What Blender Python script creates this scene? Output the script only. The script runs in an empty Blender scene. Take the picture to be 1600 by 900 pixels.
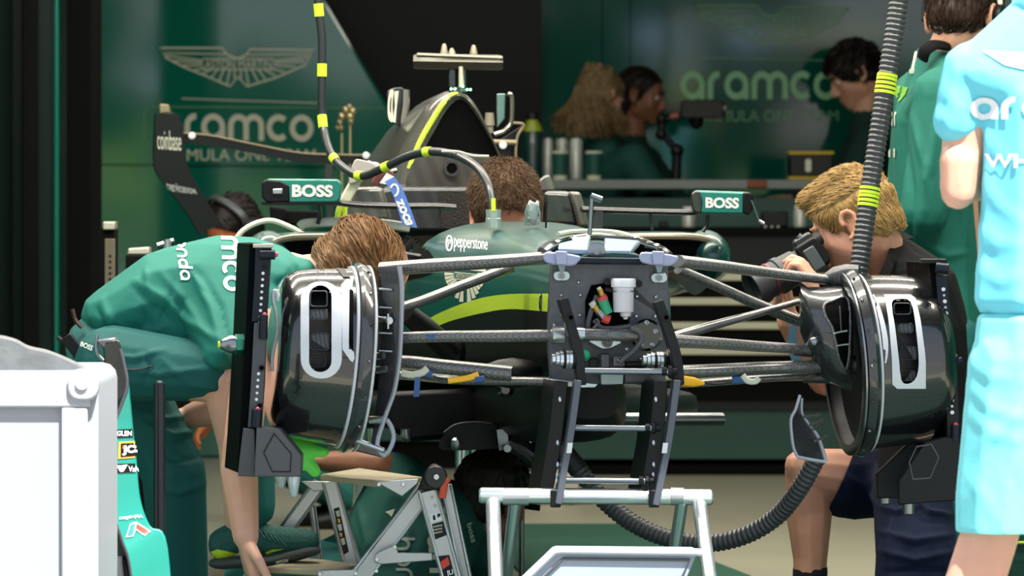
import bpy, bmesh, math, random
from math import sin, cos, pi, radians, sqrt, atan2, hypot
from mathutils import Vector, Matrix
from mathutils.bvhtree import BVHTree
V = Vector
random.seed(7)
SC = bpy.context.scene
COL = SC.collection

# ------------------------------------------------------------------ camera
D, F, HC, YH = 13.0, 8966.0, 1.10, 285.0          # distance to front axle, focal length in px, eye height, horizon row
cd = bpy.data.cameras.new('camera'); cam = bpy.data.objects.new('camera', cd); COL.objects.link(cam)
cam.location = (0, -D, HC); cam.rotation_euler = (pi/2, 0, 0)
cd.sensor_width = 36; cd.lens = 36*F/1600; cd.shift_y = -(450-YH)/1600
cd.clip_start = .5; cd.clip_end = 500
cd.dof.use_dof = True; cd.dof.focus_distance = 12.95; cd.dof.aperture_fstop = 9.0
SC.camera = cam

# ------------------------------------------------------------------ light, exposure
SC.view_settings.view_transform = 'Standard'; SC.view_settings.look = 'None'
SC.view_settings.exposure = 0.0; SC.view_settings.gamma = 1; SC.view_settings.use_curve_mapping = False
wd = bpy.data.worlds.new('sky'); SC.world = wd; wd.use_nodes = True
wn = wd.node_tree.nodes; wl = wd.node_tree.links
bg = wn['Background']
tc = wn.new('ShaderNodeTexCoord'); sx = wn.new('ShaderNodeSeparateXYZ'); cr = wn.new('ShaderNodeValToRGB')
wl.new(tc.outputs['Generated'], sx.inputs[0])
mr = wn.new('ShaderNodeMapRange'); mr.inputs[1].default_value = -0.1; mr.inputs[2].default_value = 1.0
wl.new(sx.outputs['Z'], mr.inputs[0]); wl.new(mr.outputs[0], cr.inputs[0])
e = cr.color_ramp.elements
e[0].position = 0.0; e[0].color = (.55, .6, .62, 1)
e[1].position = 1.0; e[1].color = (.45, .62, .95, 1)
k = e.new(.12); k.color = (.9, .95, 1, 1)
wl.new(cr.outputs[0], bg.inputs[0]); bg.inputs[1].default_value = 1.25

def light(name, kind, loc, energy, color=(1, 1, 1), rot=None, size=None, sy=None, aim=None):
    l = bpy.data.lights.new(name, kind); o = bpy.data.objects.new(name, l); COL.objects.link(o)
    o.location = loc; l.energy = energy; l.color = color
    if kind == 'AREA':
        l.shape = 'RECTANGLE'; l.size = size; l.size_y = sy or size
    if aim is not None:
        o.rotation_euler = (V(aim)).to_track_quat('-Z', 'Y').to_euler()
    return o
sun = light('sun', 'SUN', (3, -8, 12), 17.0, (1, .97, .92), aim=(-.22, .42, -.88)); sun.data.angle = radians(.6)
for i, (lx, ly, le) in enumerate([(0, .15, 170), (0, 1.5, 130), (0, 3.4, 100), (-.2, 5.2, 30), (-.6, 7.6, 34)]):
    light('ceiling_lamp', 'AREA', (lx, ly, 2.98), le, (1, .94, .81), size=4.6, sy=.34, aim=(0, 0, -1))

# ------------------------------------------------------------------ coordinates
TH = radians(10); X0 = .20
sT, cT = sin(TH), cos(TH)
def W(px, py, y):                      # photo pixel at a world depth y
    d = D+y; return V(((px-800)*d/F, y, HC-(py-YH)*d/F))
def S(y): return (D+y)/F               # metres per pixel at depth y
def C(u, v, w): return V((X0+u*cT-v*sT, u*sT+v*cT, w))     # car coordinates: right, back, up
def Cv(px, py, v):                     # pixel on the car plane v
    a = (px-800)/F; d = (v-X0*sT+D*cT)/(cT-a*sT); return W(px, py, d-D)
def PJ(p):                             # world -> photo pixel
    d = p.y+D; return (800+p.x*F/d, YH-(p.z-HC)*F/d)
CAM = V((0, -D, HC))

def catmull(pts, n=8):
    P = [V(p) for p in pts]; P = [P[0]*2-P[1]]+P+[P[-1]*2-P[-2]]; out = []
    for i in range(1, len(P)-2):
        a, b, c, d = P[i-1:i+3]
        for k in range(n):
            t = k/n
            out.append(.5*((2*b)+(c-a)*t+(2*a-5*b+4*c-d)*t*t+(3*b-a-3*c+d)*t**3))
    out.append(P[-2]); return out
def cat2(pts, n=6, closed=False):
    if closed:
        m = len(pts); out = []
        for i in range(m):
            a, b, c, d = [V((*pts[(i+k) % m], 0)) for k in (-1, 0, 1, 2)]
            for k in range(n):
                t = k/n; q = .5*((2*b)+(c-a)*t+(2*a-5*b+4*c-d)*t*t+(3*b-a-3*c+d)*t**3); out.append((q.x, q.y))
        return out
    return [(q.x, q.y) for q in catmull([V((*p, 0)) for p in pts], n)]

# ------------------------------------------------------------------ materials
def hx(h):
    h = h.lstrip('#'); c = [int(h[i:i+2], 16)/255 for i in (0, 2, 4)]
    return tuple((x/12.92 if x <= .04045 else ((x+.055)/1.055)**2.4) for x in c)
MATS = {}
def mat(name, col, rough=.5, metal=0, coat=0, emit=0, var=0, vscale=6, bump=0, bscale=40, bstretch=None, trans=0, sss=0, spec=None, alpha=1, croughness=.06):
    if name in MATS: return MATS[name]
    m = bpy.data.materials.new(name); m.use_nodes = True; n = m.node_tree.nodes; l = m.node_tree.links
    b = n['Principled BSDF']
    c = hx(col) if isinstance(col, str) else col
    b.inputs['Base Color'].default_value = (*c, 1); b.inputs['Roughness'].default_value = rough
    b.inputs['Metallic'].default_value = metal; b.inputs['Coat Weight'].default_value = coat; b.inputs['Coat Roughness'].default_value = croughness
    if trans: b.inputs['Transmission Weight'].default_value = trans
    if alpha < 1: b.inputs['Alpha'].default_value = alpha
    if spec is not None: b.inputs['Specular IOR Level'].default_value = spec
    if sss:
        b.inputs['Subsurface Weight'].default_value = sss; b.inputs['Subsurface Radius'].default_value = (.01, .004, .002)
    if emit:
        b.inputs['Emission Color'].default_value = (*c, 1); b.inputs['Emission Strength'].default_value = emit
    if var or bump:
        t = n.new('ShaderNodeTexCoord'); mp = n.new('ShaderNodeMapping'); l.new(t.outputs['Object'], mp.inputs[0])
        if bstretch: mp.inputs['Scale'].default_value = bstretch
    if var:
        z = n.new('ShaderNodeTexNoise'); z.inputs['Scale'].default_value = vscale; z.inputs['Detail'].default_value = 5
        l.new(mp.outputs[0], z.inputs['Vector'])
        r = n.new('ShaderNodeMapRange'); r.inputs[1].default_value = .3; r.inputs[2].default_value = .7
        r.inputs[3].default_value = 1-var; r.inputs[4].default_value = 1+var
        l.new(z.outputs['Fac'], r.inputs[0])
        vm = n.new('ShaderNodeVectorMath'); vm.operation = 'SCALE'; vm.inputs[0].default_value = c
        l.new(r.outputs[0], vm.inputs['Scale']); l.new(vm.outputs[0], b.inputs['Base Color'])
    if bump:
        z = n.new('ShaderNodeTexNoise'); z.inputs['Scale'].default_value = bscale; z.inputs['Detail'].default_value = 3
        l.new(mp.outputs[0], z.inputs['Vector'])
        bp = n.new('ShaderNodeBump'); bp.inputs['Strength'].default_value = bump; bp.inputs['Distance'].default_value = .01
        l.new(z.outputs['Fac'], bp.inputs['Height']); l.new(bp.outputs[0], b.inputs['Normal'])
    MATS[name] = m; return m
def carbon(name, c1, c2, scale=230, rough=.35, coat=1, cr=.05):
    m = mat(name, c1, rough, coat=coat, croughness=cr); n = m.node_tree.nodes; l = m.node_tree.links; b = n['Principled BSDF']
    t = n.new('ShaderNodeTexCoord'); ck = n.new('ShaderNodeTexChecker'); ck.inputs['Scale'].default_value = scale
    mp = n.new('ShaderNodeMapping'); mp.inputs['Rotation'].default_value = (.6, .5, .75)
    l.new(t.outputs['Object'], mp.inputs[0]); l.new(mp.outputs[0], ck.inputs['Vector'])
    ck.inputs[1].default_value = (*hx(c1), 1); ck.inputs[2].default_value = (*hx(c2), 1)
    l.new(ck.outputs[0], b.inputs['Base Color']); return m
M_carbon = carbon('carbon_weave', '#16171a', '#2a2c30')
M_carbon2 = carbon('carbon_satin', '#1b1c1f', '#34363a', 200, .45, .4, .25)
M_arm = carbon('carbon_arm', '#3a3b3d', '#6c6b68', 240, .32, 1, .22)
M_black = mat('black_plastic', '#090a0b', .42, var=.15, spec=.3)
M_matt = mat('matt_black', '#050606', .8, spec=.15)
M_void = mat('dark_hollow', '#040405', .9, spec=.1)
M_gloss = mat('black_gloss', '#07080a', .12, coat=1)
M_green = mat('car_green', '#034740', .4, coat=.7, croughness=.15)
M_team = mat('team_teal', '#0d7d70', .4, coat=.6)
M_lime = mat('lime_paint', '#b9d532', .4, coat=.5)
M_limetape = mat('lime_tape', '#cfee2f', .55)
M_white = mat('white_print', '#e8eae8', .55)
M_cream = mat('cream_print', '#c9cbb8', .5)
M_alu = mat('brushed_aluminium', '#c4c8cb', .32, metal=1, var=.08, vscale=30)
M_polish = mat('polished_tube', '#dfe3e6', .26, metal=.92)
M_steel = mat('steel', '#8d9195', .28, metal=1)
M_darkal = mat('dark_anodised', '#1b1c1f', .4, metal=.3, var=.1, spec=.35)
M_navyal = mat('navy_anodised', '#121928', .35, metal=.2, spec=.35)
M_greyal = mat('grey_anodised', '#55575a', .45, metal=.7, var=.06)
M_rubber = mat('rubber', '#17181a', .55)
M_skin = mat('skin', '#cf9a80', .5, sss=.12, var=.06, vscale=14)
M_skin2 = mat('skin_fair', '#dba58c', .5, sss=.12, var=.07, vscale=12)
M_skin3 = mat('skin_tan', '#8a5a43', .5, sss=.1, var=.06, vscale=14)

# ------------------------------------------------------------------ object helpers
WL = {}
def thing(name, label, cat, loc, group=None, parent=None):
    o = bpy.data.objects.new(name, None); COL.objects.link(o); o.empty_display_size = .05
    loc = V(loc)
    if parent: o.parent = parent; o.location = loc-WL[parent.name]
    else: o.location = loc
    WL[o.name] = loc
    if label: o['label'] = label
    if cat: o['category'] = cat
    if group: o['group'] = group
    return o
def tag(o, label=None, cat=None, group=None, kind=None):
    if label: o['label'] = label
    if cat: o['category'] = cat
    if group: o['group'] = group
    if kind: o['kind'] = kind
    return o
def link_mesh(name, me, mats, parent=None, smooth=True, angle=38):
    if not isinstance(mats, (list, tuple)): mats = [mats]
    for m in mats: me.materials.append(m)
    if smooth:
        me.polygons.foreach_set('use_smooth', [True]*len(me.polygons))
        if angle: me.set_sharp_from_angle(angle=radians(angle))
    o = bpy.data.objects.new(name, me); COL.objects.link(o)
    if parent:
        w = WL[parent.name]; o.parent = parent
    else:
        xs = [v.co for v in me.vertices]
        w = V(((min(p.x for p in xs)+max(p.x for p in xs))/2, (min(p.y for p in xs)+max(p.y for p in xs))/2, min(p.z for p in xs)))
        o.location = w
    me.transform(Matrix.Translation(-w)); WL[o.name] = w
    return o

class MB:
    def __init__(s): s.bm = bmesh.new(); s.mi = 0
    def _f(s, vs):
        try:
            f = s.bm.faces.new(vs); f.material_index = s.mi; return f
        except ValueError: return None
    def loft(s, rings, closed=True, cap=True):
        R = [[s.bm.verts.new(p) for p in r] for r in rings]; n = len(R[0])
        for a, b in zip(R, R[1:]):
            for i in range(n if closed else n-1):
                j = (i+1) % n; s._f((a[i], a[j], b[j], b[i]))
        if cap:
            s._f(list(reversed(R[0]))); s._f(R[-1])
        return s
    def tube(s, pts, r, n=10, cap=True, flat=1.0, up=None):
        pts = [V(p) for p in pts]; rings = []; N = None
        for i, p in enumerate(pts):
            t = (pts[min(i+1, len(pts)-1)]-pts[max(i-1, 0)]).normalized()
            if N is None:
                a = V(up) if up else (V((0, 0, 1)) if abs(t.z) < .9 else V((0, 1, 0)))
                N = (a-t*a.dot(t)).normalized()
            else:
                N = (N-t*N.dot(t)).normalized()
            B = t.cross(N); rr = r[i] if isinstance(r, (list, tuple)) else r
            rings.append([p+N*(rr*cos(2*pi*k/n))+B*(rr*flat*sin(2*pi*k/n)) for k in range(n)])
        return s.loft(rings, True, cap)
    def rod(s, a, b, r, n=12, r2=None): return s.tube([a, b], [r, r if r2 is None else r2], n)
    def prism(s, poly, vec):
        vec = V(vec); poly = [V(p) for p in poly]
        a = [s.bm.verts.new(p) for p in poly]; b = [s.bm.verts.new(p+vec) for p in poly]; n = len(a)
        s._f(a); s._f(list(reversed(b)))
        for i in range(n): s._f((a[i], b[i], b[(i+1) % n], a[(i+1) % n]))
        return s
    def frame(s, outer, inner, vec):
        vec = V(vec); n = len(outer)
        r = [[V(p) for p in outer], [V(p)+vec for p in outer], [V(p)+vec for p in inner], [V(p) for p in inner]]
        r.append(r[0]); R = [[s.bm.verts.new(p) for p in q] for q in r[:4]]; R.append(R[0])
        for a, b in zip(R, R[1:]):
            for i in range(n): j = (i+1) % n; s._f((a[i], a[j], b[j], b[i]))
        return s
    def box(s, c, size, rot=None):
        c = V(c); h = [x/2 for x in size]
        P = [V((sx*h[0], sy*h[1], sz*h[2])) for sx, sy, sz in [(-1,-1,-1),(1,-1,-1),(1,1,-1),(-1,1,-1),(-1,-1,1),(1,-1,1),(1,1,1),(-1,1,1)]]
        if rot is not None: P = [rot @ p for p in P]
        v = [s.bm.verts.new(c+p) for p in P]
        for f in [(3,2,1,0),(4,5,6,7),(0,1,5,4),(1,2,6,5),(2,3,7,6),(3,0,4,7)]: s._f([v[i] for i in f])
        return s
    def lathe(s, base, axis, prof, n=24, cap=True):
        base = V(base); ax = V(axis).normalized()
        a = V((0, 0, 1)) if abs(ax.z) < .9 else V((0, -1, 0)); N = (a-ax*a.dot(ax)).normalized(); B = ax.cross(N)
        return s.loft([[base+ax*t+N*(r*cos(2*pi*k/n))+B*(r*sin(2*pi*k/n)) for k in range(n)] for t, r in prof], True, cap)
    def ell(s, c, rad, rot=None, sub=2):
        if not isinstance(rad, (tuple, list)): rad = (rad,)*3
        mtx = Matrix.Translation(V(c)) @ ((rot or Matrix.Identity(3)).to_4x4()) @ Matrix.Diagonal((*rad, 1))
        r = bmesh.ops.create_icosphere(s.bm, subdivisions=sub, radius=1, matrix=mtx)
        for v in r['verts']:
            for f in v.link_faces: f.material_index = s.mi
        return s
    def rbox(s, c, size, r=.01, rot=None, n=3):
        """box with rounded vertical-profile edges (rounded rectangle in x/z, extruded in y)"""
        w, dp, h = size; pts = []
        for cx, cz, a0 in [(w/2-r, h/2-r, 0), (-w/2+r, h/2-r, 90), (-w/2+r, -h/2+r, 180), (w/2-r, -h/2+r, 270)]:
            for k in range(n+1):
                a = radians(a0+90*k/n); pts.append(V((cx+r*cos(a), 0, cz+r*sin(a))))
        rot = rot or Matrix.Identity(3); c = V(c)
        return s.prism([c+rot @ (p+V((0, -dp/2, 0))) for p in pts], rot @ V((0, dp, 0)))
    def split(s, name, mats, parent=None, **kw):
        """one object for every separate piece"""
        seen = set(); outs = []
        for v0 in s.bm.verts:
            if v0 in seen: continue
            st = [v0]; seen.add(v0); isl = []
            while st:
                v = st.pop(); isl.append(v)
                for e_ in v.link_edges:
                    w = e_.other_vert(v)
                    if w not in seen: seen.add(w); st.append(w)
            q = MB(); mp = {v: q.bm.verts.new(v.co) for v in isl}
            for f in {f for v in isl for f in v.link_faces}: q._f([mp[v] for v in f.verts])
            outs.append(q.build(name, mats, parent, **kw))
        s.bm.free(); return outs
    def build(s, name, mats, parent=None, smooth=True, bev=0, angle=38, seg=2):
        bmesh.ops.recalc_face_normals(s.bm, faces=s.bm.faces)
        me = bpy.data.meshes.new(name); s.bm.to_mesh(me); s.bm.free()
        o = link_mesh(name, me, mats, parent, smooth, angle)
        if bev:
            m = o.modifiers.new('bevel', 'BEVEL'); m.width = bev; m.segments = seg; m.limit_method = 'ANGLE'; m.angle_limit = radians(40)
        return o

# organic shapes: hulls of ellipsoids fused into one continuous surface
class Blob:
    def __init__(s): s.bm = bmesh.new()
    def hull(s, *els):
        t = bmesh.new()
        for el in els:
            c, r = el[0], el[1]; rot = el[2] if len(el) > 2 else None
            if not isinstance(r, (tuple, list)): r = (r,)*3
            mtx = Matrix.Translation(V(c)) @ ((rot or Matrix.Identity(3)).to_4x4()) @ Matrix.Diagonal((*r, 1))
            bmesh.ops.create_icosphere(t, subdivisions=2, radius=1, matrix=mtx)
        if len(els) > 1:
            r = bmesh.ops.convex_hull(t, input=t.verts, use_existing_faces=False)
            junk = [g for g in r['geom_interior']+r['geom_unused'] if isinstance(g, bmesh.types.BMVert)]
            bmesh.ops.delete(t, geom=list(set(junk)), context='VERTS')
            loose = [f for f in t.faces if not all(len(e.link_faces) == 2 for e in f.edges)]
            keep = [f for f in r['geom'] if isinstance(f, bmesh.types.BMFace) and f.is_valid]
            ks = set(keep); bad = [f for f in t.faces if f not in ks]
            if bad: bmesh.ops.delete(t, geom=bad, context='FACES_ONLY')
        bmesh.ops.recalc_face_normals(t, faces=t.faces)
        mp = {v: s.bm.verts.new(v.co) for v in t.verts}
        for f in t.faces:
            try: s.bm.faces.new([mp[v] for v in f.verts])
            except ValueError: pass
        t.free(); return s
    def chain(s, *els):
        for a, b in zip(els, els[1:]): s.hull(a, b)
        return s
    def mesh(s, voxel=.006, smooth=3, cuts=()):
        me = bpy.data.meshes.new('tmp'); s.bm.to_mesh(me); s.bm.free()
        o = bpy.data.objects.new('tmp', me); COL.objects.link(o)
        r = o.modifiers.new('r', 'REMESH'); r.mode = 'VOXEL'; r.voxel_size = voxel
        if smooth:
            m = o.modifiers.new('s', 'SMOOTH'); m.iterations = smooth; m.factor = .5
        dg = bpy.context.evaluated_depsgraph_get(); dg.update()
        out = bpy.data.meshes.new_from_object(o.evaluated_get(dg))
        bpy.data.objects.remove(o); bpy.data.meshes.remove(me)
        if cuts:
            b = bmesh.new(); b.from_mesh(out)
            for co, no in cuts:      # removes the side the normal points to, closes with a flat hem
                r = bmesh.ops.bisect_plane(b, geom=b.verts[:]+b.edges[:]+b.faces[:], plane_co=co, plane_no=no, clear_outer=True)
                ed = [g for g in r['geom_cut'] if isinstance(g, bmesh.types.BMEdge)]
                if ed: bmesh.ops.edgeloop_fill(b, edges=ed)
            b.to_mesh(out); b.free()
        return out
    def build(s, name, mats, parent=None, voxel=.006, smooth=3, cuts=(), folds=None, fn=None):
        me = s.mesh(voxel, smooth, cuts)
        if folds: crease(me, folds)
        if fn:
            for v in me.vertices: v.co = fn(v.co)
        return link_mesh(name, me, mats, parent, True, 60)
def crease(me, folds):
    """cloth folds: each (pixel polyline, width px, height m) raises a ridge (or a groove if negative) on the surface"""
    me.update(); nrm = [n.vector.copy() for n in me.vertex_normals]
    for i, v in enumerate(me.vertices):
        if nrm[i].y > .35: continue
        x, y = PJ(v.co); off = 0
        for line, wd_, h in folds:
            best = 1e9; tt = 0; n = len(line)-1
            for k in range(n):
                (ax, ay), (bx, by) = line[k], line[k+1]
                dx, dy = bx-ax, by-ay; L = dx*dx+dy*dy
                t = max(0, min(1, ((x-ax)*dx+(y-ay)*dy)/L)); dd = hypot(x-ax-t*dx, y-ay-t*dy)
                if dd < best: best = dd; tt = (k+t)/n
            if best < wd_*2: off += h*math.exp(-(best/wd_)**2*2)*max(.15, sin(pi*(.08+.84*tt)))
        if off: v.co = v.co+nrm[i]*off
def PE(px, py, y, r, ry=None, rd=None, ang=0):
    """ellipsoid given in photo pixels: radii r (across), ry (along) in px, rd depth radius in metres"""
    s = S(y); ry = ry or r; rd = rd if rd is not None else min(r, ry)*s
    return (W(px, py, y), (r*s, rd, ry*s), Matrix.Rotation(radians(ang), 3, 'Y'))

# ------------------------------------------------------------------ lettering and decals
def bvhs(objs):
    bpy.context.view_layer.update(); dg = bpy.context.evaluated_depsgraph_get(); dg.update()
    return [(BVHTree.FromObject(o, dg), WL[o.name]) for o in objs]
def caster(objs, off=.0015):
    T = bvhs(objs)
    def f(px, py):
        d = (W(px, py, 0)-CAM).normalized(); best = None
        for t, w in T:
            h, n, i, ds = t.ray_cast(CAM-w, d)
            if h is not None and (best is None or ds < best[0]):
                if n.dot(d) > 0: n = -n
                best = (ds, h+w+n*off)
        return best[1] if best else None
    return f
def flat(y): return lambda px, py: W(px, py, y)
_txt = {}
def text2d(body, bold=.02):
    key = (body, bold)
    if key in _txt: return _txt[key]
    c = bpy.data.curves.new('t', 'FONT'); c.body = body; c.offset = bold; c.resolution_u = 4
    o = bpy.data.objects.new('t', c); COL.objects.link(o)
    dg = bpy.context.evaluated_depsgraph_get(); dg.update()
    me = bpy.data.meshes.new_from_object(o.evaluated_get(dg))
    vs = [(v.co.x, v.co.y) for v in me.vertices]; fs = [tuple(p.vertices) for p in me.polygons]
    bpy.data.objects.remove(o); bpy.data.curves.remove(c); bpy.data.meshes.remove(me)
    x0 = min(v[0] for v in vs); x1 = max(v[0] for v in vs); y0 = min(v[1] for v in vs); y1 = max(v[1] for v in vs)
    vs = [((x-x0)/(x1-x0), (y-y0)/(y1-y0)) for x, y in vs]
    _txt[key] = (vs, fs); return _txt[key]
def quadmap(vs, q):
    TL, TR, BR, BL = q; out = []
    for x, y in vs:
        t = 1-y
        out.append(((TL[0]*(1-x)+TR[0]*x)*(1-t)+(BL[0]*(1-x)+BR[0]*x)*t, (TL[1]*(1-x)+TR[1]*x)*(1-t)+(BL[1]*(1-x)+BR[1]*x)*t))
    return out
def text_q(body, q, bold=.02):
    vs, fs = text2d(body, bold); return (quadmap(vs, q), fs)
def text_b(body, x0, y0, x1, y1, bold=.02): return text_q(body, [(x0, y0), (x1, y0), (x1, y1), (x0, y1)], bold)
def poly_s(pts): return (list(pts), [tuple(range(len(pts)))])
def stroke(pts, w, closed=False):
    n = len(pts); L = []; R = []
    for i, p in enumerate(pts):
        a = pts[(i-1) % n] if (closed or i) else p; b = pts[(i+1) % n] if (closed or i < n-1) else p
        dx, dy = b[0]-a[0], b[1]-a[1]; l = hypot(dx, dy) or 1; nx, ny = -dy/l*w/2, dx/l*w/2
        L.append((p[0]+nx, p[1]+ny)); R.append((p[0]-nx, p[1]-ny))
    fs = [(i, (i+1) % n, n+(i+1) % n, n+i) for i in range(n if closed else n-1)]
    return (L+R, fs)
def arc(cx, cy, r, a0, a1, n=14): return [(cx+r*cos(radians(a0+(a1-a0)*k/n)), cy+r*sin(radians(a0+(a1-a0)*k/n))) for k in range(n+1)]
def round_word(word, w=.2):
    """geometric rounded lower-case lettering, x-height 1, returned as list of stroke shapes in unit space and the total width"""
    x = 0; out = []
    for ch in word:
        if ch == 'a':
            out.append(stroke(arc(x+.5, .5, .4, 0, 350, 26), w)); out.append(stroke([(x+.9, .55), (x+.9, 0)], w)); x += 1.16
        elif ch == 'r':
            out.append(stroke([(x+.1, 0), (x+.1, .45)]+arc(x+.45, .55, .35, 180, 85, 8), w)); x += .72
        elif ch == 'm':
            out.append(stroke([(x+.1, 0), (x+.1, .55)]+arc(x+.43, .57, .33, 180, 0, 12)+[(x+.76, 0)], w))
            out.append(stroke([(x+.76, .5)]+arc(x+1.09, .57, .33, 180, 0, 12)+[(x+1.42, 0)], w)); x += 1.66
        elif ch == 'c':
            out.append(stroke(arc(x+.5, .5, .4, 48, 312, 22), w)); x += 1.0
        elif ch == 'o':
            out.append(stroke(arc(x+.5, .5, .4, 0, 345, 24), w, True)); x += 1.1
        elif ch == 'n':
            out.append(stroke([(x+.1, 0), (x+.1, .55)]+arc(x+.45, .55, .35, 180, 0, 12)+[(x+.8, 0)], w)); x += 1.05
        elif ch == 'd':
            out.append(stroke(arc(x+.45, .45, .35, 0, 345, 22), w, True)); out.append(stroke([(x+.82, 0), (x+.82, 1.35)], w)); x += 1.08
        elif ch == 'h':
            out.append(stroke([(x+.1, 0), (x+.1, 1.35)], w)); out.append(stroke([(x+.1, .5)]+arc(x+.45, .55, .35, 180, 0, 12)+[(x+.8, 0)], w)); x += 1.05
    return out, x
def word_q(word, q, w=.2):
    sh, tot = round_word(word, w); return [(quadmap([(a/tot, b) for a, b in vs], q), fs) for vs, fs in sh]
def decal(name, shapes, fn, m, parent=None, maxe=None, shrink=None):
    bm = bmesh.new()
    for si, (vs, fs) in enumerate(shapes):
        b = bmesh.new(); vv = [b.verts.new((x, y, 0)) for x, y in vs]
        for f in fs:
            try: b.faces.new([vv[i] for i in f])
            except ValueError: pass
        if maxe:
            bmesh.ops.triangulate(b, faces=b.faces)
            for _ in range(7):
                le = [e_ for e_ in b.edges if e_.calc_length() > maxe]
                if not le: break
                bmesh.ops.subdivide_edges(b, edges=le, cuts=1); bmesh.ops.triangulate(b, faces=b.faces)
        mp = {}
        for v in b.verts:
            q = fn(v.co.x, v.co.y)
            if q is not None: mp[v] = bm.verts.new(q-V((0, .0002*(si % 4), 0)))
        for f in b.faces:
            if all(v in mp for v in f.verts):
                try: bm.faces.new([mp[v] for v in f.verts])
                except ValueError: pass
        b.free()
    if maxe:      # drop faces that span a depth break of the surface below
        bad = [f for f in bm.faces if max(v.co.y for v in f.verts)-min(v.co.y for v in f.verts) > .04]
        bmesh.ops.delete(bm, geom=bad, context='FACES')
    for f in bm.faces: f.normal_update()
    fl = [f for f in bm.faces if f.normal.y > 0]
    bmesh.ops.reverse_faces(bm, faces=fl)
    me = bpy.data.meshes.new(name); bm.to_mesh(me); bm.free()
    return link_mesh(name, me, m, parent, True, 50)
WING_OUT = [(0,.0),(.40,.0),(.43,.17),(.485,.26),(.515,.26),(.555,.17),(.58,.03),(1.0,.06),(.93,.45),(.74,.78),(.56,1.0),(.50,.75),(.45,1.0),(.31,.75),(.155,.5),(.04,.26)]
def wing_shapes(x0, y0, w, h, lw, feathers=True, inner=True):
    mp = lambda p: (x0+p[0]*w, y0+p[1]*h)
    out = [stroke([mp(p) for p in WING_OUT], lw, True)]
    if inner:
        bx = [(.275,.28),(.73,.28),(.73,.56),(.275,.56)]; out.append(stroke([mp(p) for p in bx], lw*.7, True))
        out.append(stroke([mp((.03,.13)), mp((.42,.16))], lw*.7)); out.append(stroke([mp((.56,.17)), mp((.985,.16))], lw*.7))
    if feathers:
        for a, b in [((.04,.2),(.275,.33)),((.09,.33),(.275,.39)),((.15,.45),(.275,.46)),((.22,.58),(.29,.53)),((.27,.68),(.33,.56)),((.33,.76),(.37,.56)),((.38,.86),(.41,.56)),((.43,.95),(.45,.56)),((.48,.8),(.48,.56)),
                     ((.97,.24),(.73,.33)),((.93,.35),(.73,.39)),((.87,.48),(.73,.46)),((.80,.62),(.71,.53)),((.74,.72),(.67,.56)),((.68,.82),(.63,.56)),((.63,.88),(.59,.56)),((.57,.95),(.55,.56)),((.52,.8),(.52,.56))]:
            out.append(stroke([mp(a), mp(b)], lw*.8))
    return out
# ================================================================== THE ROOM
M_wall = mat('dark_green_gloss_wall', '#0a6353', .05, spec=.85)
M_wall2 = mat('deep_green_gloss_wall', '#05584a', .05, spec=.85)
M_dark = mat('near_black_wall', '#020304', .3, spec=.12)
M_floor = mat('beige_epoxy_floor', '#a09d89', .35, var=.05, vscale=2)
M_ceil = mat('ceiling_dark', '#34383a', .8)
def structure(o): o['kind'] = 'structure'; return o
m = MB(); m.box((0, 5, -.05), (12, 13.4, .1)); structure(m.build('floor', M_floor, smooth=False))
m = MB(); m.box((0, -21.3, -.08), (60, 39.2, .1)); structure(m.build('floor_outside', mat('pit_lane_concrete', '#6c6c68', .8, var=.08, vscale=.7), smooth=False))
m = MB(); m.box((0, 5.2, 3.1), (6.6, 13, .2)); structure(m.build('ceiling', M_ceil, smooth=False))
m = MB(); m.box((0, 11.06, 1.5), (6.6, .1, 3)); wall_back = structure(m.build('wall_back', M_wall2, smooth=False))
m = MB(); m.box((-3.15, 5.0, 1.5), (.1, 12.4, 3)); structure(m.build('wall_left', M_wall, smooth=False))
m = MB(); m.box((3.25, 5.0, 1.5), (.1, 12.4, 3)); structure(m.build('wall_right', M_wall, smooth=False))
m = MB(); m.box((0, -1.35, 3.1), (60, .12, .75)); structure(m.build('trim_1', M_wall2, smooth=False))
# black recess between the two panels
p = MB(); p.prism([W(430, -260, 10.9), W(846, -260, 10.9), W(846, 718, 10.9), W(430, 718, 10.9)], (0, .09, 0)); structure(p.build('wall_recess', M_dark, smooth=False))
# left glossy partition with the slanted edge
p = MB(); p.prism([W(146, -230, 9.9), W(372, -230, 9.9), W(508, 0, 9.9), W(700, 324, 9.9), W(700, 715, 9.9), W(146, 715, 9.9)], (0, .08, 0))
wall_pl = structure(p.build('wall_partition', M_wall, smooth=False, bev=.012))
p = MB(); p.rod(W(147, 715, 9.9), W(147, -230, 9.9), .03, 20); structure(p.build('trim_2', M_wall, angle=60))
# dark pillars at the left edge
p = MB(); p.box((W(117, 0, 6).x, 6.3, 1.5), (.10, .5, 3)); structure(p.build('trim_3', M_matt, smooth=False, bev=.01))
p = MB(); p.box((W(36, 0, 5).x, 5.3, 1.5), (.19, .5, 3)); structure(p.build('trim_4', mat('dark_green_door', '#031713', .35, spec=.25), smooth=False, bev=.012))
p = MB(); p.box((W(-40, 0, 4.5).x, 4.8, 1.5), (.14, .5, 3)); structure(p.build('trim_5', mat('dark_green_door', '#031713', .35, spec=.25), smooth=False, bev=.01))
p = MB(); p.rod(W(88, 780, 5), W(88, -480, 5), .009, 12); structure(p.build('trim_6', M_wall, angle=60))
p = MB(); p.box((W(55, 0, 5.1).x-.01, 5.03, 1.5), (.045, .1, 3)); structure(p.build('trim_7', M_matt, smooth=False, bev=.006))
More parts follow.
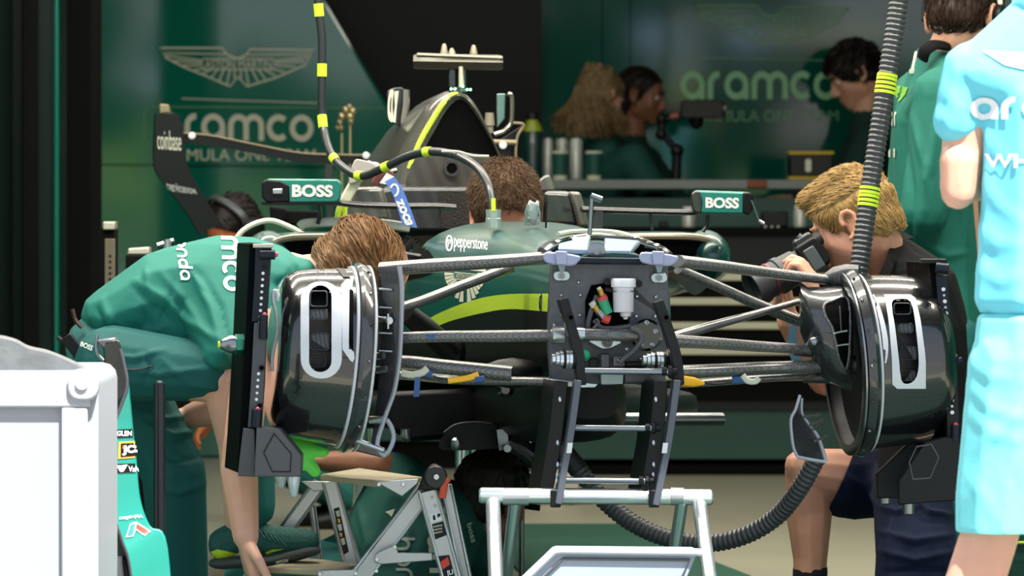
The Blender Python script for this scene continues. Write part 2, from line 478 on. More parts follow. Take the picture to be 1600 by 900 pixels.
# lettering on the left partition
fl = flat(9.893)
decal('winged_emblem', wing_shapes(250, 75, 243, 60, 2.6), fl, M_cream, wall_pl)
decal('emblem_lettering', [text_b('ASTON MARTIN', 320, 94, 424, 107, .0)], fl, M_cream, wall_pl)
decal('lettering', word_q('aramco', [(247, 177), (493, 180), (493, 221), (247, 218)], .23), fl, M_cream, wall_pl)
decal('lettering', [text_b('FORMULA ONE TEAM', 243, 233, 493, 251, .0)], fl, M_cream, wall_pl)
decal('rule', [stroke([(284, 154), (496, 161)], 1.6)], fl, M_cream, wall_pl)
decal('panel_outline', [stroke([(600, 169), (236, 167)]+[(229, 170), (226, 177)]+[(226, 214), (229, 222), (237, 225)], 1.5)], fl, mat('sage_line', '#5f9a5c', .5), wall_pl)
decal('panel_joint', [stroke([(150, 257), (640, 262)], 1.8)], fl, M_matt, wall_pl)
# lettering on the right back wall
M_sage = mat('sage_print', '#68a87a', .45)
fb = flat(11.003)
decal('winged_emblem', wing_shapes(1088, 9, 238, 60, 2.4), fb, M_sage, wall_back)
decal('emblem_lettering', [text_b('ASTON MARTIN', 1154, 28, 1258, 41, .0)], fb, M_sage, wall_back)
decal('lettering', word_q('aramco', [(1064, 112), (1312, 112), (1312, 155), (1064, 155)], .24), fb, mat('sage_print_light', '#93d3a0', .45), wall_back)
decal('lettering', [text_b('FORMULA ONE TEAM', 1078, 172, 1310, 190, .0)], fb, M_sage, wall_back)
decal('rule', [stroke([(1076, 90), (1326, 95)], 1.5)], fb, M_sage, wall_back)
for q in (941, 985): decal('panel_joint', [stroke([(q, -200), (q, 300)], 1.4)], fb, M_matt, wall_back)
# what the glossy panels mirror: a sunlit verge, a hedge and unseen boards added for reflected patches
p = MB(); p.prism([V((-30, -41, 0)), V((30, -41, 0)), V((30, -46, 1.2)), V((-30, -46, 1.2))], (0, 0, -.2)); structure(p.build('floor_verge', mat('sunlit_grass', '#44611f', .9, var=.4, vscale=1.2), smooth=False))
p = MB()
rr = random.Random(3)
for i in range(150):
    x = rr.uniform(-16, 16); p.ell((x, -48-rr.random()*3, 1.4+rr.random()*(2.2+1.6*sin(x*.7))), (rr.uniform(.4, 1.1), .6, rr.uniform(.4, 1.0)), sub=2)
o = p.build('hedge', mat('hedge_leaves', '#12351d', .9, var=.6, vscale=5, bump=.8, bscale=30)); tag(o, 'dark green hedge across the pit lane mirrored in the wall panels', 'hedge', kind='stuff')
def mirrored(px, py, y, yw_):
    """place across the lane whose mirror image in a wall at depth yw_ shows at this pixel"""
    d = D+yw_+(yw_-y); return V(((px-800)*d/F, y, HC-(py-YH)*d/F))
for i, (px, py0, py1, w_, yw_, cl) in enumerate([(272, 52, 86, 34, 9.9, '#dfe4f4'), (238, 104, 152, 36, 9.9, '#c3c9da'), (288, 92, 152, 44, 9.9, '#aeb4c6'), (352, 72, 92, 18, 9.9, '#d8d2cc'), (426, 76, 94, 16, 9.9, '#e0dcd6'), (541, 84, 106, 14, 9.9, '#cdd5d2'),
        (192, 228, 262, 90, 9.9, '#9dc02f'), (188, 270, 330, 80, 9.9, '#7fa82a'), (225, 180, 240, 18, 9.9, '#8fbf4a'), (1072, 122, 156, 26, 11, '#d6d84a'), (1230, 165, 236, 16, 11, '#d8b6b6'), (1278, 128, 232, 56, 11, '#a99a9c'), (1110, 24, 34, 120, 11, '#e8e2c8'), (1290, 44, 66, 190, 11, '#e6e0c4'), (1030, 36, 78, 80, 11, '#9fb6d8'), (1180, 40, 80, 90, 11, '#9fb6d8')]):
    a = mirrored(px-w_/2, py1, -38.5-.05*i, yw_); b_ = mirrored(px+w_/2, py0, -38.5-.05*i, yw_)
    p = MB(); p.rbox((a+b_)/2, (b_.x-a.x, .04, (b_.z-a.z)/.64), min(.08, (b_.z-a.z)*.3, (b_.x-a.x)*.3), Matrix.Rotation(radians(50), 3, 'X')); structure(p.build('trim_%d' % (20+i), mat('reflection_board_'+cl[1:], cl, .8)))  # unseen tilted colour board, added only to reflect as a patch in the wall
p = MB(); p.box((0, -38.9, 1.5), (14, .06, .06)); p.box((-7, -38.9, 1.5), (.1, .1, 3)); p.box((7, -38.9, 1.5), (.1, .1, 3)); structure(p.build('trim_19', M_matt))

# ---------------------------------------------------------------- mat on the floor
def FL(px, py, z=0):
    d = (HC-z)*F/(py-YH); return W(px, py, d-D)
p = MB(); p.prism([FL(806, 818, .006), FL(966, 818, .006), FL(1190, 906, .006), FL(1290, 960, .006), FL(880, 960, .006), FL(790, 870, .006)], (0, 0, -.0055))
o = p.build('floor_mat', mat('ribbed_green_mat', '#0d4a38', .7, bump=.5, bscale=30, bstretch=(.2, 4, 1)), smooth=False); tag(o, 'dark green ribbed mat lying on the floor behind the silver trestle', 'mat')

p = MB(); p.prism([V((-2.3, -1.25, .006)), V((2.3, -1.25, .006)), V((2.3, 2.75, .006)), V((-2.3, 2.75, .006))], (0, 0, -.0055))  # out-of-view mat added to cut beige floor bounce and green the drum reflections
o = p.build('floor_mat', mat('dark_green_mat', '#083128', .7), smooth=False); tag(o, 'unseen dark green mat added under the front axle to tint reflections', 'mat')

# ---------------------------------------------------------------- counter
M_cgreen = mat('counter_green', '#0b4338', .4, var=.05)
cx0, cx1 = W(560, 0, 9).x, W(1480, 0, 9).x; cm = (cx0+cx1)/2; cw = cx1-cx0
ct = thing('counter', 'long dark green counter along the back wall with a thin grey top', 'counter', (cm, 9.3, 0))
p = MB(); p.box((cm, 9.33, .575), (cw, .66, .93)); p.build('cabinet_body', M_cgreen, ct, smooth=False)
p = MB(); p.box((cm, 9.32, 1.11-.018), (cw+.04, .74, .036)); p.build('worktop', mat('grey_worktop', '#6f7775', .35, var=.08), ct, bev=.004)
p = MB(); p.box((cm, 9.34, .06), (cw, .6, .12)); p.build('plinth', M_matt, ct, smooth=False)
p = MB(); p.box((W(1182, 0, 9).x, 8.945, 1.094), (.075, .012, .03)); p.build('edge_clip', mat('brown_clip', '#7a4423', .6), ct, bev=.003)
# tool chest in front
t0, t1 = W(840, 0, 8.5).x, W(1440, 0, 8.5).x; tm = (t0+t1)/2; tw = t1-t0
tcst = thing('tool_chest', 'wide black drawer chest with pale handle rails below the counter', 'tool chest', (tm, 8.7, 0))
ztop = W(0, 356, 8.45).z; zb = W(0, 640, 8.5).z
p = MB(); p.box((tm, 8.68, (ztop+zb)/2), (tw, .36, ztop-zb)); p.build('carcass', M_black, tcst, smooth=False)
p = MB(); p.box((tm, 8.66, ztop-.012), (tw+.03, .42, .026)); p.build('worktop', M_matt, tcst, bev=.004)
p = MB(); p.box((tm, 8.7, (zb+.035)/2+.02), (tw, .34, zb-.05)); p.build('base_panel', M_cgreen, tcst, smooth=False)
p = MB(); p.box((tm, 8.72, .02), (tw, .3, .04)); p.build('plinth', M_matt, tcst, smooth=False)
M_rail = mat('pale_drawer_rail', '#c9c8ae', .4)
for k, py in enumerate([433, 471, 509, 549, 588]):
    zc = W(0, py+20, 8.5).z; hh = 34*S(8.5)
    p = MB(); p.box((tm, 8.49, zc), (tw-.03, .03, hh)); dr = p.build('drawer', M_matt, tcst, smooth=False, bev=.003)
    p = MB(); p.box((tm, 8.468, W(0, py, 8.46).z), (tw-.03, .026, 11*S(8.46))); p.build('drawer_rail', M_rail, dr, bev=.003)

# ---------------------------------------------------------------- things on the counter
ZC = 1.11
def lathe_px(m, px, y, prof):     # vertical lathe from (photo row, half width px) pairs
    m.lathe(V((W(px, 0, y).x, y, 0)), (0, 0, 1), [(W(px, r, y).z, h*S(y)) for r, h in prof], 24); return m
zrow = lambda y: YH-(ZC-HC)/S(y)
yb = 9.08; r0 = zrow(yb)+0
bt = thing('water_bottle', 'dark drinking bottle with lime shoulder at left end of the counter', 'bottle', (W(832, 0, yb).x, yb, ZC))
p = MB(); lathe_px(p, 832, yb, [(r0, 16), (r0-2, 18), (215, 18), (205, 16)]); p.build('bottle_body', mat('bottle_dark', '#0d2d2b', .3, coat=.5), bt)
p = MB(); lathe_px(p, 832, yb, [(205, 16), (198, 13.5), (190, 9.5), (187, 8)]); p.build('shoulder', mat('bottle_lime', '#8a9a1c', .35), bt)
p = MB(); lathe_px(p, 832, yb, [(187, 8), (186, 9.5), (179, 9.5), (177, 8)]); p.build('cap', M_black, bt)
M_can = mat('can_white', '#b9bcb6', .35, metal=.3)
for k, (px, w_, lb) in enumerate([(856, 8, 'slim pale drinks can nearest the dark bottle on the counter'), (878, 10, 'pale drinks can standing behind the first paper cup'), (900, 10, 'pale drinks can standing between the two paper cups')]):
    y = 9.2 if k == 1 else 9.1; r0 = zrow(y)
    c = thing('drinks_can', lb, 'can', (W(px, 0, y).x, y, ZC), 'drinks cans on the counter')
    p = MB(); lathe_px(p, px, y, [(r0, w_*.8), (r0-2, w_), (220, w_), (217, w_*.82)]); p.build('can_body', M_can, c)
    p = MB(); lathe_px(p, px, y, [(217, w_*.84), (215.5, w_*.86), (215, w_*.8)]); p.build('can_lid', M_alu, c)
for px, lb in [(875, 'green and white paper cup in front of the middle drinks can'), (928, 'green and white paper cup standing furthest right beside the cans')]:
    y = 9.0; r0 = zrow(y)
    c = thing('paper_cup', lb, 'cup', (W(px, 0, y).x, y, ZC), 'paper cups on the counter')
    p = MB(); lathe_px(p, px, y, [(r0, 10.5), (r0-7, 11.2)]); p.build('cup_base', M_cream, c)
    p = MB(); lathe_px(p, px, y, [(r0-7, 11.3), (240, 13.4)]); p.build('cup_sleeve', mat('cup_green', '#0f4a40', .5), c)
    p = MB(); lathe_px(p, px, y, [(240, 13.6), (236, 14), (236, 13), (240, 12.6)]); p.build('rim', M_cream, c)
y = 9.15
bx = thing('storage_box', 'black carry box with yellow rims standing on the counter', 'box', (W(1266, 0, y).x, y, ZC))
p = MB(); p.box((W(1266, 0, y).x, y, ZC+.055), (68*S(y), .18, .085)); p.build('box_body', M_black, bx, bev=.006)
p = MB(); p.box((W(1266, 0, y).x, y, ZC+.0065), (70*S(y), .185, .013)); p.build('lower_rim', mat('yellow_rim', '#b59a1f', .5), bx, bev=.003)
p = MB(); p.box((W(1266, 0, y).x, y, ZC+.103), (70*S(y), .185, .013)); p.build('upper_rim', mat('yellow_rim', '#b59a1f', .5), bx, bev=.003)
p = MB(); p.rbox((W(1261, 0, y).x, y-.0925, ZC+.055), (9*S(y), .006, 20*S(y)), .008); p.build('label_tag', M_cream, bx)
# lower shelf items
zt = ztop+.001
for px, lb, h in [(1076, 'white plastic tub on the black chest behind the right mirror', 32), (1250, 'white spray can on the black chest beside the blond head', 34)]:
    y = 8.58; r0 = YH-(zt-HC)/S(y)
    c = thing('plastic_tub' if h == 32 else 'spray_can', lb, 'tub' if h == 32 else 'can', (W(px, 0, y).x, y, zt))
    p = MB(); lathe_px(p, px, y, [(r0, 9.5), (r0-1, 10.5), (r0-h+8, 10.5), (r0-h+4, 8)]); p.build('tub_body', M_can, c)
    p = MB(); lathe_px(p, px, y, [(r0-h+4, 8), (r0-h+3, 9), (r0-h, 8.5)]); p.build('lid', M_white, c)
o = MB().box((W(1037, 0, 8.56).x, 8.56, zt+.012), (.035, .05, .024)).build('small_box', M_black, bev=.004); tag(o, 'tiny black box on the chest left of the white tub', 'box')
cs = thing('battery_charger', 'dark charger with three small lights on the black chest', 'charger', (W(1210, 0, 8.6).x, 8.6, zt))
p = MB(); p.box((W(1210, 0, 8.6).x, 8.6, zt+.03), (.10, .08, .06)); p.build('charger_body', M_black, cs, bev=.008)
for q in (1196, 1206, 1216):
    p = MB(); p.ell(W(q, 355, 8.557), .006, sub=1); p.build('indicator', M_white, cs)
# monitor arm with a small camera
y = 9.35
ma = thing('camera_mount', 'black articulated arm holding a small boxy camera above the counter', 'camera arm', (W(1050, 0, y).x, y, ZC))
p = MB(); p.rbox(W(1097, 171, y), (66*S(y), .12, 28*S(y)), .012); p.build('camera_body', M_black, ma, bev=.004)
p = MB(); p.rod(W(1064, 181, y), W(1038, 187, y), .012); p.rod(W(1036, 182, y), W(1032, 212, y), .016); p.rod(W(1032, 205, y), W(1058, 236, y), .014); p.rod(W(1058, 232, y), W(1056, zrow(y), y), .02); p.build('arm', M_black, ma, angle=60)
p = MB(); p.ell(W(1034, 186, y), .024); p.ell(W(1033, 210, y), .024); p.ell(W(1058, 236, y), .028); p.build('joint', M_black, ma)
p = MB(); p.rod(W(1048, 183, y-.01), W(1060, 180, y-.01), .0135); p.build('sleeve', mat('red_sleeve', '#8b4a3d', .5), ma)
p = MB(); p.lathe(W(1088, 202, y), (0, 0, 1), [(0, .012), (.02, .028), (.05, .03)], 16); p.build('mount', M_black, ma)
p = MB(); p.rod(W(1130, 171, y-.02), W(1134, 171, y-.02), .028, 20); p.build('lens', M_gloss, ma)
# ================================================================== THE CAR
car = thing('racing_car', 'dark green racing car without wheels or nose, raised on stands in the garage', 'racing car', C(0, 1.5, .45))
def sring(v, a, top, bot, n=40, e=2.8, uc=0, vb=None):
    """super-ellipse section of the body across the car at station v (half width a)"""
    zc = (top+bot)/2; h = (top-bot)/2; out = []
    for k in range(n):
        t = 2*pi*k/n; c, s = cos(t), sin(t)
        out.append(C(uc+a*math.copysign(abs(c)**(2/e), c), v, zc+h*math.copysign(abs(s)**(2/e), s)))
    return out
def interp(st, n):
    out = []
    P = [V((0, 0, 0, 0))]*0
    m = len(st)
    for i in range(m-1):
        for k in range(n):
            t = k/n; a, b, c, d = st[max(i-1, 0)], st[i], st[i+1], st[min(i+2, m-1)]
            out.append(tuple(.5*((2*b[j])+(c[j]-a[j])*t+(2*a[j]-5*b[j]+4*c[j]-d[j])*t*t+(3*b[j]-a[j]-3*c[j]+d[j])*t**3) for j in range(len(b))))
    out.append(st[-1]); return out
# survival cell: v, half width, top, bottom
st = interp([(-.14, .134, .942, .655), (.15, .155, .962, .64), (.5, .20, .985, .61), (.85, .245, 1.002, .585), (1.15, .285, 1.004, .565), (1.6, .33, .995, .555), (2.2, .34, .96, .55)], 8)
p = MB(); p.loft([sring(*s_) for s_ in st]); chassis = p.build('survival_cell', M_green, car, angle=60)
cc = caster([chassis], .0016)
_b = bmesh.new(); _b.from_mesh(chassis.data); _dead = []
for f_ in _b.faces:
    q = f_.calc_center_median()+WL[chassis.name]; dx, dy = q.x-X0, q.y; u_ = dx*cT+dy*sT; v_ = -dx*sT+dy*cT
    if 1.12 < v_ < 1.72 and abs(u_) < .25 and q.z > .9: _dead.append(f_)
bmesh.ops.delete(_b, geom=_dead, context='FACES'); _b.to_mesh(chassis.data); _b.free()
stripe = cat2([(655, 507), (690, 488), (740, 469), (790, 460), (858, 459)]) + cat2([(858, 487), (800, 483), (760, 488), (710, 500), (680, 512), (655, 528)])
decal('lime_stripe', [poly_s(stripe)], cc, M_lime, chassis, 6)
decal('dark_lower_skin', [poly_s(cat2([(600, 545), (655, 528), (680, 512), (710, 500), (760, 488), (800, 483), (858, 487)]) + [(858, 640), (600, 720)])], cc, mat('lower_carbon', '#08090a', .5, spec=.25), chassis, 8)
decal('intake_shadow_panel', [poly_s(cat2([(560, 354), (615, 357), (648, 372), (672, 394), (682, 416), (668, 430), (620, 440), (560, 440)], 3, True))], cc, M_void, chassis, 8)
p = MB(); p.tube(catmull([W(600, 394, .9), W(630, 397, .95), W(662, 402, 1.0)]), .007, 8, flat=1.6); p.build('inlet_strut', M_arm, car)
decal('lettering', [text_q('pepperstone', [(710, 370), (763, 376), (762, 397), (710, 393)], .005)], cc, M_white, chassis, 4)
decal('round_logo', [stroke([(702.5+4.6*cos(t*pi/8), 380.5+11.5*sin(t*pi/8)) for t in range(16)], 2.2, True), text_b('P', 700.5, 375, 705, 386, 0)], cc, M_white, chassis, 4)
# winged emblem on the chassis side
fe = []
for a0, r1, r2 in [(-4, 16, 30), (8, 16, 30), (20, 16, 30), (32, 15, 30), (44, 15, 30), (56, 15, 34), (68, 15, 38), (80, 15, 42)]:
    for sg in (-1, 1):
        a = radians(a0); b = radians(a0+9.5)
        f_ = lambda r, t: (728+sg*(2.5+r*cos(t)), 428+r*sin(t)*1.05)
        fe.append(poly_s([f_(r1, a), f_(r2, a), f_(r2, b), f_(r1, b)]))
for sg in (-1, 1):
    fe.append(poly_s([(728+sg*8, 419), (728+sg*32, 419), (728+sg*32, 425), (728+sg*9, 423)]))
decal('winged_emblem', fe, cc, M_cream, chassis, 4)
decal('emblem_plate', [stroke([(711, 426), (746, 429), (746, 439), (711, 436)], 1.2, True), text_q('ASTON MARTIN', [(713, 428), (745, 430.5), (745, 437), (713, 434.5)], 0)], cc, M_cream, chassis, 4)
p = MB(); p.ell(cc(847, 474) or Cv(847, 474, 0), (.006, .006, .022), Matrix.Rotation(TH, 3, 'Z')); p.build('towing_eye', M_gloss, car)

# bright machined pieces and edges around the front hatch
M_hatch = mat('bright_silver_cover', '#9fb0c8', .25, metal=.3)
top = lambda px, py, v: Cv(px, py, v)
for nm, q in [('hatch_cover', [(873, 381, .10), (923, 378, .12), (918, 399, -.12), (872, 397, -.1)]), ('hatch_cover', [(944, 381, .12), (1000, 385, .12), (986, 400, -.12), (944, 400, -.12)])]:
    p = MB(); p.prism([top(*x) for x in q], (0, 0, .014)); p.build(nm, M_hatch, car, bev=.004)
p = MB(); p.lathe(top(932, 392, -.13), (0, -1, 0), [(0, .02), (.02, .02), (.022, .017)], 20); p.lathe(top(932, 394, -.155), (0, -1, 0), [(0, .006), (.01, .006)], 12); p.build('damper_cap', M_steel, car)
p = MB(); p.tube(catmull([top(845, 392, -.1), top(862, 380, .05), top(900, 374, .2), top(940, 372, .25), top(1000, 376, .2), top(1035, 392, -.05)]), .008, 8); p.build('hatch_rim', M_carbon, car)
p = MB(); p.tube(catmull([top(850, 398, -.13), top(866, 386, -.02), top(890, 379, .05)]), .014, 8, flat=.6); p.tube(catmull([top(1012, 386, .05), top(1032, 392, -.02), top(1047, 402, -.12)]), .014, 8, flat=.6); p.split('edge_trim', M_gloss, car)
p = MB(); p.tube(catmull([top(872, 366, .35), top(900, 362, .42), top(960, 363, .42), top(1000, 374, .3)]), .006, 6); p.tube(catmull([top(895, 371, .3), top(935, 367, .36), top(985, 374, .28)]), .005, 6); p.split('hatch_seal', M_cream, car)
# tall thin probe on the nose and small pegs
p = MB(); p.rod(top(921, 372, .3), top(925, 305, .3), .0055); p.rod(top(923, 306, .3), top(940, 312, .3), .008); p.build('probe', M_steel, car, angle=60)
p = MB(); p.rod(top(853, 356, .5), top(853, 333, .5), .0025, 8); p.build('peg', M_black, car)
M_glass = mat('clear_plastic', '#dfe8e8', .08, trans=.9)
p = MB(); p.lathe(top(832, 352, .62), (0, 0, 1), [(0, .018), (.03, .02), (.05, .014), (.056, .002)], 16); p.build('clear_screen', M_glass, car)
p = MB(); p.tube(catmull([top(826, 320, .62), top(829, 315, .62), top(830, 330, .62)]), .0028, 6); p.tube(catmull([top(837, 322, .62), top(840, 315, .62), top(841, 330, .62)]), .0028, 6); p.split('clip_wire', M_white, car)

# cockpit surround, headrest, dome below the airbox
p = MB()
for v, a, t in [(1.95, .24, 1.10), (2.12, .26, 1.11)]: pass
rings = []
for v, px0, px1, pt in [(1.75, 588, 830, 292), (1.98, 592, 820, 288)]:
    rings.append([Cv(px0+8, 362, v), Cv(px0, 330, v), Cv(px0+6, pt+4, v), Cv(px0+30, pt, v), Cv(px1-30, pt, v), Cv(px1-6, pt+4, v), Cv(px1, 330, v), Cv(px1-8, 362, v)])
p.loft(rings); hb = p.build('headrest', M_carbon2, car, bev=.01)
decal('perforated_pad', [poly_s([(683, 291), (733, 291), (738, 352), (690, 352)])], caster([hb]), mat('perforated_foam', '#2c2724', .9, bump=1, bscale=260), hb, 10)
p = MB()
rg = []
for v, sc in [(1.78, 1.0), (1.95, .96), (2.15, .8)]:
    rg.append([Cv(px, py, v) for px, py in cat2([(632, 296), (640, 268), (652, 248), (672, 240), (705, 238), (745, 240), (772, 248), (784, 270), (792, 296)], 4)])
p.loft(rg, closed=True); dome = p.build('cockpit_dome', carbon('carbon_brown', '#2b2925', '#4a453c', 200, .4, .8, .2), car, angle=60)
cdm = Cv(706, 263, 1.775)
p = MB(); p.lathe(cdm+V((0, .004, 0)), (0, -1, 0), [(0, .021), (.012, .021), (.012, .014), (.002, .012)], 20); p.build('camera_hole_rim', M_carbon2, car)
p = MB(); p.lathe(cdm+V((0, -.001, 0)), (0, -1, 0), [(0, .013), (.004, .013)], 20); p.build('camera_hole', M_void, car)
# cowl pieces beside the cockpit
M_cowl = carbon('carbon_gold', '#3a3a34', '#6a6a5e', 220, .3, 1, .12)
p = MB(); p.loft([[Cv(x, y, 1.45) for x, y in [(526, 346), (545, 293), (598, 291), (614, 346)]], [Cv(x, y, 1.85) for x, y in [(540, 346), (556, 295), (600, 293), (610, 346)]]]); p.build('cockpit_cowl', M_cowl, car, bev=.012)
p = MB(); p.loft([[Cv(x, y, 1.45) for x, y in [(846, 352), (850, 298), (893, 299), (906, 354)]], [Cv(x, y, 1.8) for x, y in [(840, 352), (846, 300), (886, 300), (896, 352)]]]); p.build('cockpit_cowl', M_carbon, car, bev=.012)
p = MB(); p.prism([Cv(x, y, 1.44) for x, y in [(889, 299), (908, 300), (914, 322), (922, 354), (904, 355), (896, 322)]], C(0, .05, 0)-C(0, 0, 0)); p.build('cowl_edge', M_cowl, car, bev=.008)
p = MB(); p.tube(catmull([Cv(x, y, 1.42) for x, y in [(560, 276), (552, 290), (541, 310), (533, 330), (531, 345)]]), [.006, .02, .018, .012, .008]*1 if False else .014, 8, flat=.5); p.build('cowl_piping', mat('ivory_piping', '#d3d2b8', .4), car)
p = MB(); p.prism([Cv(x, y, 1.4) for x, y in cat2([(553, 252), (566, 250), (588, 258), (583, 273), (562, 282), (545, 286)], 4, True)], (0, .05, 0)); p.build('padding', mat('greige_padding', '#b5aca6', .6), car, bev=.008)
p = MB(); p.tube(catmull([Cv(x, y, 1.41) for x, y in [(527, 346), (529, 333), (536, 322), (538, 338), (530, 346)]]), .008, 8); p.build('lime_loop', M_lime, car)
p = MB(); p.prism([Cv(x, y, 1.5) for x, y in cat2([(838, 300), (842, 283), (852, 274), (860, 276), (868, 298)], 4)], (0, .06, 0)); p.build('headrest_peg', M_cowl, car, bev=.008)
p = MB(); p.tube(catmull([Cv(570, 258, 1.5), Cv(588, 257, 1.5), Cv(603, 268, 1.5), Cv(620, 266, 1.5)]), .006, 8); p.tube([Cv(573, 254, 1.5), Cv(590, 262, 1.5)], .008, 8); p.build('harness_buckle', M_steel, car)
p = MB(); p.tube(catmull([Cv(x, y, 1.3) for x, y in [(586, 288), (592, 278), (603, 272), (611, 276)]]), .012, 8, flat=.5); p.build('shoulder_belt', mat('maroon_belt', '#5b2724', .7), car)
M_blue = mat('blue_strap', '#5a80d0', .6)
def strap(name, L, R, v, mt, par, th=.004):
    p = MB(); a = catmull([Cv(x, y, v) for x, y in L]); b = catmull([Cv(x, y, v) for x, y in R]); t = V((0, th, 0))
    p.loft([[q, r, r+t, q+t] for q, r in zip(a, b)]); return p.build(name, mt, par)
strap('shoulder_belt', [(593, 286), (600, 276), (604, 270)], [(603, 288), (611, 283), (616, 276)], 1.22, M_white, car)
hs = strap('shoulder_belt', [(601, 284), (612, 300), (621, 325), (629, 352)], [(616, 276), (629, 296), (641, 325), (652, 356)], 1.18, M_blue, car)
ch = caster([hs])
decal('belt_lettering', [stroke([(616+6*cos(t), 297+9*sin(t)) for t in [k*pi/8 for k in range(16)]], 3.4, True)]+[text_q('zoca', [(628, 309), (647, 352), (634, 354), (618, 314)], .04)], ch, M_white, hs, 5)

# airbox with engine cover behind
rings = []
base_o = cat2([(612, 310), (622, 280), (636, 240), (655, 204), (676, 168), (696, 150), (714, 143), (731, 150), (748, 172), (764, 204), (779, 236), (790, 262), (800, 300)], 4)
base_i = cat2([(650, 310), (656, 270), (664, 232), (677, 208), (695, 176), (708, 161), (717, 156), (728, 160), (744, 180), (760, 207), (773, 232), (786, 268), (794, 305)], 4)
p = MB(); cx, cy = 712, 240
def back(pts, v, kx, dy):    # section further back, same car-centred outline shrunk sideways and lowered
    out = []
    for x, y in pts:
        q = Cv(x, y, 2.0); u = (q.x-X0)*cT+q.y*sT; out.append(C(u*kx, v, q.z-dy))
    return out
o0 = [Cv(x, y, 2.0) for x, y in base_o]; i0 = [Cv(x, y, 2.0) for x, y in base_i]
p.loft([i0, [a+(b-a)*.5+V((0, -.012, 0)) for a, b in zip(i0, o0)], o0, back(base_o, 2.12, 1.05, -.004), back(base_o, 2.35, 1.12, .01), back(base_o, 2.8, 1.0, .06), back(base_o, 3.4, .7, .16), back(base_o, 4.0, .4, .3)], closed=False, cap=False)
ab = p.build('engine_cover', carbon('carbon_olive', '#34342f', '#56554c', 210, .38, .8, .15), car, angle=60)
p = MB(); p.loft([[a+V((0, .004, 0)) for a in i0], [Cv(712+(x-712)*.7, 215+(y-215)*.7, 2.25) for x, y in base_i]], closed=True, cap=True); p.build('airbox_duct', M_void, car)
q_ = cat2([(664, 236), (676, 209), (694, 178), (708, 160), (717, 155), (728, 160), (744, 181), (760, 208), (773, 234)], 4)
p = MB(); p.prism([Cv(x, y, 2.02) for x, y in q_]+[Cv(764, 238, 2.02), Cv(672, 238, 2.02)], (0, .02, 0)); p.build('airbox_mouth', M_void, car, smooth=False)
decal('lime_stripe', [poly_s(cat2([(714, 144), (700, 148), (690, 158), (676, 180), (660, 206), (646, 236), (636, 262)], 3)+cat2([(640, 264), (652, 238), (667, 208), (684, 180), (697, 160), (704, 152), (716, 147)], 3))], caster([ab], .002), M_lime, ab, 4)
# T camera above the roll hoop
tb = Cv(715, 100, 2.02)
p = MB(); a, b = Cv(646, 96, 2.02), Cv(786, 98, 2.02); z1 = .018
sec = [(0, .021), (.03, .02), (.045, .008), (.04, -.014), (.01, -.02), (-.02, -.018), (-.025, 0), (-.015, .016)]
ax = (b-a); p.loft([[a+ax*t+V((0, s_*1.0, h*k_)) for s_, h in sec] for t, k_ in [(0, .8), (.04, 1), (.96, 1), (1, .8)]]); p.build('camera_bar', mat('bar_grey', '#3f3d36', .25, metal=.6), car)
p = MB(); c0, c1 = Cv(652, 86, 2.0), Cv(785, 91, 2.0); p.loft([[c0, c0+V((0, .05, 0)), c0+V((0, .05, .006)), c0+V((0, 0, .006))], [c1, c1+V((0, .05, 0)), c1+V((0, .05, .006)), c1+V((0, 0, .006))]]); p.build('camera_bar_top', mat('bar_cream', '#d8d3bd', .35, metal=.5), car)
for px, pt in [(694, 68), (706, 75), (740, 70)]:
    p = MB(); p.lathe(Cv(px, 88, 2.03), (0, 0, 1), [(0, .0115), (.01, .010), ((88-pt)*S(2)-.004, .006), ((88-pt)*S(2), .003)], 14); p.build('antenna', mat('antenna_grey', '#8d8676', .4, metal=.3), car)
p = MB(); p.loft([[Cv(700, 107, 2.03), Cv(730, 107, 2.03), Cv(730, 107, 2.10), Cv(700, 107, 2.10)], [Cv(701, 146, 2.03), Cv(730, 146, 2.03), Cv(730, 146, 2.12), Cv(701, 146, 2.12)]]); p.build('camera_mast', M_gloss, car, bev=.004)
p = MB(); p.rod(Cv(720, 104, 2.0), Cv(721, 136, 2.0), .006, 10, .008); p.build('mast_post', mat('bar_cream', '#d8d3bd', .35, metal=.5), car)
M_led = mat('green_led', '#9dffc4', .3, emit=5)
for px, py in [(705, 139), (711, 139), (723, 135), (730, 140), (735, 140)]:
    p = MB(); p.ell(Cv(px, py, 1.985), .0038, sub=1); p.build('status_light', M_led, car)
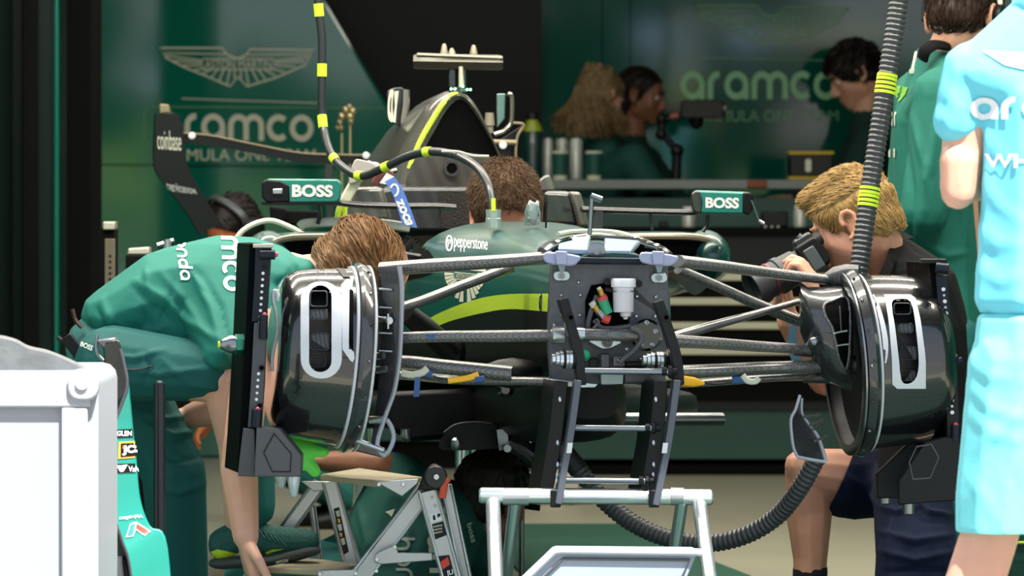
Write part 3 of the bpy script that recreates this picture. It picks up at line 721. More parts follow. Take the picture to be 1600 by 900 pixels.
# bracket shaped fins beside the airbox
for nm, L in [('fin', 0), ('fin', 1)]:
    if not L:
        p = MB(); p.tube(catmull([Cv(x, y, 2.35) for x, y in [(635, 140), (634, 165), (631, 190), (634, 203), (654, 206)]]), .0065, 8, flat=1.5); f_ = p.build('fin', mat('fin_steel', '#9b958a', .25, metal=.9), car)
        p = MB(); p.prism([Cv(x, y, 2.36) for x, y in cat2([(606, 141), (634, 140), (631, 185), (628, 197), (612, 192), (606, 184), (605, 160)], 3, True)], (0, .03, 0)); p.build('fin_plate', M_gloss, f_, bev=.004)
        p = MB(); p.frame([Cv(x, y, 2.35) for x, y in cat2([(609, 142), (615, 142), (613, 165), (615, 188), (610, 190), (606, 180), (606, 160)], 3, True)], [Cv(x, y, 2.35) for x, y in cat2([(611, 152), (612, 152), (611, 165), (611, 176), (610, 176), (609, 172), (609, 160)], 3, True)], (0, .012, 0)); p.prism([Cv(x, y, 2.35) for x, y in [(616, 143), (623, 142), (620, 165), (618, 192), (614, 190), (617, 165)]], (0, .012, 0)); p.build('fin_blade', mat('fin_white', '#cfcdb8', .35), f_)
    else:
        p = MB(); p.tube(catmull([Cv(x, y, 2.3) for x, y in [(793, 146), (799, 150), (800, 170), (798, 192), (788, 204), (772, 210)]]), .0065, 8, flat=1.5); f_ = p.build('fin', mat('fin_steel', '#9b958a', .25, metal=.9), car)
        p = MB(); p.prism([Cv(x, y, 2.31) for x, y in [(776, 146), (790, 146), (789, 185), (776, 200)]], (0, .02, 0)); p.build('fin_plate', mat('fin_glass', '#6d8a86', .15, metal=.6), f_, bev=.003)
p = MB(); p.rod(Cv(765, 196, 2.3), Cv(765, 176, 2.3), .014, 16, .011); p.rod(Cv(765, 208, 2.3), Cv(765, 196, 2.3), .010, 16); p.build('sensor_pot', mat('antenna_grey', '#8d8676', .4, metal=.3), car, angle=60)
p = MB(); p.prism([Cv(x, y, 2.4) for x, y in [(612, 211), (636, 208), (634, 262), (612, 262)]], (0, .1, 0)); p.build('intake_side', M_carbon2, car, bev=.006)
p = MB(); p.rod(Cv(618, 230, 2.36), Cv(634, 229, 2.36), .005); p.build('red_tag', mat('red_tag', '#c22a22', .5), car)

# sidepods
def sidepod(sg):
    st_ = []
    for v, uo, t, b in [(1.42, .575, .965, .86), (1.5, .60, .975, .80), (1.7, .60, .972, .70), (2.1, .54, .955, .62), (2.7, .47, .90, .56), (3.4, .38, .80, .55), (4.1, .30, .70, .55)]:
        ui = .30
        pts = [(ui, t), (uo-.10, t), (uo-.03, t-.015), (uo, t-.05), (uo-.005, t-.10), (uo-.06, t-.15), (ui+(uo-ui)*.55, (t+b)/2-.05), (ui+.03, b), (ui-.05, b-.03)]
        q = cat2(pts, 4); st_.append([C(sg*u, v, w) for u, w in q])
    p = MB(); p.loft(st_, closed=True); return p.build('sidepod', M_green, car, angle=50)
spL, spR = sidepod(-1), sidepod(1)
for sg in (-1, 1):
    ring = cat2([(.30, .962), (.46, .964), (.535, .958), (.57, .938), (.535, .912), (.46, .90), (.30, .897)], 5)
    p = MB(); p.prism([C(sg*u, 1.405, w) for u, w in ring], C(0, .03, 0)-C(0, 0, 0)); p.build('sidepod_inlet', M_void, car, smooth=False)
    lip = [C(sg*u, 1.40, w) for u, w in ring]
    p = MB(); p.tube(lip, .0085, 8); p.build('inlet_lip', mat('lip_bronze', '#b8ae96', .3, metal=.6), car)
    # lower undercut skin in bare carbon
    p = MB(); pts = cat2([(.17, .62), (.29, .78), (.39, .86), (.53, .895), (.58, .89)], 5)
    p.loft([[C(sg*u, 1.36, w) for u, w in pts]+[C(sg*u, 1.36, w-.004) for u, w in reversed(pts)], [C(sg*u, 1.9, w-.03) for u, w in pts]+[C(sg*u, 1.9, w-.034) for u, w in reversed(pts)]]); p.build('undercut_skin', carbon('carbon_undercut', '#26282a', '#3c3e40', 180, .5, .3, .3), car, angle=60)
    p = MB(); p.ell(C(sg*.56, 1.5, .91), (.06, .14, .07), Matrix.Rotation(TH, 3, 'Z'), 3); p.build('sidepod_shoulder', M_green, car)
# white curved lip at the front left sidepod and the floor fence
p = MB(); p.tube(catmull([Cv(x, y, 1.55) for x, y in [(362, 384), (378, 362), (400, 349), (425, 345), (455, 356), (480, 370), (500, 382)]]), .007, 8); p.build('floor_edge_lip', M_cream, car)
p = MB(); p.tube(catmull([Cv(x, y, 1.35) for x, y in [(468, 356), (480, 349), (540, 347), (600, 350), (640, 356)]]), .012, 8, flat=.6); p.build('inlet_top_edge', M_cream, car)
# floor and underbody
st = interp([(.95, .12, .60, .50), (1.3, .42, .585, .49), (1.7, .58, .575, .475), (2.6, .58, .57, .47), (4.2, .5, .60, .50)], 4)
p = MB(); p.loft([sring(v, a, t, b, 32, 5) for v, a, t, b in st]); p.build('floor', carbon('carbon_floor', '#060708', '#0e0f10', 160, .45, .15, .2), car, angle=60).name
st = interp([(.1, .06, .66, .56), (.35, .13, .66, .50), (.8, .17, .64, .475), (1.4, .2, .6, .46)], 5)
p = MB(); p.loft([sring(v, a, t, b, 28, 3.2) for v, a, t, b in st]); p.build('belly', mat('belly_carbon', '#070809', .45, spec=.25), car, angle=60)
M_under = mat('under_carbon', '#060708', .45, spec=.25)
p = MB()
p.loft([[Cv(x, y, v) for x, y in [(612, 612), (740, 606), (850, 622), (856, 668), (760, 682), (640, 690), (604, 668)]] for v in (.75, 1.6)]); p.build('front_fences', M_under, car, bev=.012)
p = MB(); p.loft([[Cv(x, y, v) for x, y in cat2([(690, 702), (700, 672), (730, 660), (770, 662), (800, 690), (780, 700)], 4, True)] for v in (.55, 1.2)]); p.build('splitter', M_under, car, angle=50)
p = MB(); p.lathe(Cv(712, 697, .53), (0, 0, 1), [(-.010, .007), (0, .013), (.014, .012), (.02, .006)], 16); p.prism([Cv(x, y, .5) for x, y in [(776, 672), (792, 670), (796, 700), (780, 704)]], (0, .03, 0)); p.lathe(Cv(793, 700, .48), (0, -1, 0), [(0, .009), (.03, .009)], 14); p.lathe(Cv(634, 684, .7), (0, 0, 1), [(-.01, .008), (0, .014), (.02, .012)], 16); p.split('jack_bracket', M_steel, car)
p = MB(); p.tube(catmull([Cv(x, y, .5) for x, y in [(795, 690), (815, 700), (835, 715), (850, 726)]]), .022, 10, flat=.7); p.rod(Cv(834, 727, .45), Cv(858, 727, .45), .012); p.build('tow_strut', mat('strut_gloss', '#2b2d2f', .15, metal=.6), car)
p = MB(); p.prism([Cv(x, y, .52) for x, y in [(816, 666), (845, 665), (846, 678), (816, 680)]], (0, .04, 0)); q = p.build('sensor_block', M_black, car, bev=.003)
p = MB(); p.prism([Cv(x, y, .5) for x, y in [(826, 670), (831, 670), (831, 679), (826, 680)]], (0, .01, 0)); p.build('red_button', mat('red_tag', '#c22a22', .5), q)
p = MB(); p.prism([Cv(x, y, .5) for x, y in [(821, 679), (832, 679), (830, 693), (824, 693)]], (0, .01, 0)); p.build('silver_tab', M_alu, q)
p = MB(); p.tube(catmull([Cv(x, y, .55) for x, y in [(694, 676), (712, 664), (740, 660), (768, 662)]]), .003, 6); p.tube(catmull([Cv(x, y, .4) for x, y in [(812, 560), (813, 590), (830, 612), (856, 618)]]), .0025, 6); p.tube(catmull([Cv(x, y, .5) for x, y in [(823, 660), (822, 630), (832, 612), (846, 622), (848, 655)]]), .009, 8); p.split('cable', M_rubber, car)
p = MB(); p.lathe(Cv(790, 608, .3), (0, -1, 0), [(0, .022), (.03, .02), (.04, .01)], 16); p.build('belly_fastener', M_gloss, car)
# steel bar below the right side, the jacking beam
p = MB(); p.rod(C(-.05, .55, W(0, 653, .6).z), Cv(1128, 655, .72), .016, 20); p.build('support_beam', M_steel, car)
p = MB(); p.lathe(Cv(952, 640, .45), C(-1, 0, 0)-C(0, 0, 0), [(0, .065), (.03, .07), (.10, .055), (.14, .03)], 28); p.build('belly_duct', M_carbon2, car)

# mirrors
def mirror(quad_body, dark, textq, name_y, v):
    p = MB(); f = [Cv(x, y, v) for x, y in quad_body]; c = sum(f, V())/len(f)
    p.loft([f, [c+(q-c)*1.0+V((0, .05, 0)) for q in f], [c+(q-c)*.85+V((0, .10, 0)) for q in f]]); b = p.build('mirror', M_team, car, bev=.008, seg=3)
    p = MB(); g = [Cv(x, y, v) for x, y in dark]; p.prism([q+V((0, -.004, 0)) for q in g], (0, .035, 0)); p.build('mirror_end', M_black, b, bev=.004)
    decal('lettering', [text_q('BOSS', textq, .045)], caster([b], .002), M_white, b, 5)
    return b
b = mirror([(412, 284), (418, 279), (528, 280), (534, 287), (532, 310), (526, 317), (420, 318), (411, 311)], [(409, 286), (415, 280), (438, 282), (452, 290), (453, 316), (418, 317), (409, 309)], [(456, 288), (520, 289), (520, 308), (456, 308)], 0, 1.3)
p = MB(); p.prism([q+V((0, -.01, 0)) for q in [Cv(x, y, 1.3) for x, y in [(426, 295), (442, 294), (442, 304), (426, 304)]]], (0, .02, 0)); p.build('mirror_lens', M_alu, b, bev=.003)
p = MB(); p.rbox(Cv(472, 318, 1.33), (124*S(1.3), .09, .008), .003); p.build('mirror_base', M_black, b)
b = mirror([(1081, 303), (1086, 297), (1170, 300), (1176, 306), (1174, 330), (1168, 335), (1088, 334), (1082, 328)], [(1160, 301), (1172, 300), (1177, 306), (1176, 329), (1169, 337), (1160, 332)], [(1102, 308), (1155, 309), (1154, 326), (1102, 325)], 0, 1.28)
p = MB(); p.prism([q+V((0, -.005, 0)) for q in [Cv(x, y, 1.28) for x, y in [(1080, 303), (1086, 297), (1094, 299), (1098, 315), (1096, 333), (1087, 333), (1081, 327)]]], (0, .03, 0)); p.build('mirror_end', M_carbon, b, bev=.004)
p = MB(); p.tube(catmull([Cv(x, y, 1.27) for x, y in [(1174, 313), (1179, 326), (1184, 340), (1188, 348)]]), .002, 6); p.rod(Cv(1186, 346, 1.27), Cv(1193, 350, 1.27), .006); p.build('mirror_wire', M_alu, b)
p = MB(); p.tube(catmull([Cv(x, y, 1.33) for x, y in [(522, 316), (560, 320), (620, 322), (680, 322), (711, 324)]]), .008, 8, flat=2.6); p.rod(Cv(687, 324, 1.33), Cv(686, 354, 1.33), .004, 8); p.tube(catmull([Cv(x, y, 1.33) for x, y in [(498, 320), (500, 336), (496, 350)]]), .008, 8, flat=.7); p.build('mirror_stay', M_carbon2, car)
p = MB(); p.tube(catmull([Cv(x, y, 1.33) for x, y in [(908, 327), (960, 329), (1030, 331), (1088, 332)]]), .008, 8, flat=2.6); p.rod(Cv(1016, 336, 1.33), Cv(1019, 360, 1.33), .004, 8); p.tube(catmull([Cv(x, y, 1.33) for x, y in [(1106, 336), (1104, 352), (1098, 362)]]), .008, 8, flat=.7); p.prism([Cv(x, y, 1.3) for x, y in [(930, 330), (942, 330), (942, 358), (926, 358)]], (0, .05, 0)); p.build('mirror_stay', M_carbon2, car)

# rear wing
vr = 4.25
def wall_strip(L, R, v, dv, mt, nm, par, bev=0):
    p = MB(); a = catmull([Cv(x, y, v) for x, y in L], 5); b = catmull([Cv(x, y, v) for x, y in R], 5); t = C(0, dv, 0)-C(0, 0, 0)
    p.loft([[q, r, r+t, q+t] for q, r in zip(a, b)]); return p.build(nm, mt, par, bev=bev)
M_wingblk = mat('wing_carbon', '#050e0d', .4, spec=.3)
ep = wall_strip([(243, 178), (242, 205), (242, 262), (262, 292), (290, 330), (312, 366)], [(279, 178), (286, 200), (288, 235), (294, 262), (318, 305), (345, 350)], vr, .03, M_wingblk, 'wing_endplate', car)
ce = caster([ep], .003)
decal('lettering', [text_q('coinbase', [(245, 203), (283, 205), (283, 236), (246, 233)], 0)], ce, M_cream, ep, 6)
decal('lettering', [text_q('servicenow', [(257, 282), (302, 292), (310, 304), (264, 299)], .02)], ce, mat('grey_print', '#8f9792', .5), ep, 6)
p = MB(); p.prism([Cv(x, y, vr) for x, y in [(249, 162), (263, 163), (267, 176), (249, 178)]], (0, .04, 0)); p.build('endplate_tab', mat('tab_bronze', '#8e8268', .4, metal=.5), ep, bev=.004)
p = MB(); tops = catmull([Cv(x, y, vr+.05) for x, y in [(286, 208), (330, 212), (400, 226), (470, 239), (540, 242), (612, 243)]], 6); bots = catmull([Cv(x, y, vr+.05) for x, y in [(286, 224), (330, 228), (400, 240), (470, 253), (540, 256), (612, 252)]], 6)
p.loft([[a, a+V((0, .03, .004)), a+V((0, .22, -.004)), b+V((0, .22, 0)), b] for a, b in zip(tops, bots)]); p.build('wing_mainplane', M_wingblk, car)
p = MB(); p.tube([a+V((0, -.001, 0)) for a in tops], .003, 6); p.build('wing_lip', mat('tab_bronze', '#8e8268', .4, metal=.5), car)
for px, py in [(300, 212), (572, 243), (786, 227)]:
    p = MB(); p.lathe(Cv(px, py, vr-.01 if px < 700 else 2.9), (0, -1, 0), [(0, .011), (.012, .010), (.014, .005)], 16); p.build('wing_fastener', M_white, car)
p = MB(); p.prism([Cv(x, y, vr+.1) for x, y in [(508, 255), (520, 255), (520, 345), (510, 345)]], (0, .03, 0)); p.build('wing_pylon', M_gloss, car)
ep2 = wall_strip([(778, 222), (780, 240), (788, 262), (800, 290)], [(818, 196), (808, 215), (806, 240), (808, 290)], 2.95, .03, M_wingblk, 'wing_flap_side', car)
p = MB(); p.tube(catmull([Cv(x, y, 2.93) for x, y in [(800, 192), (818, 195), (809, 212), (806, 235), (806, 265)]]), .004, 6); p.rod(Cv(770, 222, 2.93), Cv(806, 223, 2.93), .008, 10); p.build('flap_edge', mat('tab_bronze', '#8e8268', .4, metal=.5), ep2)

# ---------------------------------------------------------------- suspension
def arm(name, pts, r, flat=2.0, mt=None, par=car):
    p = MB(); P_ = catmull([W(*q) for q in pts], 6)
    if isinstance(r, (list, tuple)):
        n = len(P_)-1; rr_ = [r[0]+(r[1]-r[0])*i/n for i in range(n+1)]
    else: rr_ = r
    p.tube(P_, rr_, 14, flat=flat, up=(0, 0, 1)); return p.build(name, mt or M_arm, par, angle=60)
yl, yr = -.10, .12; yc = -.14
k = S(0)
arm('wishbone_arm', [(596, 421, yl), (660, 416, yl-.02), (740, 411, -.13), (800, 407, -.14), (862, 402, -.14)], (11.5*k, 10*k))
arm('wishbone_arm', [(622, 482, .02), (660, 470, .03), (720, 447, .06), (800, 417, .08)], (8*k, 8.5*k))
arm('track_rod', [(596, 529, -.14), (680, 526, -.16), (800, 525, -.18), (872, 524, -.18)], (8.5*k, 9.5*k), 1.2)
arm('wishbone_arm', [(596, 566, -.10), (640, 567, -.11), (700, 574, -.13), (800, 584, -.14)], (11*k, 12*k), 1.6)
arm('wishbone_arm', [(596, 584, -.05), (650, 588, -.05), (720, 594, -.08), (860, 596, -.1)], (7*k, 7*k), 1.6)
arm('push_rod', [(636, 490, .25), (670, 518, .28), (705, 552, .32)], (17*k, 20*k), 1.0, M_under)
p = MB(); p.ell(W(800, 583, .0), (.075, .06, .035)); p.ell(W(712, 548, .33), (.025, .025, .04)); p.split('arm_fairing', M_under, car)
arm('wishbone_arm', [(1058, 408, -.12), (1120, 415, -.06), (1200, 426, .03), (1292, 437, .10)], (10*k, 8*k))
arm('wishbone_arm', [(1060, 421, .1), (1120, 447, .14), (1180, 474, .18), (1262, 507, .22)], (7.5*k, 9*k))
arm('push_rod', [(1050, 528, .06), (1120, 507, .10), (1200, 485, .14), (1293, 458, .2)], (9*k, 4*k), 1.4)
arm('track_rod', [(1048, 532, -.16), (1110, 536, -.10), (1180, 541, -.02), (1262, 546, .05)], (10*k, 8*k), 1.2)
arm('wishbone_arm', [(1050, 582, -.14), (1120, 579, -.08), (1200, 575, 0), (1322, 571, .08)], (11*k, 10*k), 1.6)
arm('wishbone_arm', [(1050, 601, -.1), (1120, 597, -.03), (1200, 591, .03), (1270, 587, .08)], (6*k, 6*k), 1.6)
M_ytape = mat('yellow_tape', '#f2b416', .55); M_btape = mat('blue_tape', '#2d558c', .5)
p = MB(); p.tube(catmull([W(x, y, -.17) for x, y in [(700, 595), (715, 593), (735, 590), (748, 585)]]), [.006]*0 or .007, 8, flat=.8); p.build('yellow_tape', M_ytape, car)
p = MB(); p.tube([W(742, 593, -.17), W(757, 592, -.17)], .008, 8); p.prism([W(x, y, -.17) for x, y in [(648, 590), (657, 590), (655, 620), (646, 620)]], (0, .003, 0)); p.tube([W(660, 581, -.15), W(676, 585, -.15)], .009, 8); p.split('blue_tape', M_btape, car)
p = MB(); p.tube(catmull([W(x, y, -.16) for x, y in [(627, 583), (645, 586), (660, 582), (668, 575)]]), .008, 8, flat=.6); p.build('white_wrap', M_cream, car)
p = MB(); p.tube([W(1066, 595, -.17), W(1084, 597, -.16), W(1100, 599, -.14)], [.012, .011, .004], 8, flat=.6); p.build('yellow_tape', M_ytape, car)
p = MB(); p.tube([W(1144, 594, -.06), W(1160, 593, -.06)], .010, 8); p.split('blue_tape', M_btape, car)
p = MB(); p.tube(catmull([W(x, y, -.07) for x, y in [(1160, 586), (1168, 595), (1180, 596), (1186, 590)]]), .007, 8, flat=.7); p.build('white_wrap', M_cream, car)
p = MB(); p.tube(catmull([W(x, y, -.12) for x, y in [(1096, 598), (1125, 600), (1145, 595)]]), .002, 6); p.tube(catmull([W(x, y, -.17) for x, y in [(676, 587), (690, 592), (702, 594)]]), .002, 6); p.split('sensor_wire', M_rubber, car)
p = MB(); p.prism([W(x, y, -.155) for x, y in [(630, 527), (642, 525), (640, 532), (626, 533)]]+[], (0, .002, 0)); p.prism([W(x, y, -.175) for x, y in [(664, 522), (684, 522), (690, 530), (670, 530)]], (0, .002, 0)); p.split('blue_tape', M_btape, car)
strapb = MB(); strapb.prism([W(x, y, .3) for x, y in [(1234, 510), (1244, 505), (1246, 535), (1250, 552), (1256, 588), (1244, 590), (1236, 560), (1228, 545)]], (0, .004, 0)); strapb.build('blue_strap', mat('blue_grey_strap', '#5f86a0', .5), car)

# ---------------------------------------------------------------- wheel drums
M_drum = carbon('carbon_drum', '#08090a', '#1c1e21', 210, .25, 1, .04)
def drum(sg):
    cx, cy = (500, 555) if sg < 0 else (1400, 563)
    yy = C(sg*.66, 0, 0).y
    cen = W(cx, cy, yy)
    tilt = radians(5 if sg < 0 else -3.5)
    ax = (C(-sg, 0, 0)-C(0, 0, 0)).normalized()          # pointing inboard
    ax = (Matrix.Rotation(tilt, 3, 'Y') @ ax).normalized()
    return cen, ax
def pick(o, poly_px):       # remove the faces whose centre lies in a photo polygon, camera side only
    b = bmesh.new(); b.from_mesh(o.data); w = WL[o.name]; dead = []
    def inside(x, y):
        c = False; n = len(poly_px)
        for i in range(n):
            x1, y1 = poly_px[i]; x2, y2 = poly_px[i-1]
            if (y1 > y) != (y2 > y) and x < (x2-x1)*(y-y1)/(y2-y1)+x1: c = not c
        return c
    for f in b.faces:
        q = f.calc_center_median()+w
        if f.normal.y < -.05 and inside(*PJ(q)): dead.append(f)
    bmesh.ops.delete(b, geom=dead, context='FACES'); b.to_mesh(o.data); b.free()
def fine(prof, n):
    out = []
    for (t0_, r0_), (t1_, r1_) in zip(prof, prof[1:]):
        m_ = max(1, int(abs(t1_-t0_)/n)+1)
        out += [(t0_+(t1_-t0_)*i/m_, r0_+(r1_-r0_)*i/m_) for i in range(m_)]
    return out+[prof[-1]]
def build_drum(sg):
    cen, ax = drum(sg)
    fs_ = -.036 if sg < 0 else -.008
    prof = [(-.105, .02), (-.108, .12), (-.104, .150), (-.092, .170), (-.07, .184), (-.03, .192), (.02, .197), (.085+fs_, .200)]
    p = MB(); p.lathe(cen, ax, fine(cat2(prof, 3), .004), 220, cap=False); d = p.build('brake_drum', M_drum, car, angle=60)
    p = MB(); p.lathe(cen, ax, [(-.06, .02), (-.06, .155), (.07, .165)], 60, cap=False); p.build('drum_liner', mat('liner', '#0b0c0d', .6), d)
    # flange ring: pale lip, dark groove, pale lip
    M_lip = mat('white_edge', '#c9ccd2', .35)
    p = MB(); p.lathe(cen+ax*fs_, ax, [(.085, .196), (.087, .205), (.092, .206), (.095, .199)], 96, cap=False); p.build('flange_edge', M_lip, d)
    p = MB(); p.lathe(cen+ax*fs_, ax, [(.094, .198), (.096, .211), (.104, .216), (.112, .214), (.122, .209), (.126, .200)], 96, cap=False); p.build('flange', M_carbon, d)
    p = MB(); p.lathe(cen+ax*fs_, ax, [(.124, .2), (.126, .210), (.130, .210), (.133, .202), (.133, .185)], 96, cap=False); p.build('flange_edge', M_lip if sg < 0 else M_steel, d)
    p = MB(); p.lathe(cen+ax*fs_, ax, [(.128, .203), (.10, .19), (.09, .15), (.085, .03)], 64, cap=False); p.build('drum_backplate', mat('backplate', '#0c0d0f', .5), d)
    return d, cen, ax
dl, cl, al = build_drum(-1)
dr_, crr, ar = build_drum(1)
M_wtape = mat('white_masking', '#d6d9de', .5)
def capsule(x0, y0, x1, y1, r, skew=0):
    pts = []
    for cx, cy, a0 in [(x1-r, y1-r, 0), (x0+r, y1-r, 90), (x0+r, y0+r, 180), (x1-r, y0+r, 270)]:
        for i in range(7): a = radians(a0+15*i); pts.append((cx+r*cos(a), cy+r*sin(a)))
    return pts
def slots(d, outer, inner, cen, ax, rows, ang):
    f = caster([d], .0022)
    decal('slot_surround', [ring2(outer, inner)], f, M_wtape, d, 5)
    pick(d, inner)
    for (x0, y0, x1, y1, mesh) in rows:
        yy = cen.y-.165
        q = [W(x, y, yy) for x, y in capsule(x0, y0, x1, y1, 5)]; c = sum(q, V())/len(q)
        p = MB(); p.frame(q, [c+(v-c)*.84 for v in q], (0, .012, 0)); fr = p.build('duct_frame', M_carbon, d, bev=.002)
        if mesh:
            p = MB(); q2 = [c+(v-c)*.86+V((0, .008, 0)) for v in q]; p.prism(q2, (0, .004, 0)); p.build('duct_mesh', MESH, fr, smooth=False)
def ring2(o, i):
    n = len(o); return (list(o)+list(i), [(k, (k+1) % n, n+(k+1) % n, n+k) for k in range(n)])
MESH = carbon('duct_mesh_weave', '#1c1d20', '#6b6e72', 420, .5, 0)
o_ = capsule(470, 441, 534, 591, 30); i_ = capsule(483, 447, 518, 581, 17)
slots(dl, o_, i_, cl, al, [(484, 454, 512, 480, False), (484, 483, 513, 500, True), (484, 519, 516, 548, True), (484, 556, 510, 574, True)], 0)
o_ = [(a, b) for a, b in [(1381, 461), (1429, 461), (1438, 500), (1446, 560), (1446, 607), (1394, 607), (1393, 560), (1388, 500)]]
o_ = [(o_[int(k)][0]+(o_[(int(k)+1) % 8][0]-o_[int(k)][0])*(k % 1), o_[int(k)][1]+(o_[(int(k)+1) % 8][1]-o_[int(k)][1])*(k % 1)) for k in [i*8/28 for i in range(28)]]
i0_ = [(1393, 474), (1406, 468), (1422, 472), (1429, 500), (1435, 560), (1432, 588), (1420, 599), (1408, 594), (1404, 560), (1398, 510)]
i_ = cat2(i0_, 6, True); n_ = len(i_); i_ = [i_[int(i*n_/28)] for i in range(28)]
# align starting corner
def align(o, i):
    best = min(range(len(i)), key=lambda s_: sum(hypot(o[k][0]-i[(k+s_) % len(i)][0], o[k][1]-i[(k+s_) % len(i)][1]) for k in range(len(o))))
    return [i[(k+best) % len(i)] for k in range(len(i))]
i_ = align(o_, i_)
slots(dr_, o_, i_, crr, ar, [(1396, 473, 1424, 492, False), (1402, 505, 1428, 521, True), (1405, 540, 1434, 563, True), (1406, 578, 1432, 596, True)], 0)
# second slot next to the flange
f = caster([dl], .002)
decal('slot_marking', [poly_s([(533, 446), (540, 438), (552, 437), (550, 451), (546, 456), (545, 536), (553, 551), (555, 569), (547, 563), (535, 546)])], f, M_wtape, dl, 5)
decal('side_slot', [poly_s([(546, 452), (552, 455), (552, 549), (545, 545)])], f, M_void, dl, 5)
decal('side_slot_tip', [poly_s([(522, 415), (536, 434), (548, 434), (534, 416)])], f, M_black, dl, 5)
f = caster([dr_], .002)
decal('slot_marking', [poly_s(cat2([(1352, 458), (1366, 462), (1378, 490), (1387, 530), (1386, 560), (1378, 580), (1371, 584), (1373, 566), (1369, 520), (1362, 480)], 4, True))], f, M_wtape, dr_, 5)
decal('side_slot', [poly_s(cat2([(1353, 462), (1362, 490), (1369, 530), (1373, 566), (1367, 562), (1362, 520), (1356, 485)], 3, True))], f, M_void, dr_, 5)
# thin white rail at the outer rim of the left drum
p = MB(); p.tube(catmull([W(x, y, cl.y-.10) for x, y in [(434, 470), (432, 456), (427, 456), (427, 470), (432, 490), (433, 520), (426, 555), (425, 580)]]), .004, 8); p.build('rim_rail', M_wtape, dl)
p = MB(); p.tube(catmull([W(x, y, crr.y-.10) for x, y in [(1462, 474), (1468, 490), (1474, 530), (1478, 560), (1476, 588)]]), .004, 8); p.build('rim_rail', M_steel, dr_)
# bolts on the flanges
for c_, a_, sgx, ii in [(cl, al, -1, dl), (crr, ar, 1, dr_)]:
    N = V((0, 0, 1)); N = (N-a_*a_.dot(N)).normalized(); B = a_.cross(N)
    if B.y > 0: B = -B
    for kk in range(7):
        t = radians(-66+22*kk); q = c_+a_*(.116+(-.036 if sgx < 0 else -.008))+(B*cos(t)+N*sin(t))*.213
        p = MB(); p.ell(q, .0042, sub=1); p.build('flange_bolt', M_steel if kk % 2 else M_gloss, ii)
# inner side of the left drum: vane, standoffs, cooling box
vane = MB()
oc = catmull([W(x, y, -.20) for x, y in [(624, 416), (628, 450), (627, 500), (624, 560), (616, 610), (602, 650), (590, 690), (594, 706), (600, 712)]], 6)
ic = catmull([W(x, y, -.19) for x, y in [(590, 417), (597, 450), (597, 500), (594, 560), (590, 610), (586, 650), (580, 690), (584, 700), (592, 708)]], 6)
vane.loft([[a, a+V((-.004, .05, 0)), b+V((0, .06, 0)), b] for a, b in zip(oc, ic)]); va = vane.build('brake_vane', M_carbon, car)
p = MB(); p.tube([q+V((0, -.004, 0)) for q in oc]+[q+V((0, -.004, 0)) for q in catmull([W(x, y, -.2) for x, y in [(600, 712), (608, 704), (615, 685), (612, 668), (604, 655)]], 5)], .0055, 8); p.build('vane_edge', mat('pale_edge', '#9fa3ad', .35, metal=.3), va)
for (x0, y0, x1, y1, r) in [(588, 498, 612, 500, .007), (588, 578, 604, 576, .008), (578, 656, 597, 656, .009), (556, 688, 600, 704, .006), (588, 556, 600, 556, .008)]:
    p = MB(); p.rod(W(x0, y0, -.2), W(x1, y1, -.21), r); p.build('standoff', M_alu, va)
p = MB(); p.rbox(W(603, 505, -.16), (22*k, .06, 150*k), .008); p.build('cooling_box', M_black, va)
for q in (452, 480, 520, 548):
    p = MB(); p.rod(W(592, q, -.2), W(613, q+1, -.2), .0035); p.build('box_rib', M_steel, va)
p = MB(); p.rod(W(606, 490, -.215), W(606, 514, -.215), .0035); p.lathe(W(608, 501, -.205), (0, -1, 0), [(0, .009), (.012, .009), (.014, .005)], 14); p.build('vane_nut', M_alu, va)
p = MB(); p.prism([W(x, y, -.1) for x, y in [(484, 690), (500, 684), (560, 690), (606, 706), (600, 716), (560, 706)]], (0, .09, 0)); p.build('lower_vane', M_carbon, va, bev=.003)
# inner side of the right drum: scoop, winglet, caps
ys = crr.y-.1
scoop = MB()
sec = [(1250, 480, 40, .05), (1262, 500, 52, .08), (1285, 520, 72, .10), (1310, 525, 80, .10), (1330, 530, 82, .08)]
scoop.loft([[W(x, cy, ys+.06)+V((0, cos(2*pi*i/24)*dp, sin(2*pi*i/24)*ry*k)) for i in range(24)] for x, cy, ry, dp in sec]); so = scoop.build('brake_scoop', M_carbon, car, angle=60)
fsc = caster([so], .002)
mouth = cat2([(1288, 478), (1300, 471), (1325, 470), (1327, 540), (1322, 575), (1312, 562), (1306, 535), (1300, 512), (1290, 495)], 4, True)
decal('scoop_mouth', [poly_s(mouth)], fsc, M_void, so, 6)
p = MB(); p.tube([q for q in [fsc(x, y) for x, y in mouth+mouth[:1]] if q], .0035, 8); p.build('scoop_rim', M_arm, so)
p = MB(); p.tube(catmull([W(x, y, ys-.05) for x, y in [(1302, 522), (1312, 519), (1324, 517)]]), .0022, 6); p.tube(catmull([W(x, y, ys-.05) for x, y in [(1306, 541), (1316, 539), (1326, 538)]]), .0022, 6); p.tube([W(1312, 478, ys-.05), W(1315, 520, ys-.05)], .0015, 6); p.split('scoop_vane', M_steel, so)
p = MB(); p.lathe(W(1290, 436, .1), (1, -.2, .1), [(0, .014), (.02, .026), (.05, .03), (.08, .025)], 18); p.lathe(W(1240, 547, .05), (1, -.1, 0), [(0, .012), (.03, .016), (.09, .018)], 14); p.lathe(W(1310, 570, .06), (1, 0, 0), [(0, .02), (.04, .022)], 16); p.lathe(W(1255, 590, .08), (1, 0, 0), [(0, .012), (.06, .014)], 14); p.split('joint_cup', M_carbon2, car)
p = MB(); p.ell(W(1272, 534, ys-.03), (.012, .01, .012)); p.build('joint_bolt', M_steel, car)
oc = catmull([W(x, y, -.10) for x, y in [(1250, 617), (1243, 640), (1236, 655), (1237, 680), (1240, 700), (1246, 714)]], 5)
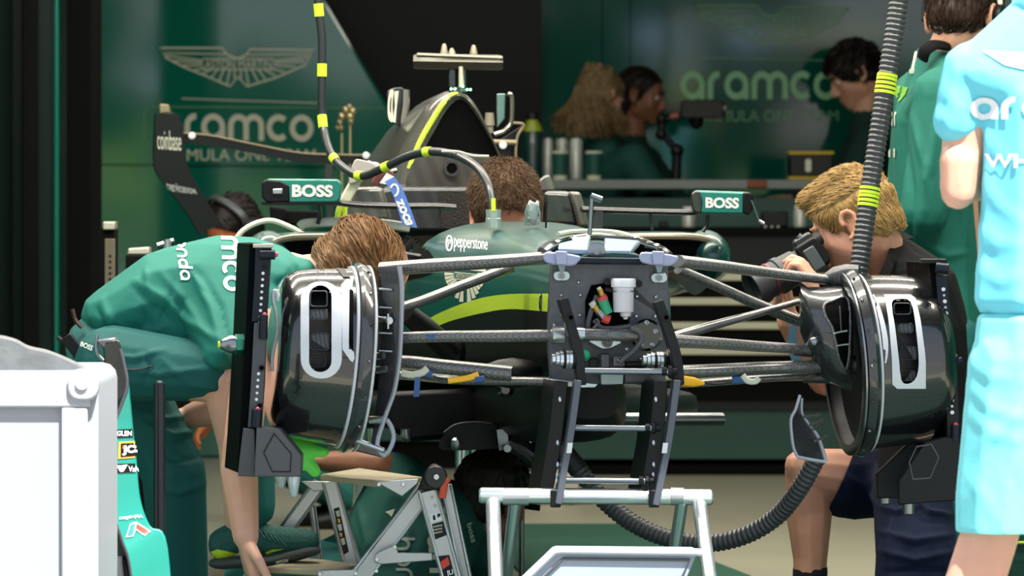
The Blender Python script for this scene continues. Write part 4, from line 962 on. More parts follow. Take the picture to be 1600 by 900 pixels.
ic = catmull([W(x, y, -.02) for x, y in [(1252, 622), (1252, 645), (1262, 662), (1276, 680), (1284, 700), (1290, 722)]], 5)
p = MB(); p.loft([[a, a+V((0, .006, 0)), b+V((0, .006, 0)), b] for a, b in zip(oc, ic)]); wl_ = p.build('brake_winglet', M_carbon2, car)
p = MB(); p.tube(ic, .005, 8); p.tube(catmull([W(x, y, -.1) for x, y in [(1246, 714), (1265, 718), (1290, 722)]]), .004, 8); p.tube(oc, .0035, 8); p.split('winglet_edge', mat('pale_edge', '#9fa3ad', .35, metal=.3), wl_)
for a_, b_ in [((1252, 652), (1282, 648)), ((1266, 664), (1286, 656)), ((1272, 690), (1294, 680)), ((1268, 672), (1284, 662))]:
    p = MB(); p.rod(W(*a_, -.04), W(*b_, .0), .0032, 8); p.build('winglet_strut', M_arm, wl_)

# ---------------------------------------------------------------- front bulkhead
M_bulk = mat('bulkhead_grey', '#56585d', .5, metal=.3, var=.12, vscale=60, bump=.15, bscale=200)
vb_ = -.17
def bp(pts, v=vb_): return [Cv(x, y, v) for x, y in pts]
tv = C(0, .022, 0)-C(0, 0, 0)
bk = MB()
outer = bp([(862, 412), (1044, 414), (1044, 500), (1040, 600), (862, 600), (857, 545), (857, 500)])
inner = bp([(915, 470), (924, 446), (952, 442), (984, 446), (984, 506), (940, 512), (915, 512)])
bk.frame(outer, inner, tv); bkh = bk.build('bulkhead', M_bulk, car, bev=.002)
p = MB(); p.prism(bp([(905, 430), (1000, 430), (1000, 530), (905, 530)], -.149), tv*.3); p.build('bulkhead_recess', M_void, bkh, smooth=False)
for x, y in [(904, 441), (877, 461), (907, 461), (877, 492), (906, 492), (995, 463), (1024, 464), (994, 494), (1023, 495), (866, 508)]:
    p = MB(); p.lathe(Cv(x, y, vb_), (0, -1, 0), [(-.002, .0042), (.004, .004), (.006, .002)], 10); p.build('bulkhead_bolt', M_alu, bkh)
for x, y in [(878, 431), (1030, 434)]:
    p = MB(); p.prism([q+V((0, -.012, 0)) for q in bp(capsule(x-13, y-8, x+13, y+8, 7.5))], (0, .012, 0)); br = p.build('tie_bracket', M_alu, bkh, bev=.002)
    p = MB(); p.lathe(Cv(x, y, vb_)+V((0, -.012, 0)), (0, -1, 0), [(0, .008), (.006, .008), (.006, .004), (.002, .003)], 6); p.build('tie_bolt', M_steel, br)
p = MB(); p.prism(bp([(896, 402), (1024, 404), (1024, 412), (896, 412)], vb_-.03), (0, .05, 0)); p.build('crossbar', M_navyal, bkh, bev=.003)
M_lil = mat('lilac_clamp', '#a4a8c6', .35, metal=.3)
for x0, x1, s_ in [(850, 905, 1), (1000, 1058, -1)]:
    p = MB(); p.prism(bp(cat2([(x0, 398), (x0+10, 394), (x1, 400), (x1-2, 410), (x1-14, 416), (x0+4, 411)], 3, True), vb_-.05), (0, .05, 0)); p.build('clamp', M_lil, bkh, bev=.004)
    p = MB(); p.prism(bp([((x0+x1)/2-10, 392), ((x0+x1)/2+9, 393), ((x0+x1)/2+8, 414), ((x0+x1)/2-8, 414)], vb_-.06), (0, .03, 0)); p.build('clamp_tab', M_lil, bkh, bev=.003)
    p = MB(); xx = 878 if s_ > 0 else 1030; p.prism(bp([(xx-6, 414), (xx+6, 414), (xx+3, 426), (xx-3, 426)], vb_-.012), (0, .02, 0)); p.build('clamp_link', M_steel, bkh)
# white reservoir
yq = Cv(975, 460, vb_-.03)
p = MB(); zz = lambda py: W(0, py, yq.y).z; sx_ = S(yq.y)
base = V((Cv(974, 460, vb_-.03).x, yq.y, 0))
M_pp = mat('milky_plastic', '#d9d5d8', .35, sss=.2)
p.lathe(base, (0, 0, 1), [(zz(488), 14*sx_), (zz(487), 16*sx_), (zz(452), 16.5*sx_), (zz(449), 16*sx_)], 24); rs = p.build('reservoir', M_pp, bkh)
p = MB(); p.lathe(base, (0, 0, 1), [(zz(449), 18*sx_), (zz(448), 19.5*sx_), (zz(437), 19.5*sx_), (zz(435), 18*sx_)], 24); p.build('reservoir_cap', mat('white_plastic', '#eceaee', .35), rs)
p = MB(); p.lathe(base+V((.005, 0, 0)), (0, 0, 1), [(zz(499), 3*sx_), (zz(496), 4*sx_), (zz(494), 8*sx_), (zz(488), 9*sx_)], 16); p.build('outlet', M_pp, rs)
p = MB(); p.lathe(base, (0, 0, 1), [(zz(456), 17.3*sx_), (zz(454), 17.3*sx_)], 24, cap=False); p.build('band', M_alu, rs)
p = MB(); p.lathe(Cv(998, 443, vb_), (0, -1, 0), [(0, .008), (.02, .008), (.02, .004)], 14); p.lathe(Cv(949, 440, vb_), (0, -1, 0), [(0, .008), (.015, .008)], 14); p.rod(Cv(945, 452, vb_-.02), Cv(958, 454, vb_-.02), .007); p.build('reservoir_mount', M_black, rs)
# coupling hoses
def seg(name, a, b, r, mt, par, v=vb_-.03, r2=None):
    p = MB(); p.rod(Cv(*a, v), Cv(*b, v), r, 14, r2); return p.build(name, mt, par)
cp = seg('coupling', (941, 468), (950, 490), .012, mat('coupling_green', '#1f9e6e', .4), bkh)
seg('coupling_brass', (937, 452), (941, 462), .007, mat('brass', '#b8913f', .3, metal=.9), cp); seg('coupling_red', (939, 463), (943, 470), .0125, mat('coupling_red', '#c4413f', .4), cp); seg('coupling_tip', (935, 449), (938, 454), .005, M_cream, cp)
c2 = seg('coupling', (935, 486), (943, 496), .010, M_steel, bkh); seg('coupling_brass', (928, 477), (935, 487), .008, mat('brass', '#b8913f', .3, metal=.9), c2); seg('coupling_red', (941, 496), (952, 500), .011, mat('coupling_red', '#c4413f', .4), c2); seg('coupling_tip', (924, 472), (929, 479), .008, M_cream, c2)
p = MB(); p.tube(catmull(bp([(933, 462), (926, 480), (920, 500), (919, 512)], vb_-.02)), .006, 8); p.tube(catmull(bp([(928, 500), (940, 512), (965, 513), (985, 510)], vb_-.03)), .006, 8); p.tube(catmull(bp([(985, 513), (998, 518), (1003, 530), (990, 548), (975, 560), (968, 568)], vb_-.06)), .006, 10); p.tube(catmull(bp([(907, 522), (920, 518), (935, 505), (932, 498)], vb_-.04)), .003, 6); p.build('brake_hose', mat('grey_hose', '#4f5154', .5), bkh)
# steering rack, brake cylinders and electronics
p = MB(); p.rod(Cv(905, 522, vb_-.04), Cv(998, 524, vb_-.04), 10*k, 16); p.build('steering_rack', M_arm, bkh)
p = MB(); p.rod(Cv(893, 521, vb_-.04), Cv(912, 522, vb_-.04), 11*k, 16); p.rod(Cv(862, 524, vb_-.04), Cv(880, 524, vb_-.04), 14*k, 16); p.build('rack_clamp', M_alu, bkh)
p = MB(); p.lathe(Cv(1010, 523, vb_-.02), (0, -1, 0), [(0, .036), (.02, .036), (.024, .03), (.03, .03)], 28); ru = p.build('rack_gearbox', M_gloss, bkh)
for q in range(5):
    a = 2*pi*q/5+.3; p = MB(); p.lathe(Cv(1010, 523, vb_-.05)+V((.021*cos(a), 0, .027*sin(a))), (0, -1, 0), [(0, .006), (.006, .006), (.008, .003)], 10); p.build('gearbox_bolt', M_steel, ru)
p = MB(); p.prism(bp(cat2([(920, 533), (934, 529), (960, 530), (972, 535), (962, 541), (952, 545), (940, 545), (930, 540)], 3, True), vb_-.03), (0, .02, 0)); q0 = p.build('column_bearing', M_alu, bkh, bev=.002)
p = MB(); p.lathe(Cv(949, 535, vb_-.03), (0, -1, 0), [(0, .012), (.008, .012), (.008, .006), (.002, .005)], 18); p.build('bearing_nut', M_gloss, q0)
for x, y in [(882, 561), (1024, 563)]:
    s_ = 1 if x < 950 else -1
    p = MB()
    for dx, rr2 in [(-20, 8), (-14, 11), (-8, 13), (0, 14), (6, 14)]:
        p.rod(Cv(x+dx*1.0, y, vb_-.10), Cv(x+dx+5, y, vb_-.10), rr2*k, 18)
    mc = p.build('master_cylinder', M_polish, bkh, angle=50)
    p = MB(); p.rod(Cv(x+11, y, vb_-.10), Cv(x+15, y, vb_-.10), 15*k, 18); p.rod(Cv(x-2, y, vb_-.10), Cv(x+1, y, vb_-.10), 14.8*k, 18); p.build('cylinder_ring', M_darkal, mc)
p = MB(); p.ell(Cv(914, 555, vb_-.05), (.013, .012, .014)); p.build('green_cap', mat('coupling_green', '#1f9e6e', .4), bkh)
for a, b, c_, d_, mt, nm in [(938, 553, 953, 575, M_greyal, 'control_unit'), (958, 557, 976, 572, mat('taupe_box', '#6b6460', .5), 'sensor_housing'), (978, 565, 1010, 573, M_black, 'connector_block'), (920, 560, 934, 585, M_black, 'connector_block'), (938, 584, 975, 602, M_steel, 'valve_block'), (976, 574, 1018, 598, M_greyal, 'lower_bracket')]:
    p = MB(); p.prism(bp([(a, b), (c_, b), (c_, d_), (a, d_)], vb_-.035), (0, .04, 0)); p.build(nm, mt, bkh, bev=.003)
p = MB(); p.prism(bp([(860, 592), (900, 596), (935, 600), (930, 606), (900, 606), (860, 600)], vb_-.04), (0, .02, 0)); p.build('torn_foil', M_alu, bkh, bev=.002)
p = MB(); p.ell(Cv(967, 563, vb_-.04), (.006, .005, .006), sub=1); p.ell(Cv(1003, 560, vb_-.04), (.012, .01, .006), sub=1); p.ell(Cv(906, 545, vb_-.03), (.004, .004, .004), sub=1); p.ell(Cv(980, 546, vb_-.03), (.006, .004, .006), sub=1); p.split('fitting', M_steel, bkh)
# ================================================================== EQUIPMENT
tvd = C(0, 1, 0)-C(0, 0, 0)          # backwards along the car
udir = C(1, 0, 0)-C(0, 0, 0)
def FR(y): return YH+HC/S(y)         # floor row at depth y
# ---------------------------------------------------------------- alignment rigs on the hubs
M_feet = mat('pale_foot', '#c9cfd6', .3, metal=.4)
def knob(par, a, b, r, y, tip=True):
    p = MB(); p.rod(W(*a, y), W(*b, y), r, 14); o = p.build('adjuster', M_navyal, par, bev=.001)
    if tip: p = MB(); p.ell(W(b[0]+(1 if b[0] > a[0] else 0), b[1], y-.002), (r*.6, r*.5, r*.6), sub=1); p.build('adjuster_tip', mat('red_tip', '#c8445a', .35), o)
    return o
y1 = -.26
rig = thing('alignment_rig', 'tall black and navy alignment rig fixed to the outside of the left brake drum', 'alignment rig', W(395, 745, y1), 'alignment rigs on the hubs')
p = MB(); p.prism([W(x, y, y1+.012) for x, y in [(390, 381), (410, 380), (408, 560), (400, 668), (390, 742), (370, 738), (374, 690), (384, 520)]], tvd*.22); p.build('side_plate', mat('rig_gloss', '#030506', .6, spec=.05), rig, bev=.002)
p = MB(); p.prism([W(x, y, y1) for x, y in [(399, 383), (424, 384), (421, 440), (416, 503), (393, 503), (397, 440)]], (0, .035, 0)); a_ = p.build('scale_bar', M_navyal, rig, bev=.002)
p = MB(); p.prism([W(x, y, y1-.004) for x, y in [(397, 504), (417, 504), (413, 600), (408, 668), (387, 668), (392, 600)]], (0, .04, 0)); b_ = p.build('lower_bar', mat('rig_grey', '#4a4c50', .5, metal=.2), rig, bev=.002)
for par, pts in [(a_, [(411-(i*.65), 427+i*9.7) for i in range(11)]), (b_, [(404-i*.8, 584+i*10) for i in range(5)])]:
    for i, (x, y) in enumerate(pts):
        p = MB(); p.lathe(W(x, y, y1-.004 if par is b_ else y1), (0, -1, 0), [(0, .0034), (.002, .003 if i % 2 else .0036)], 10); p.build('scale_dot', M_white, par)
for x, y in [(413, 417), (409, 575), (406, 634)]:
    p = MB(); p.lathe(W(x, y, y1-.003), (0, -1, 0), [(0, .007), (.004, .007), (.004, .004), (.001, .003)], 14); p.build('cap_screw', M_black, rig)
p = MB(); p.box(W(411, 384, y1+.01), (30*k, .05, 6*k)); p.build('top_cap', mat('rig_cream', '#c7c2ae', .35, metal=.5), rig, bev=.002)
knob(rig, (406, 398), (430, 398), .011, y1-.012); knob(rig, (411, 530), (412, 492), .010, y1-.012); knob(rig, (400, 668), (402, 640), .012, y1-.014)
p = MB(); p.prism([W(x, y, y1-.01) for x, y in [(380, 669), (398, 670), (400, 745), (372, 744), (372, 735)]], (0, .1, 0)); p.build('corner_block', mat('rig_grey', '#4a4c50', .5, metal=.2), rig, bev=.002)
p = MB(); p.prism([W(x, y, y1-.03) for x, y in [(401, 668), (437, 670), (471, 712), (470, 745), (397, 745)]], (0, .12, 0)); fb_ = p.build('foot_bracket', mat('rig_grey2', '#55565a', .55, metal=.2), rig, bev=.003)
hexo = [(428, 676), (456, 709), (454, 738), (425, 738), (411, 707)]
p = MB(); ho = [W(x, y, y1-.0315) for x, y in hexo]; cc_ = sum(ho, V())/5; p.frame(ho, [cc_+(q-cc_)*.92 for q in ho], (0, .004, 0)); p.build('bracket_groove', M_black, fb_)
for x, yt, yb_, dy in [(439, 744, 764, .07), (459, 746, 776, 0)]:
    p = MB(); p.lathe(V((W(x, 0, y1+dy).x, y1+dy, 0)), (0, 0, 1), [(W(0, yb_, y1).z, 4*k), (W(0, yb_-2, y1).z, 6*k), (W(0, yt+4, y1).z, 10*k), (W(0, yt-3, y1).z, 10*k)], 18); p.build('foot', M_feet, fb_)
nd = -udir
p = MB(); p.lathe(W(388, 538, y1+.05), nd, [(0, .023), (.03, .024)], 6); nt = p.build('wheel_nut', mat('nut_teal', '#2d7e6c', .3, metal=.7), rig, smooth=False, bev=.002)
p = MB(); p.lathe(W(388, 538, y1+.05)+nd*.03, nd, [(0, .020), (.012, .02), (.03, .012), (.034, .008)], 20); p.build('nut_cone', M_steel, nt)
p = MB(); p.lathe(W(388, 538, y1+.05)+nd*.064, nd, [(0, .008), (.004, .007)], 14); p.build('lime_end', M_limetape, nt)
y2 = .0
rig = thing('alignment_rig', 'tall black alignment rig fixed to the outside of the right brake drum', 'alignment rig', W(1460, 790, y2), 'alignment rigs on the hubs')
p = MB(); p.prism([W(x, y, y2+.012) for x, y in [(1452, 410), (1462, 410), (1476, 560), (1490, 700), (1480, 700), (1466, 560)]], tvd*.22); p.build('side_plate', mat('rig_gloss', '#030506', .6, spec=.05), rig, bev=.002)
p = MB(); p.prism([W(x, y, y2) for x, y in [(1462, 430), (1480, 430), (1493, 562), (1474, 562)]], (0, .035, 0)); a_ = p.build('scale_bar', M_navyal, rig, bev=.002)
p = MB(); p.prism([W(x, y, y2-.004) for x, y in [(1478, 578), (1496, 578), (1500, 690), (1480, 690)]], (0, .04, 0)); b_ = p.build('lower_bar', M_darkal, rig, bev=.002)
for par, pts in [(a_, [(1474+i*1.1, 452+i*9.4) for i in range(11)]), (b_, [(1487+i*.2, 606+i*9.6) for i in range(5)])]:
    for i, (x, y) in enumerate(pts):
        p = MB(); p.lathe(W(x, y, y2-.004 if par is b_ else y2), (0, -1, 0), [(0, .0034), (.002, .003 if i % 2 else .0046)], 10); p.build('scale_dot', M_alu if i % 2 else M_white, par)
p = MB(); p.box(W(1458, 408, y2+.03), (40*k, .07, 7*k)); p.build('top_cap', M_darkal, rig, bev=.002)
knob(rig, (1482, 420), (1462, 418), .012, y2-.012, False); knob(rig, (1450, 416), (1428, 416), .009, y2+.16, False); knob(rig, (1490, 578), (1491, 556), .010, y2-.012); knob(rig, (1493, 690), (1493, 664), .011, y2-.012); knob(rig, (1492, 566), (1504, 562), .007, y2-.01, False)
for dy, q in [(.17, [(1369, 741), (1420, 692), (1450, 692), (1450, 778), (1371, 779)]), (-.02, [(1404, 752), (1446, 690), (1476, 683), (1500, 684), (1500, 782), (1404, 789)])]:
    p = MB(); p.prism([W(x, y, y2+dy) for x, y in q], (0, .06, 0)); fb_ = p.build('foot_bracket', M_darkal, rig, bev=.003)
    if dy < 0:
        hexo = [(1432, 697), (1456, 693), (1468, 715), (1454, 748), (1426, 750), (1420, 722)]
        ho = [W(x, y, y2+dy-.0015) for x, y in hexo]; cc_ = sum(ho, V())/6
        p = MB(); p.frame(ho, [cc_+(q_-cc_)*.92 for q_ in ho], (0, .004, 0)); p.build('bracket_groove', M_greyal, fb_)
    x, yt, yb_ = (1384, 779, 777+0) if dy > 0 else (1421, 788, 787)
    p = MB(); p.lathe(V((W(x, 0, y2+dy).x, y2+dy+.03, 0)), (0, 0, 1), [(W(0, yt+10, y2).z-.012, 3*k), (W(0, yt+8, y2).z-.01, 9*k), (W(0, yt-12, y2).z-.01, 9.5*k)], 18); p.build('foot', M_steel, fb_)

# ---------------------------------------------------------------- silver trestle and the chassis bracket standing on it
yt_ = -.30
kt = S(yt_)
zt_ = W(0, 776, yt_).z
tr = thing('trestle', 'polished silver tube trestle standing in front under the car nose', 'trestle', (W(930, 0, yt_).x, yt_, 0))
p = MB(); p.tube([W(748, 774, yt_), W(752, 774, yt_), W(1110, 777, yt_), W(1114, 777, yt_)], [10*kt, 12.5*kt, 12.5*kt, 10*kt], 24); p.build('top_tube', M_polish, tr, angle=60)
for a, b, yy, r in [((770, 780), (782, 1046), -.72, 11.5), ((805, 780), (776, 1046), .12, 10), ((1092, 782), (1122, 1046), -.72, 11.5), ((1066, 782), (1036, 1046), .12, 10)]:
    A = W(*a, yt_); B = V((W(b[0], 0, yt_).x, yy, .012))
    p = MB(); p.tube([A, B], r*kt, 20); lg = p.build('leg', M_polish, tr, angle=60)
    p = MB(); p.lathe((B.x, B.y, 0), (0, 0, 1), [(0, .03), (.012, .03), (.03, .02)], 16); p.build('foot_pad', M_rubber, lg)
for a, b in [(786, 826), (1048, 1068)]:
    p = MB(); p.rod(W(a, 775.5, yt_), W(b, 776, yt_), 14*kt, 24); p.build('tube_sleeve', M_alu, tr, angle=50)
bkt = thing('chassis_bracket', 'black twin plate bracket with three cross rods between trestle and bulkhead', 'bracket', W(950, 788, -.3))
M_plate = mat('plate_black', '#07080a', .35, spec=.3); M_edge = mat('plate_edge', '#5c616b', .35, metal=.6)
def edge_plate(path, w, y, dep, mt):
    p = MB(); L = []; n = len(path)
    for i in range(n):
        a = path[max(i-1, 0)]; b = path[min(i+1, n-1)]; dx, dy = b[0]-a[0], b[1]-a[1]; l = hypot(dx, dy)
        L.append((path[i], (-dy/l*w/2, dx/l*w/2)))
    t = tvd*dep
    p.loft([[W(c[0]+o[0], c[1]+o[1], y), W(c[0]-o[0], c[1]-o[1], y), W(c[0]-o[0], c[1]-o[1], y)+t, W(c[0]+o[0], c[1]+o[1], y)+t] for c, o in L]); return p
for x0 in (0, 1):
    up = cat2([(880, 466), (893, 510), (906, 560), (909, 602)]) if not x0 else cat2([(1029, 470), (1044, 512), (1058, 560), (1062, 602)])
    lo = cat2([(904, 594), (892, 680), (883, 728), (873, 788)]) if not x0 else cat2([(1059, 594), (1047, 680), (1038, 728), (1025, 790)])
    bl = [(x-16, y) for x, y in cat2([(893, 596), (884, 680), (876, 730), (868, 775)])] if not x0 else [(x-14, y) for x, y in cat2([(1047, 596), (1040, 680), (1032, 730), (1024, 775)])]
    pl_ = edge_plate(lo, 11, -.33, .03, M_edge).build('front_strip', M_edge, bkt, bev=.002)
    edge_plate(bl, 22, -.30, .14, M_plate).build('side_plate', M_plate, bkt, bev=.002)
    q = edge_plate(up, 16, -.30, .03, M_edge).build('upper_arm', M_darkal, bkt, bev=.003)
    p = MB(); h_ = W(892 if not x0 else 1041, 496, -.305); p.lathe(h_, (0, -1, 0), [(0, .008), (.003, .008), (.003, .005), (0, .004)], 14); p.build('arm_hole', M_black, q)
    p = MB(); xx = 892 if not x0 else 1041; p.prism([W(x, y, -.336) for x, y in [(xx-5, 692), (xx+3, 692), (xx+1, 708), (xx-7, 708)]], (0, .004, 0)); p.build('tag', M_white, pl_)
    for yv in (624, 692, 726, 742, 752):
        p = MB(); xb = (868 if not x0 else 1018)+(640-yv)*.05+(8 if yv > 700 else 6); p.ell(W(xb, yv, -.305), (.004, .003, .007), sub=1); p.build('plate_rivet', M_alu, bkt)
    p = MB(); xx = 872 if not x0 else 1026; p.prism([W(x, y, -.325) for x, y in [(xx-12, 766), (xx+6, 766), (xx+4, 793), (xx-12, 793)]], (0, .018, 0)); p.build('hook', M_plate, bkt, bev=.002)
for a, b, yv in [(914, 1046, 580), (897, 1020, 669), (884, 1010, 751)]:
    p = MB(); p.rod(W(a, yv-.5, -.31), W(b, yv+1, -.31), 5*k, 14); rd = p.build('cross_rod', M_steel, bkt, angle=60)
    p = MB(); p.rod(W(b-12, yv, -.31), W(b-4, yv, -.31), 7*k, 6); p.lathe(W(b-2, yv, -.31), (1, 0, 0), [(0, .013), (.008, .013), (.01, .008), (.02, .008)], 8); p.build('rod_nut', M_darkal, rd, bev=.001)
# rear support stands under the floor
for px, yy, lb in [(722, 2.2, 'silver column stand carrying the floor beside the lying mechanic'), (560, 3.7, 'silver column stand carrying the back of the racing car')]:
    s_ = thing('axle_stand', lb, 'stand', (W(px, 0, yy).x, yy, 0))
    p = MB(); p.rod((W(px, 0, yy).x, yy, .02), (W(px, 0, yy).x, yy, .49), .019, 18); p.rod((W(px+12, 0, yy).x+.02, yy+.08, .02), (W(px+12, 0, yy).x+.01, yy+.08, .49), .012, 14); p.build('column', M_polish, s_, angle=60)
    p = MB(); p.lathe((W(px, 0, yy).x, yy, 0), (0, 0, 1), [(0, .12), (.015, .12), (.03, .03)], 24); p.build('base_plate', M_darkal, s_)

# ---------------------------------------------------------------- pale bin at the bottom edge
yb2 = -1.0
bn = thing('parts_bin', 'pale grey bin with a raised rim at the bottom edge under the trestle', 'bin', W(960, FR(yb2), yb2))
M_bin = mat('bin_pale', '#8d99b0', .4)
out = [(866, 862), (1090, 864), (1072, 905), (1050, FR(yb2)-1), (800, FR(yb2)-1), (800, 925)]
p = MB(); p.prism([W(x, y, yb2) for x, y in out], (0, .2, 0)); p.build('bin_body', M_bin, bn, bev=.006)
p = MB(); p.tube([W(x, y, yb2-.006) for x, y in [(800, 925), (866, 862), (876, 860), (1090, 863), (1096, 864)]], .008, 10, flat=1.2); p.build('rim', mat('rim_white', '#b4bccb', .35), bn)
p = MB(); p.tube([W(x, y, yb2-.004) for x, y in [(815, 935), (880, 873), (1078, 875), (1062, 910)]], .003, 8); p.build('pressed_line', M_greyal, bn)

# ---------------------------------------------------------------- folding step ladder
ld = thing('step_ladder', 'folding aluminium step ladder with two platforms and orange hinge lock', 'step ladder', W(600, FR(.1), .1))
M_ldr = mat('ladder_alu', '#b4b7b8', .38, metal=.85, var=.05); M_step = mat('step_wood', '#a2977c', .6)
yn, yf = -.02, .26
def rail(a, b, w0, w1, y, dep, nm='rail'):
    p = MB(); dx, dy = b[0]-a[0], b[1]-a[1]; l = hypot(dx, dy); nx, ny = -dy/l, dx/l
    p.prism([W(a[0]+nx*w0/2, a[1]+ny*w0/2, y), W(a[0]-nx*w0/2, a[1]-ny*w0/2, y), W(b[0]-nx*w1/2, b[1]-ny*w1/2, y), W(b[0]+nx*w1/2, b[1]+ny*w1/2, y)], (0, dep, 0))
    ob = p.build(nm, M_ldr, ld, bev=.003)
    for s__ in (-1, 1):      # raised profile lips along the rail
        p = MB(); o_ = w0/2*.8*s__; p.rod(W(a[0]+nx*o_, a[1]+ny*o_, y-.002), W(b[0]+nx*o_, b[1]+ny*o_, y-.002), .0035, 8); p.build('rail_lip', M_alu, ob)
    return ob
r1 = rail((668, 764), (556-96/136*147+0, FR(yn)), 32, 32, yn+.03, .03, 'leg')
r2 = rail((668, 766), (744, FR(yn)), 32, 34, yn-.03, .03)
r3 = rail((697, 758), (757, FR(yn)), 18, 24, yn+.02, .03)
r4 = rail((500, 756), (300, FR(yf)), 24, 26, yf, .03, 'leg')
r5 = rail((515, 752), (590, FR(yf)), 26, 34, yf-.05, .03)
r6 = rail((488, 790), (520, FR(yf)), 9, 9, yf+.05, .02, 'leg')
def step(front, back, th, nm='platform'):
    p = MB(); p.prism([W(*f) for f in front]+[W(*f) for f in back], (0, 0, -th)); s = p.build(nm, M_step, ld, bev=.003)
    return s
step([(500, 741, .05), (587, 752, -.1)], [(660, 745, .14), (560, 731, .32)], .014)
step([(414, 886, .05), (500, 890, -.1)], [(566, 882, .14), (480, 871, .32)], .014, 'step')
p = MB(); p.prism([W(x, y, -.105) for x, y in [(587, 753), (654, 748), (652, 756), (628, 776)]], (0, .008, 0)); p.build('platform_bracket', M_ldr, ld, bev=.002)
p = MB(); p.prism([W(x, y, -.105) for x, y in [(496, 892), (560, 890), (552, 902), (496, 902)]], (0, .008, 0)); p.build('step_bracket', M_ldr, ld, bev=.002)
p = MB(); p.prism([W(x, y, .22) for x, y in [(470, 752), (524, 752), (512, 766), (490, 768)]], (0, .01, 0)); p.build('platform_bracket', M_ldr, ld, bev=.002)
p = MB(); p.prism([W(x, y, yn-.01) for x, y in [(585, 868), (592, 862), (606, 856), (618, 852), (622, 864), (676, 864), (676, 876), (596, 882), (584, 878)]], (0, .01, 0)); p.build('brace', M_ldr, ld, bev=.002)
for x, y in [(589, 874), (617, 855), (588, 892), (500, 897), (556, 896), (630, 757), (592, 757)]:
    p = MB(); p.lathe(W(x, y, -.11), (0, -1, 0), [(0, .005), (.003, .004)], 12); p.build('rivet', M_alu, ld)
p = MB(); p.prism([W(x, y, yn-.04) for x, y in cat2([(652, 766), (662, 742), (672, 728), (684, 727), (695, 738), (697, 756), (692, 766)], 4)], (0, .05, 0)); hg = p.build('hinge', M_black, ld, bev=.003)
p = MB(); p.lathe(W(681, 745, yn-.04), (0, -1, 0), [(0, 18*k), (.012, 18*k), (.016, 16*k)], 32); p.lathe(W(681, 745, yn-.055), (0, -1, 0), [(0, .007), (.006, .007)], 16); p.build('hinge_disc', mat('hinge_black', '#1a1b1d', .4), hg)
p = MB(); p.lathe(W(682, 745, yn-.057), (0, -1, 0), [(0, .007), (.006, .006)], 16); p.build('hinge_pin', M_alu, hg)
p = MB(); p.tube(catmull([W(x, y, yn-.05) for x, y in [(700, 747), (695, 755), (693, 766), (691, 778)]]), .0085, 10, flat=.7); p.build('lock_lever', mat('lever_orange', '#d5502a', .45), hg)
ca = caster([r2], .0015)
decal('sticker', [poly_s([(672, 803), (690, 800), (692, 812), (674, 816)])], ca, M_white, r2)
decal('sticker', [poly_s([(675, 819), (693, 814), (698, 836), (680, 843)])], ca, M_black, r2)
decal('sticker_lines', [poly_s([(677+i*2.4, 822+j*5-i*.5), (678.4+i*2.4, 821.6+j*5-i*.5), (679.2+i*2.4, 824+j*5-i*.5), (677.8+i*2.4, 824.4+j*5-i*.5)]) for i in range(6) for j in range(3)], caster([r2], .0025), M_cream, r2)
decal('warning_mark', [poly_s([(676, 807), (679, 804), (681, 812), (677, 813)]), poly_s([(683, 803), (688, 802), (688, 806), (684, 809)])], caster([r2], .0025), M_black, r2)
decal('sticker', [poly_s([(684, 869), (702, 867), (712, 905), (694, 907)])], ca, M_black, r2)
decal('red_sticker', [poly_s([(688, 878), (700, 870), (703, 882), (691, 890)])], caster([r2], .0025), mat('sticker_red', '#d8402f', .5), r2)
decal('sticker_lettering', [text_q('JU', [(697, 892), (707, 889), (709, 899), (699, 903)], .03)], caster([r2], .0035), M_white, r2)
for x, y in [(675, 777), (680, 790), (678, 806)]: decal('rail_hole', [poly_s(arc(x, y, 3, 0, 330, 11))], ca, M_greyal if y > 800 else M_steel, r2)
cb = caster([r5], .0015)
decal('sticker', [poly_s([(521, 795), (530, 792), (545, 862), (535, 868)])], cb, M_black, r5)
decal('sticker_figure', [poly_s([(524, 799), (530, 797), (532, 806), (527, 808)]), poly_s([(527, 820), (533, 818), (535, 828), (530, 830)]), poly_s([(532, 842), (538, 840), (540, 850), (535, 852)])], caster([r5], .0025), M_cream, r5)
decal('sticker_figure', [poly_s([(527, 811), (531, 810), (532, 816), (529, 817)]), poly_s([(530, 833), (534, 832), (535, 838), (532, 839)])], caster([r5], .0025), M_ytape, r5)

# ---------------------------------------------------------------- white flight case
yc1 = -1.9; kc = S(yc1)
fc = thing('flight_case', 'large white flight case with rounded metal corner at left foreground', 'flight case', W(40, FR(yc1), yc1))
zt1 = W(0, 580, yc1).z; xr = W(153, 0, yc1).x; xl = W(-260, 0, yc1).x
p = MB(); p.rbox(((xl+xr)/2, yc1+.28, zt1/2+.02), (xr-xl, .54, zt1-.04), .03); p.build('case_body', mat('case_white', '#96999f', .35), fc, bev=.004)
p = MB(); p.box(((xl+xr)/2, yc1+.004, zt1-.045), (xr-xl-.03, .02, .05)); p.box((xr-.045, yc1+.004, zt1/2), (.05, .02, zt1-.14)); p.build('edge_profile', mat('case_edge', '#a0a3a8', .4), fc, bev=.004)
p = MB(); p.rbox((xr-.028, yc1+.0, zt1-.026), (.06, .03, .06), .022); p.build('case_corner', mat('case_edge', '#a0a3a8', .4), fc, bev=.004)
p = MB(); p.lathe(W(128, 599, yc1-.016), (0, -1, 0), [(0, .013), (.004, .012), (.006, .006)], 18); p.build('corner_rivet', M_white, fc)
p = MB(); kk_ = yc1+.03
prof = [(-260, 548), (-120, 538), (-20, 528), (20, 533), (45, 545), (75, 552), (110, 566), (136, 579)]
q1 = catmull([W(x, y, yc1+.05) for x, y in prof], 5); q2 = catmull([W(x, y-5, yc1+.32) for x, y in prof], 5); bz = zt1-.002
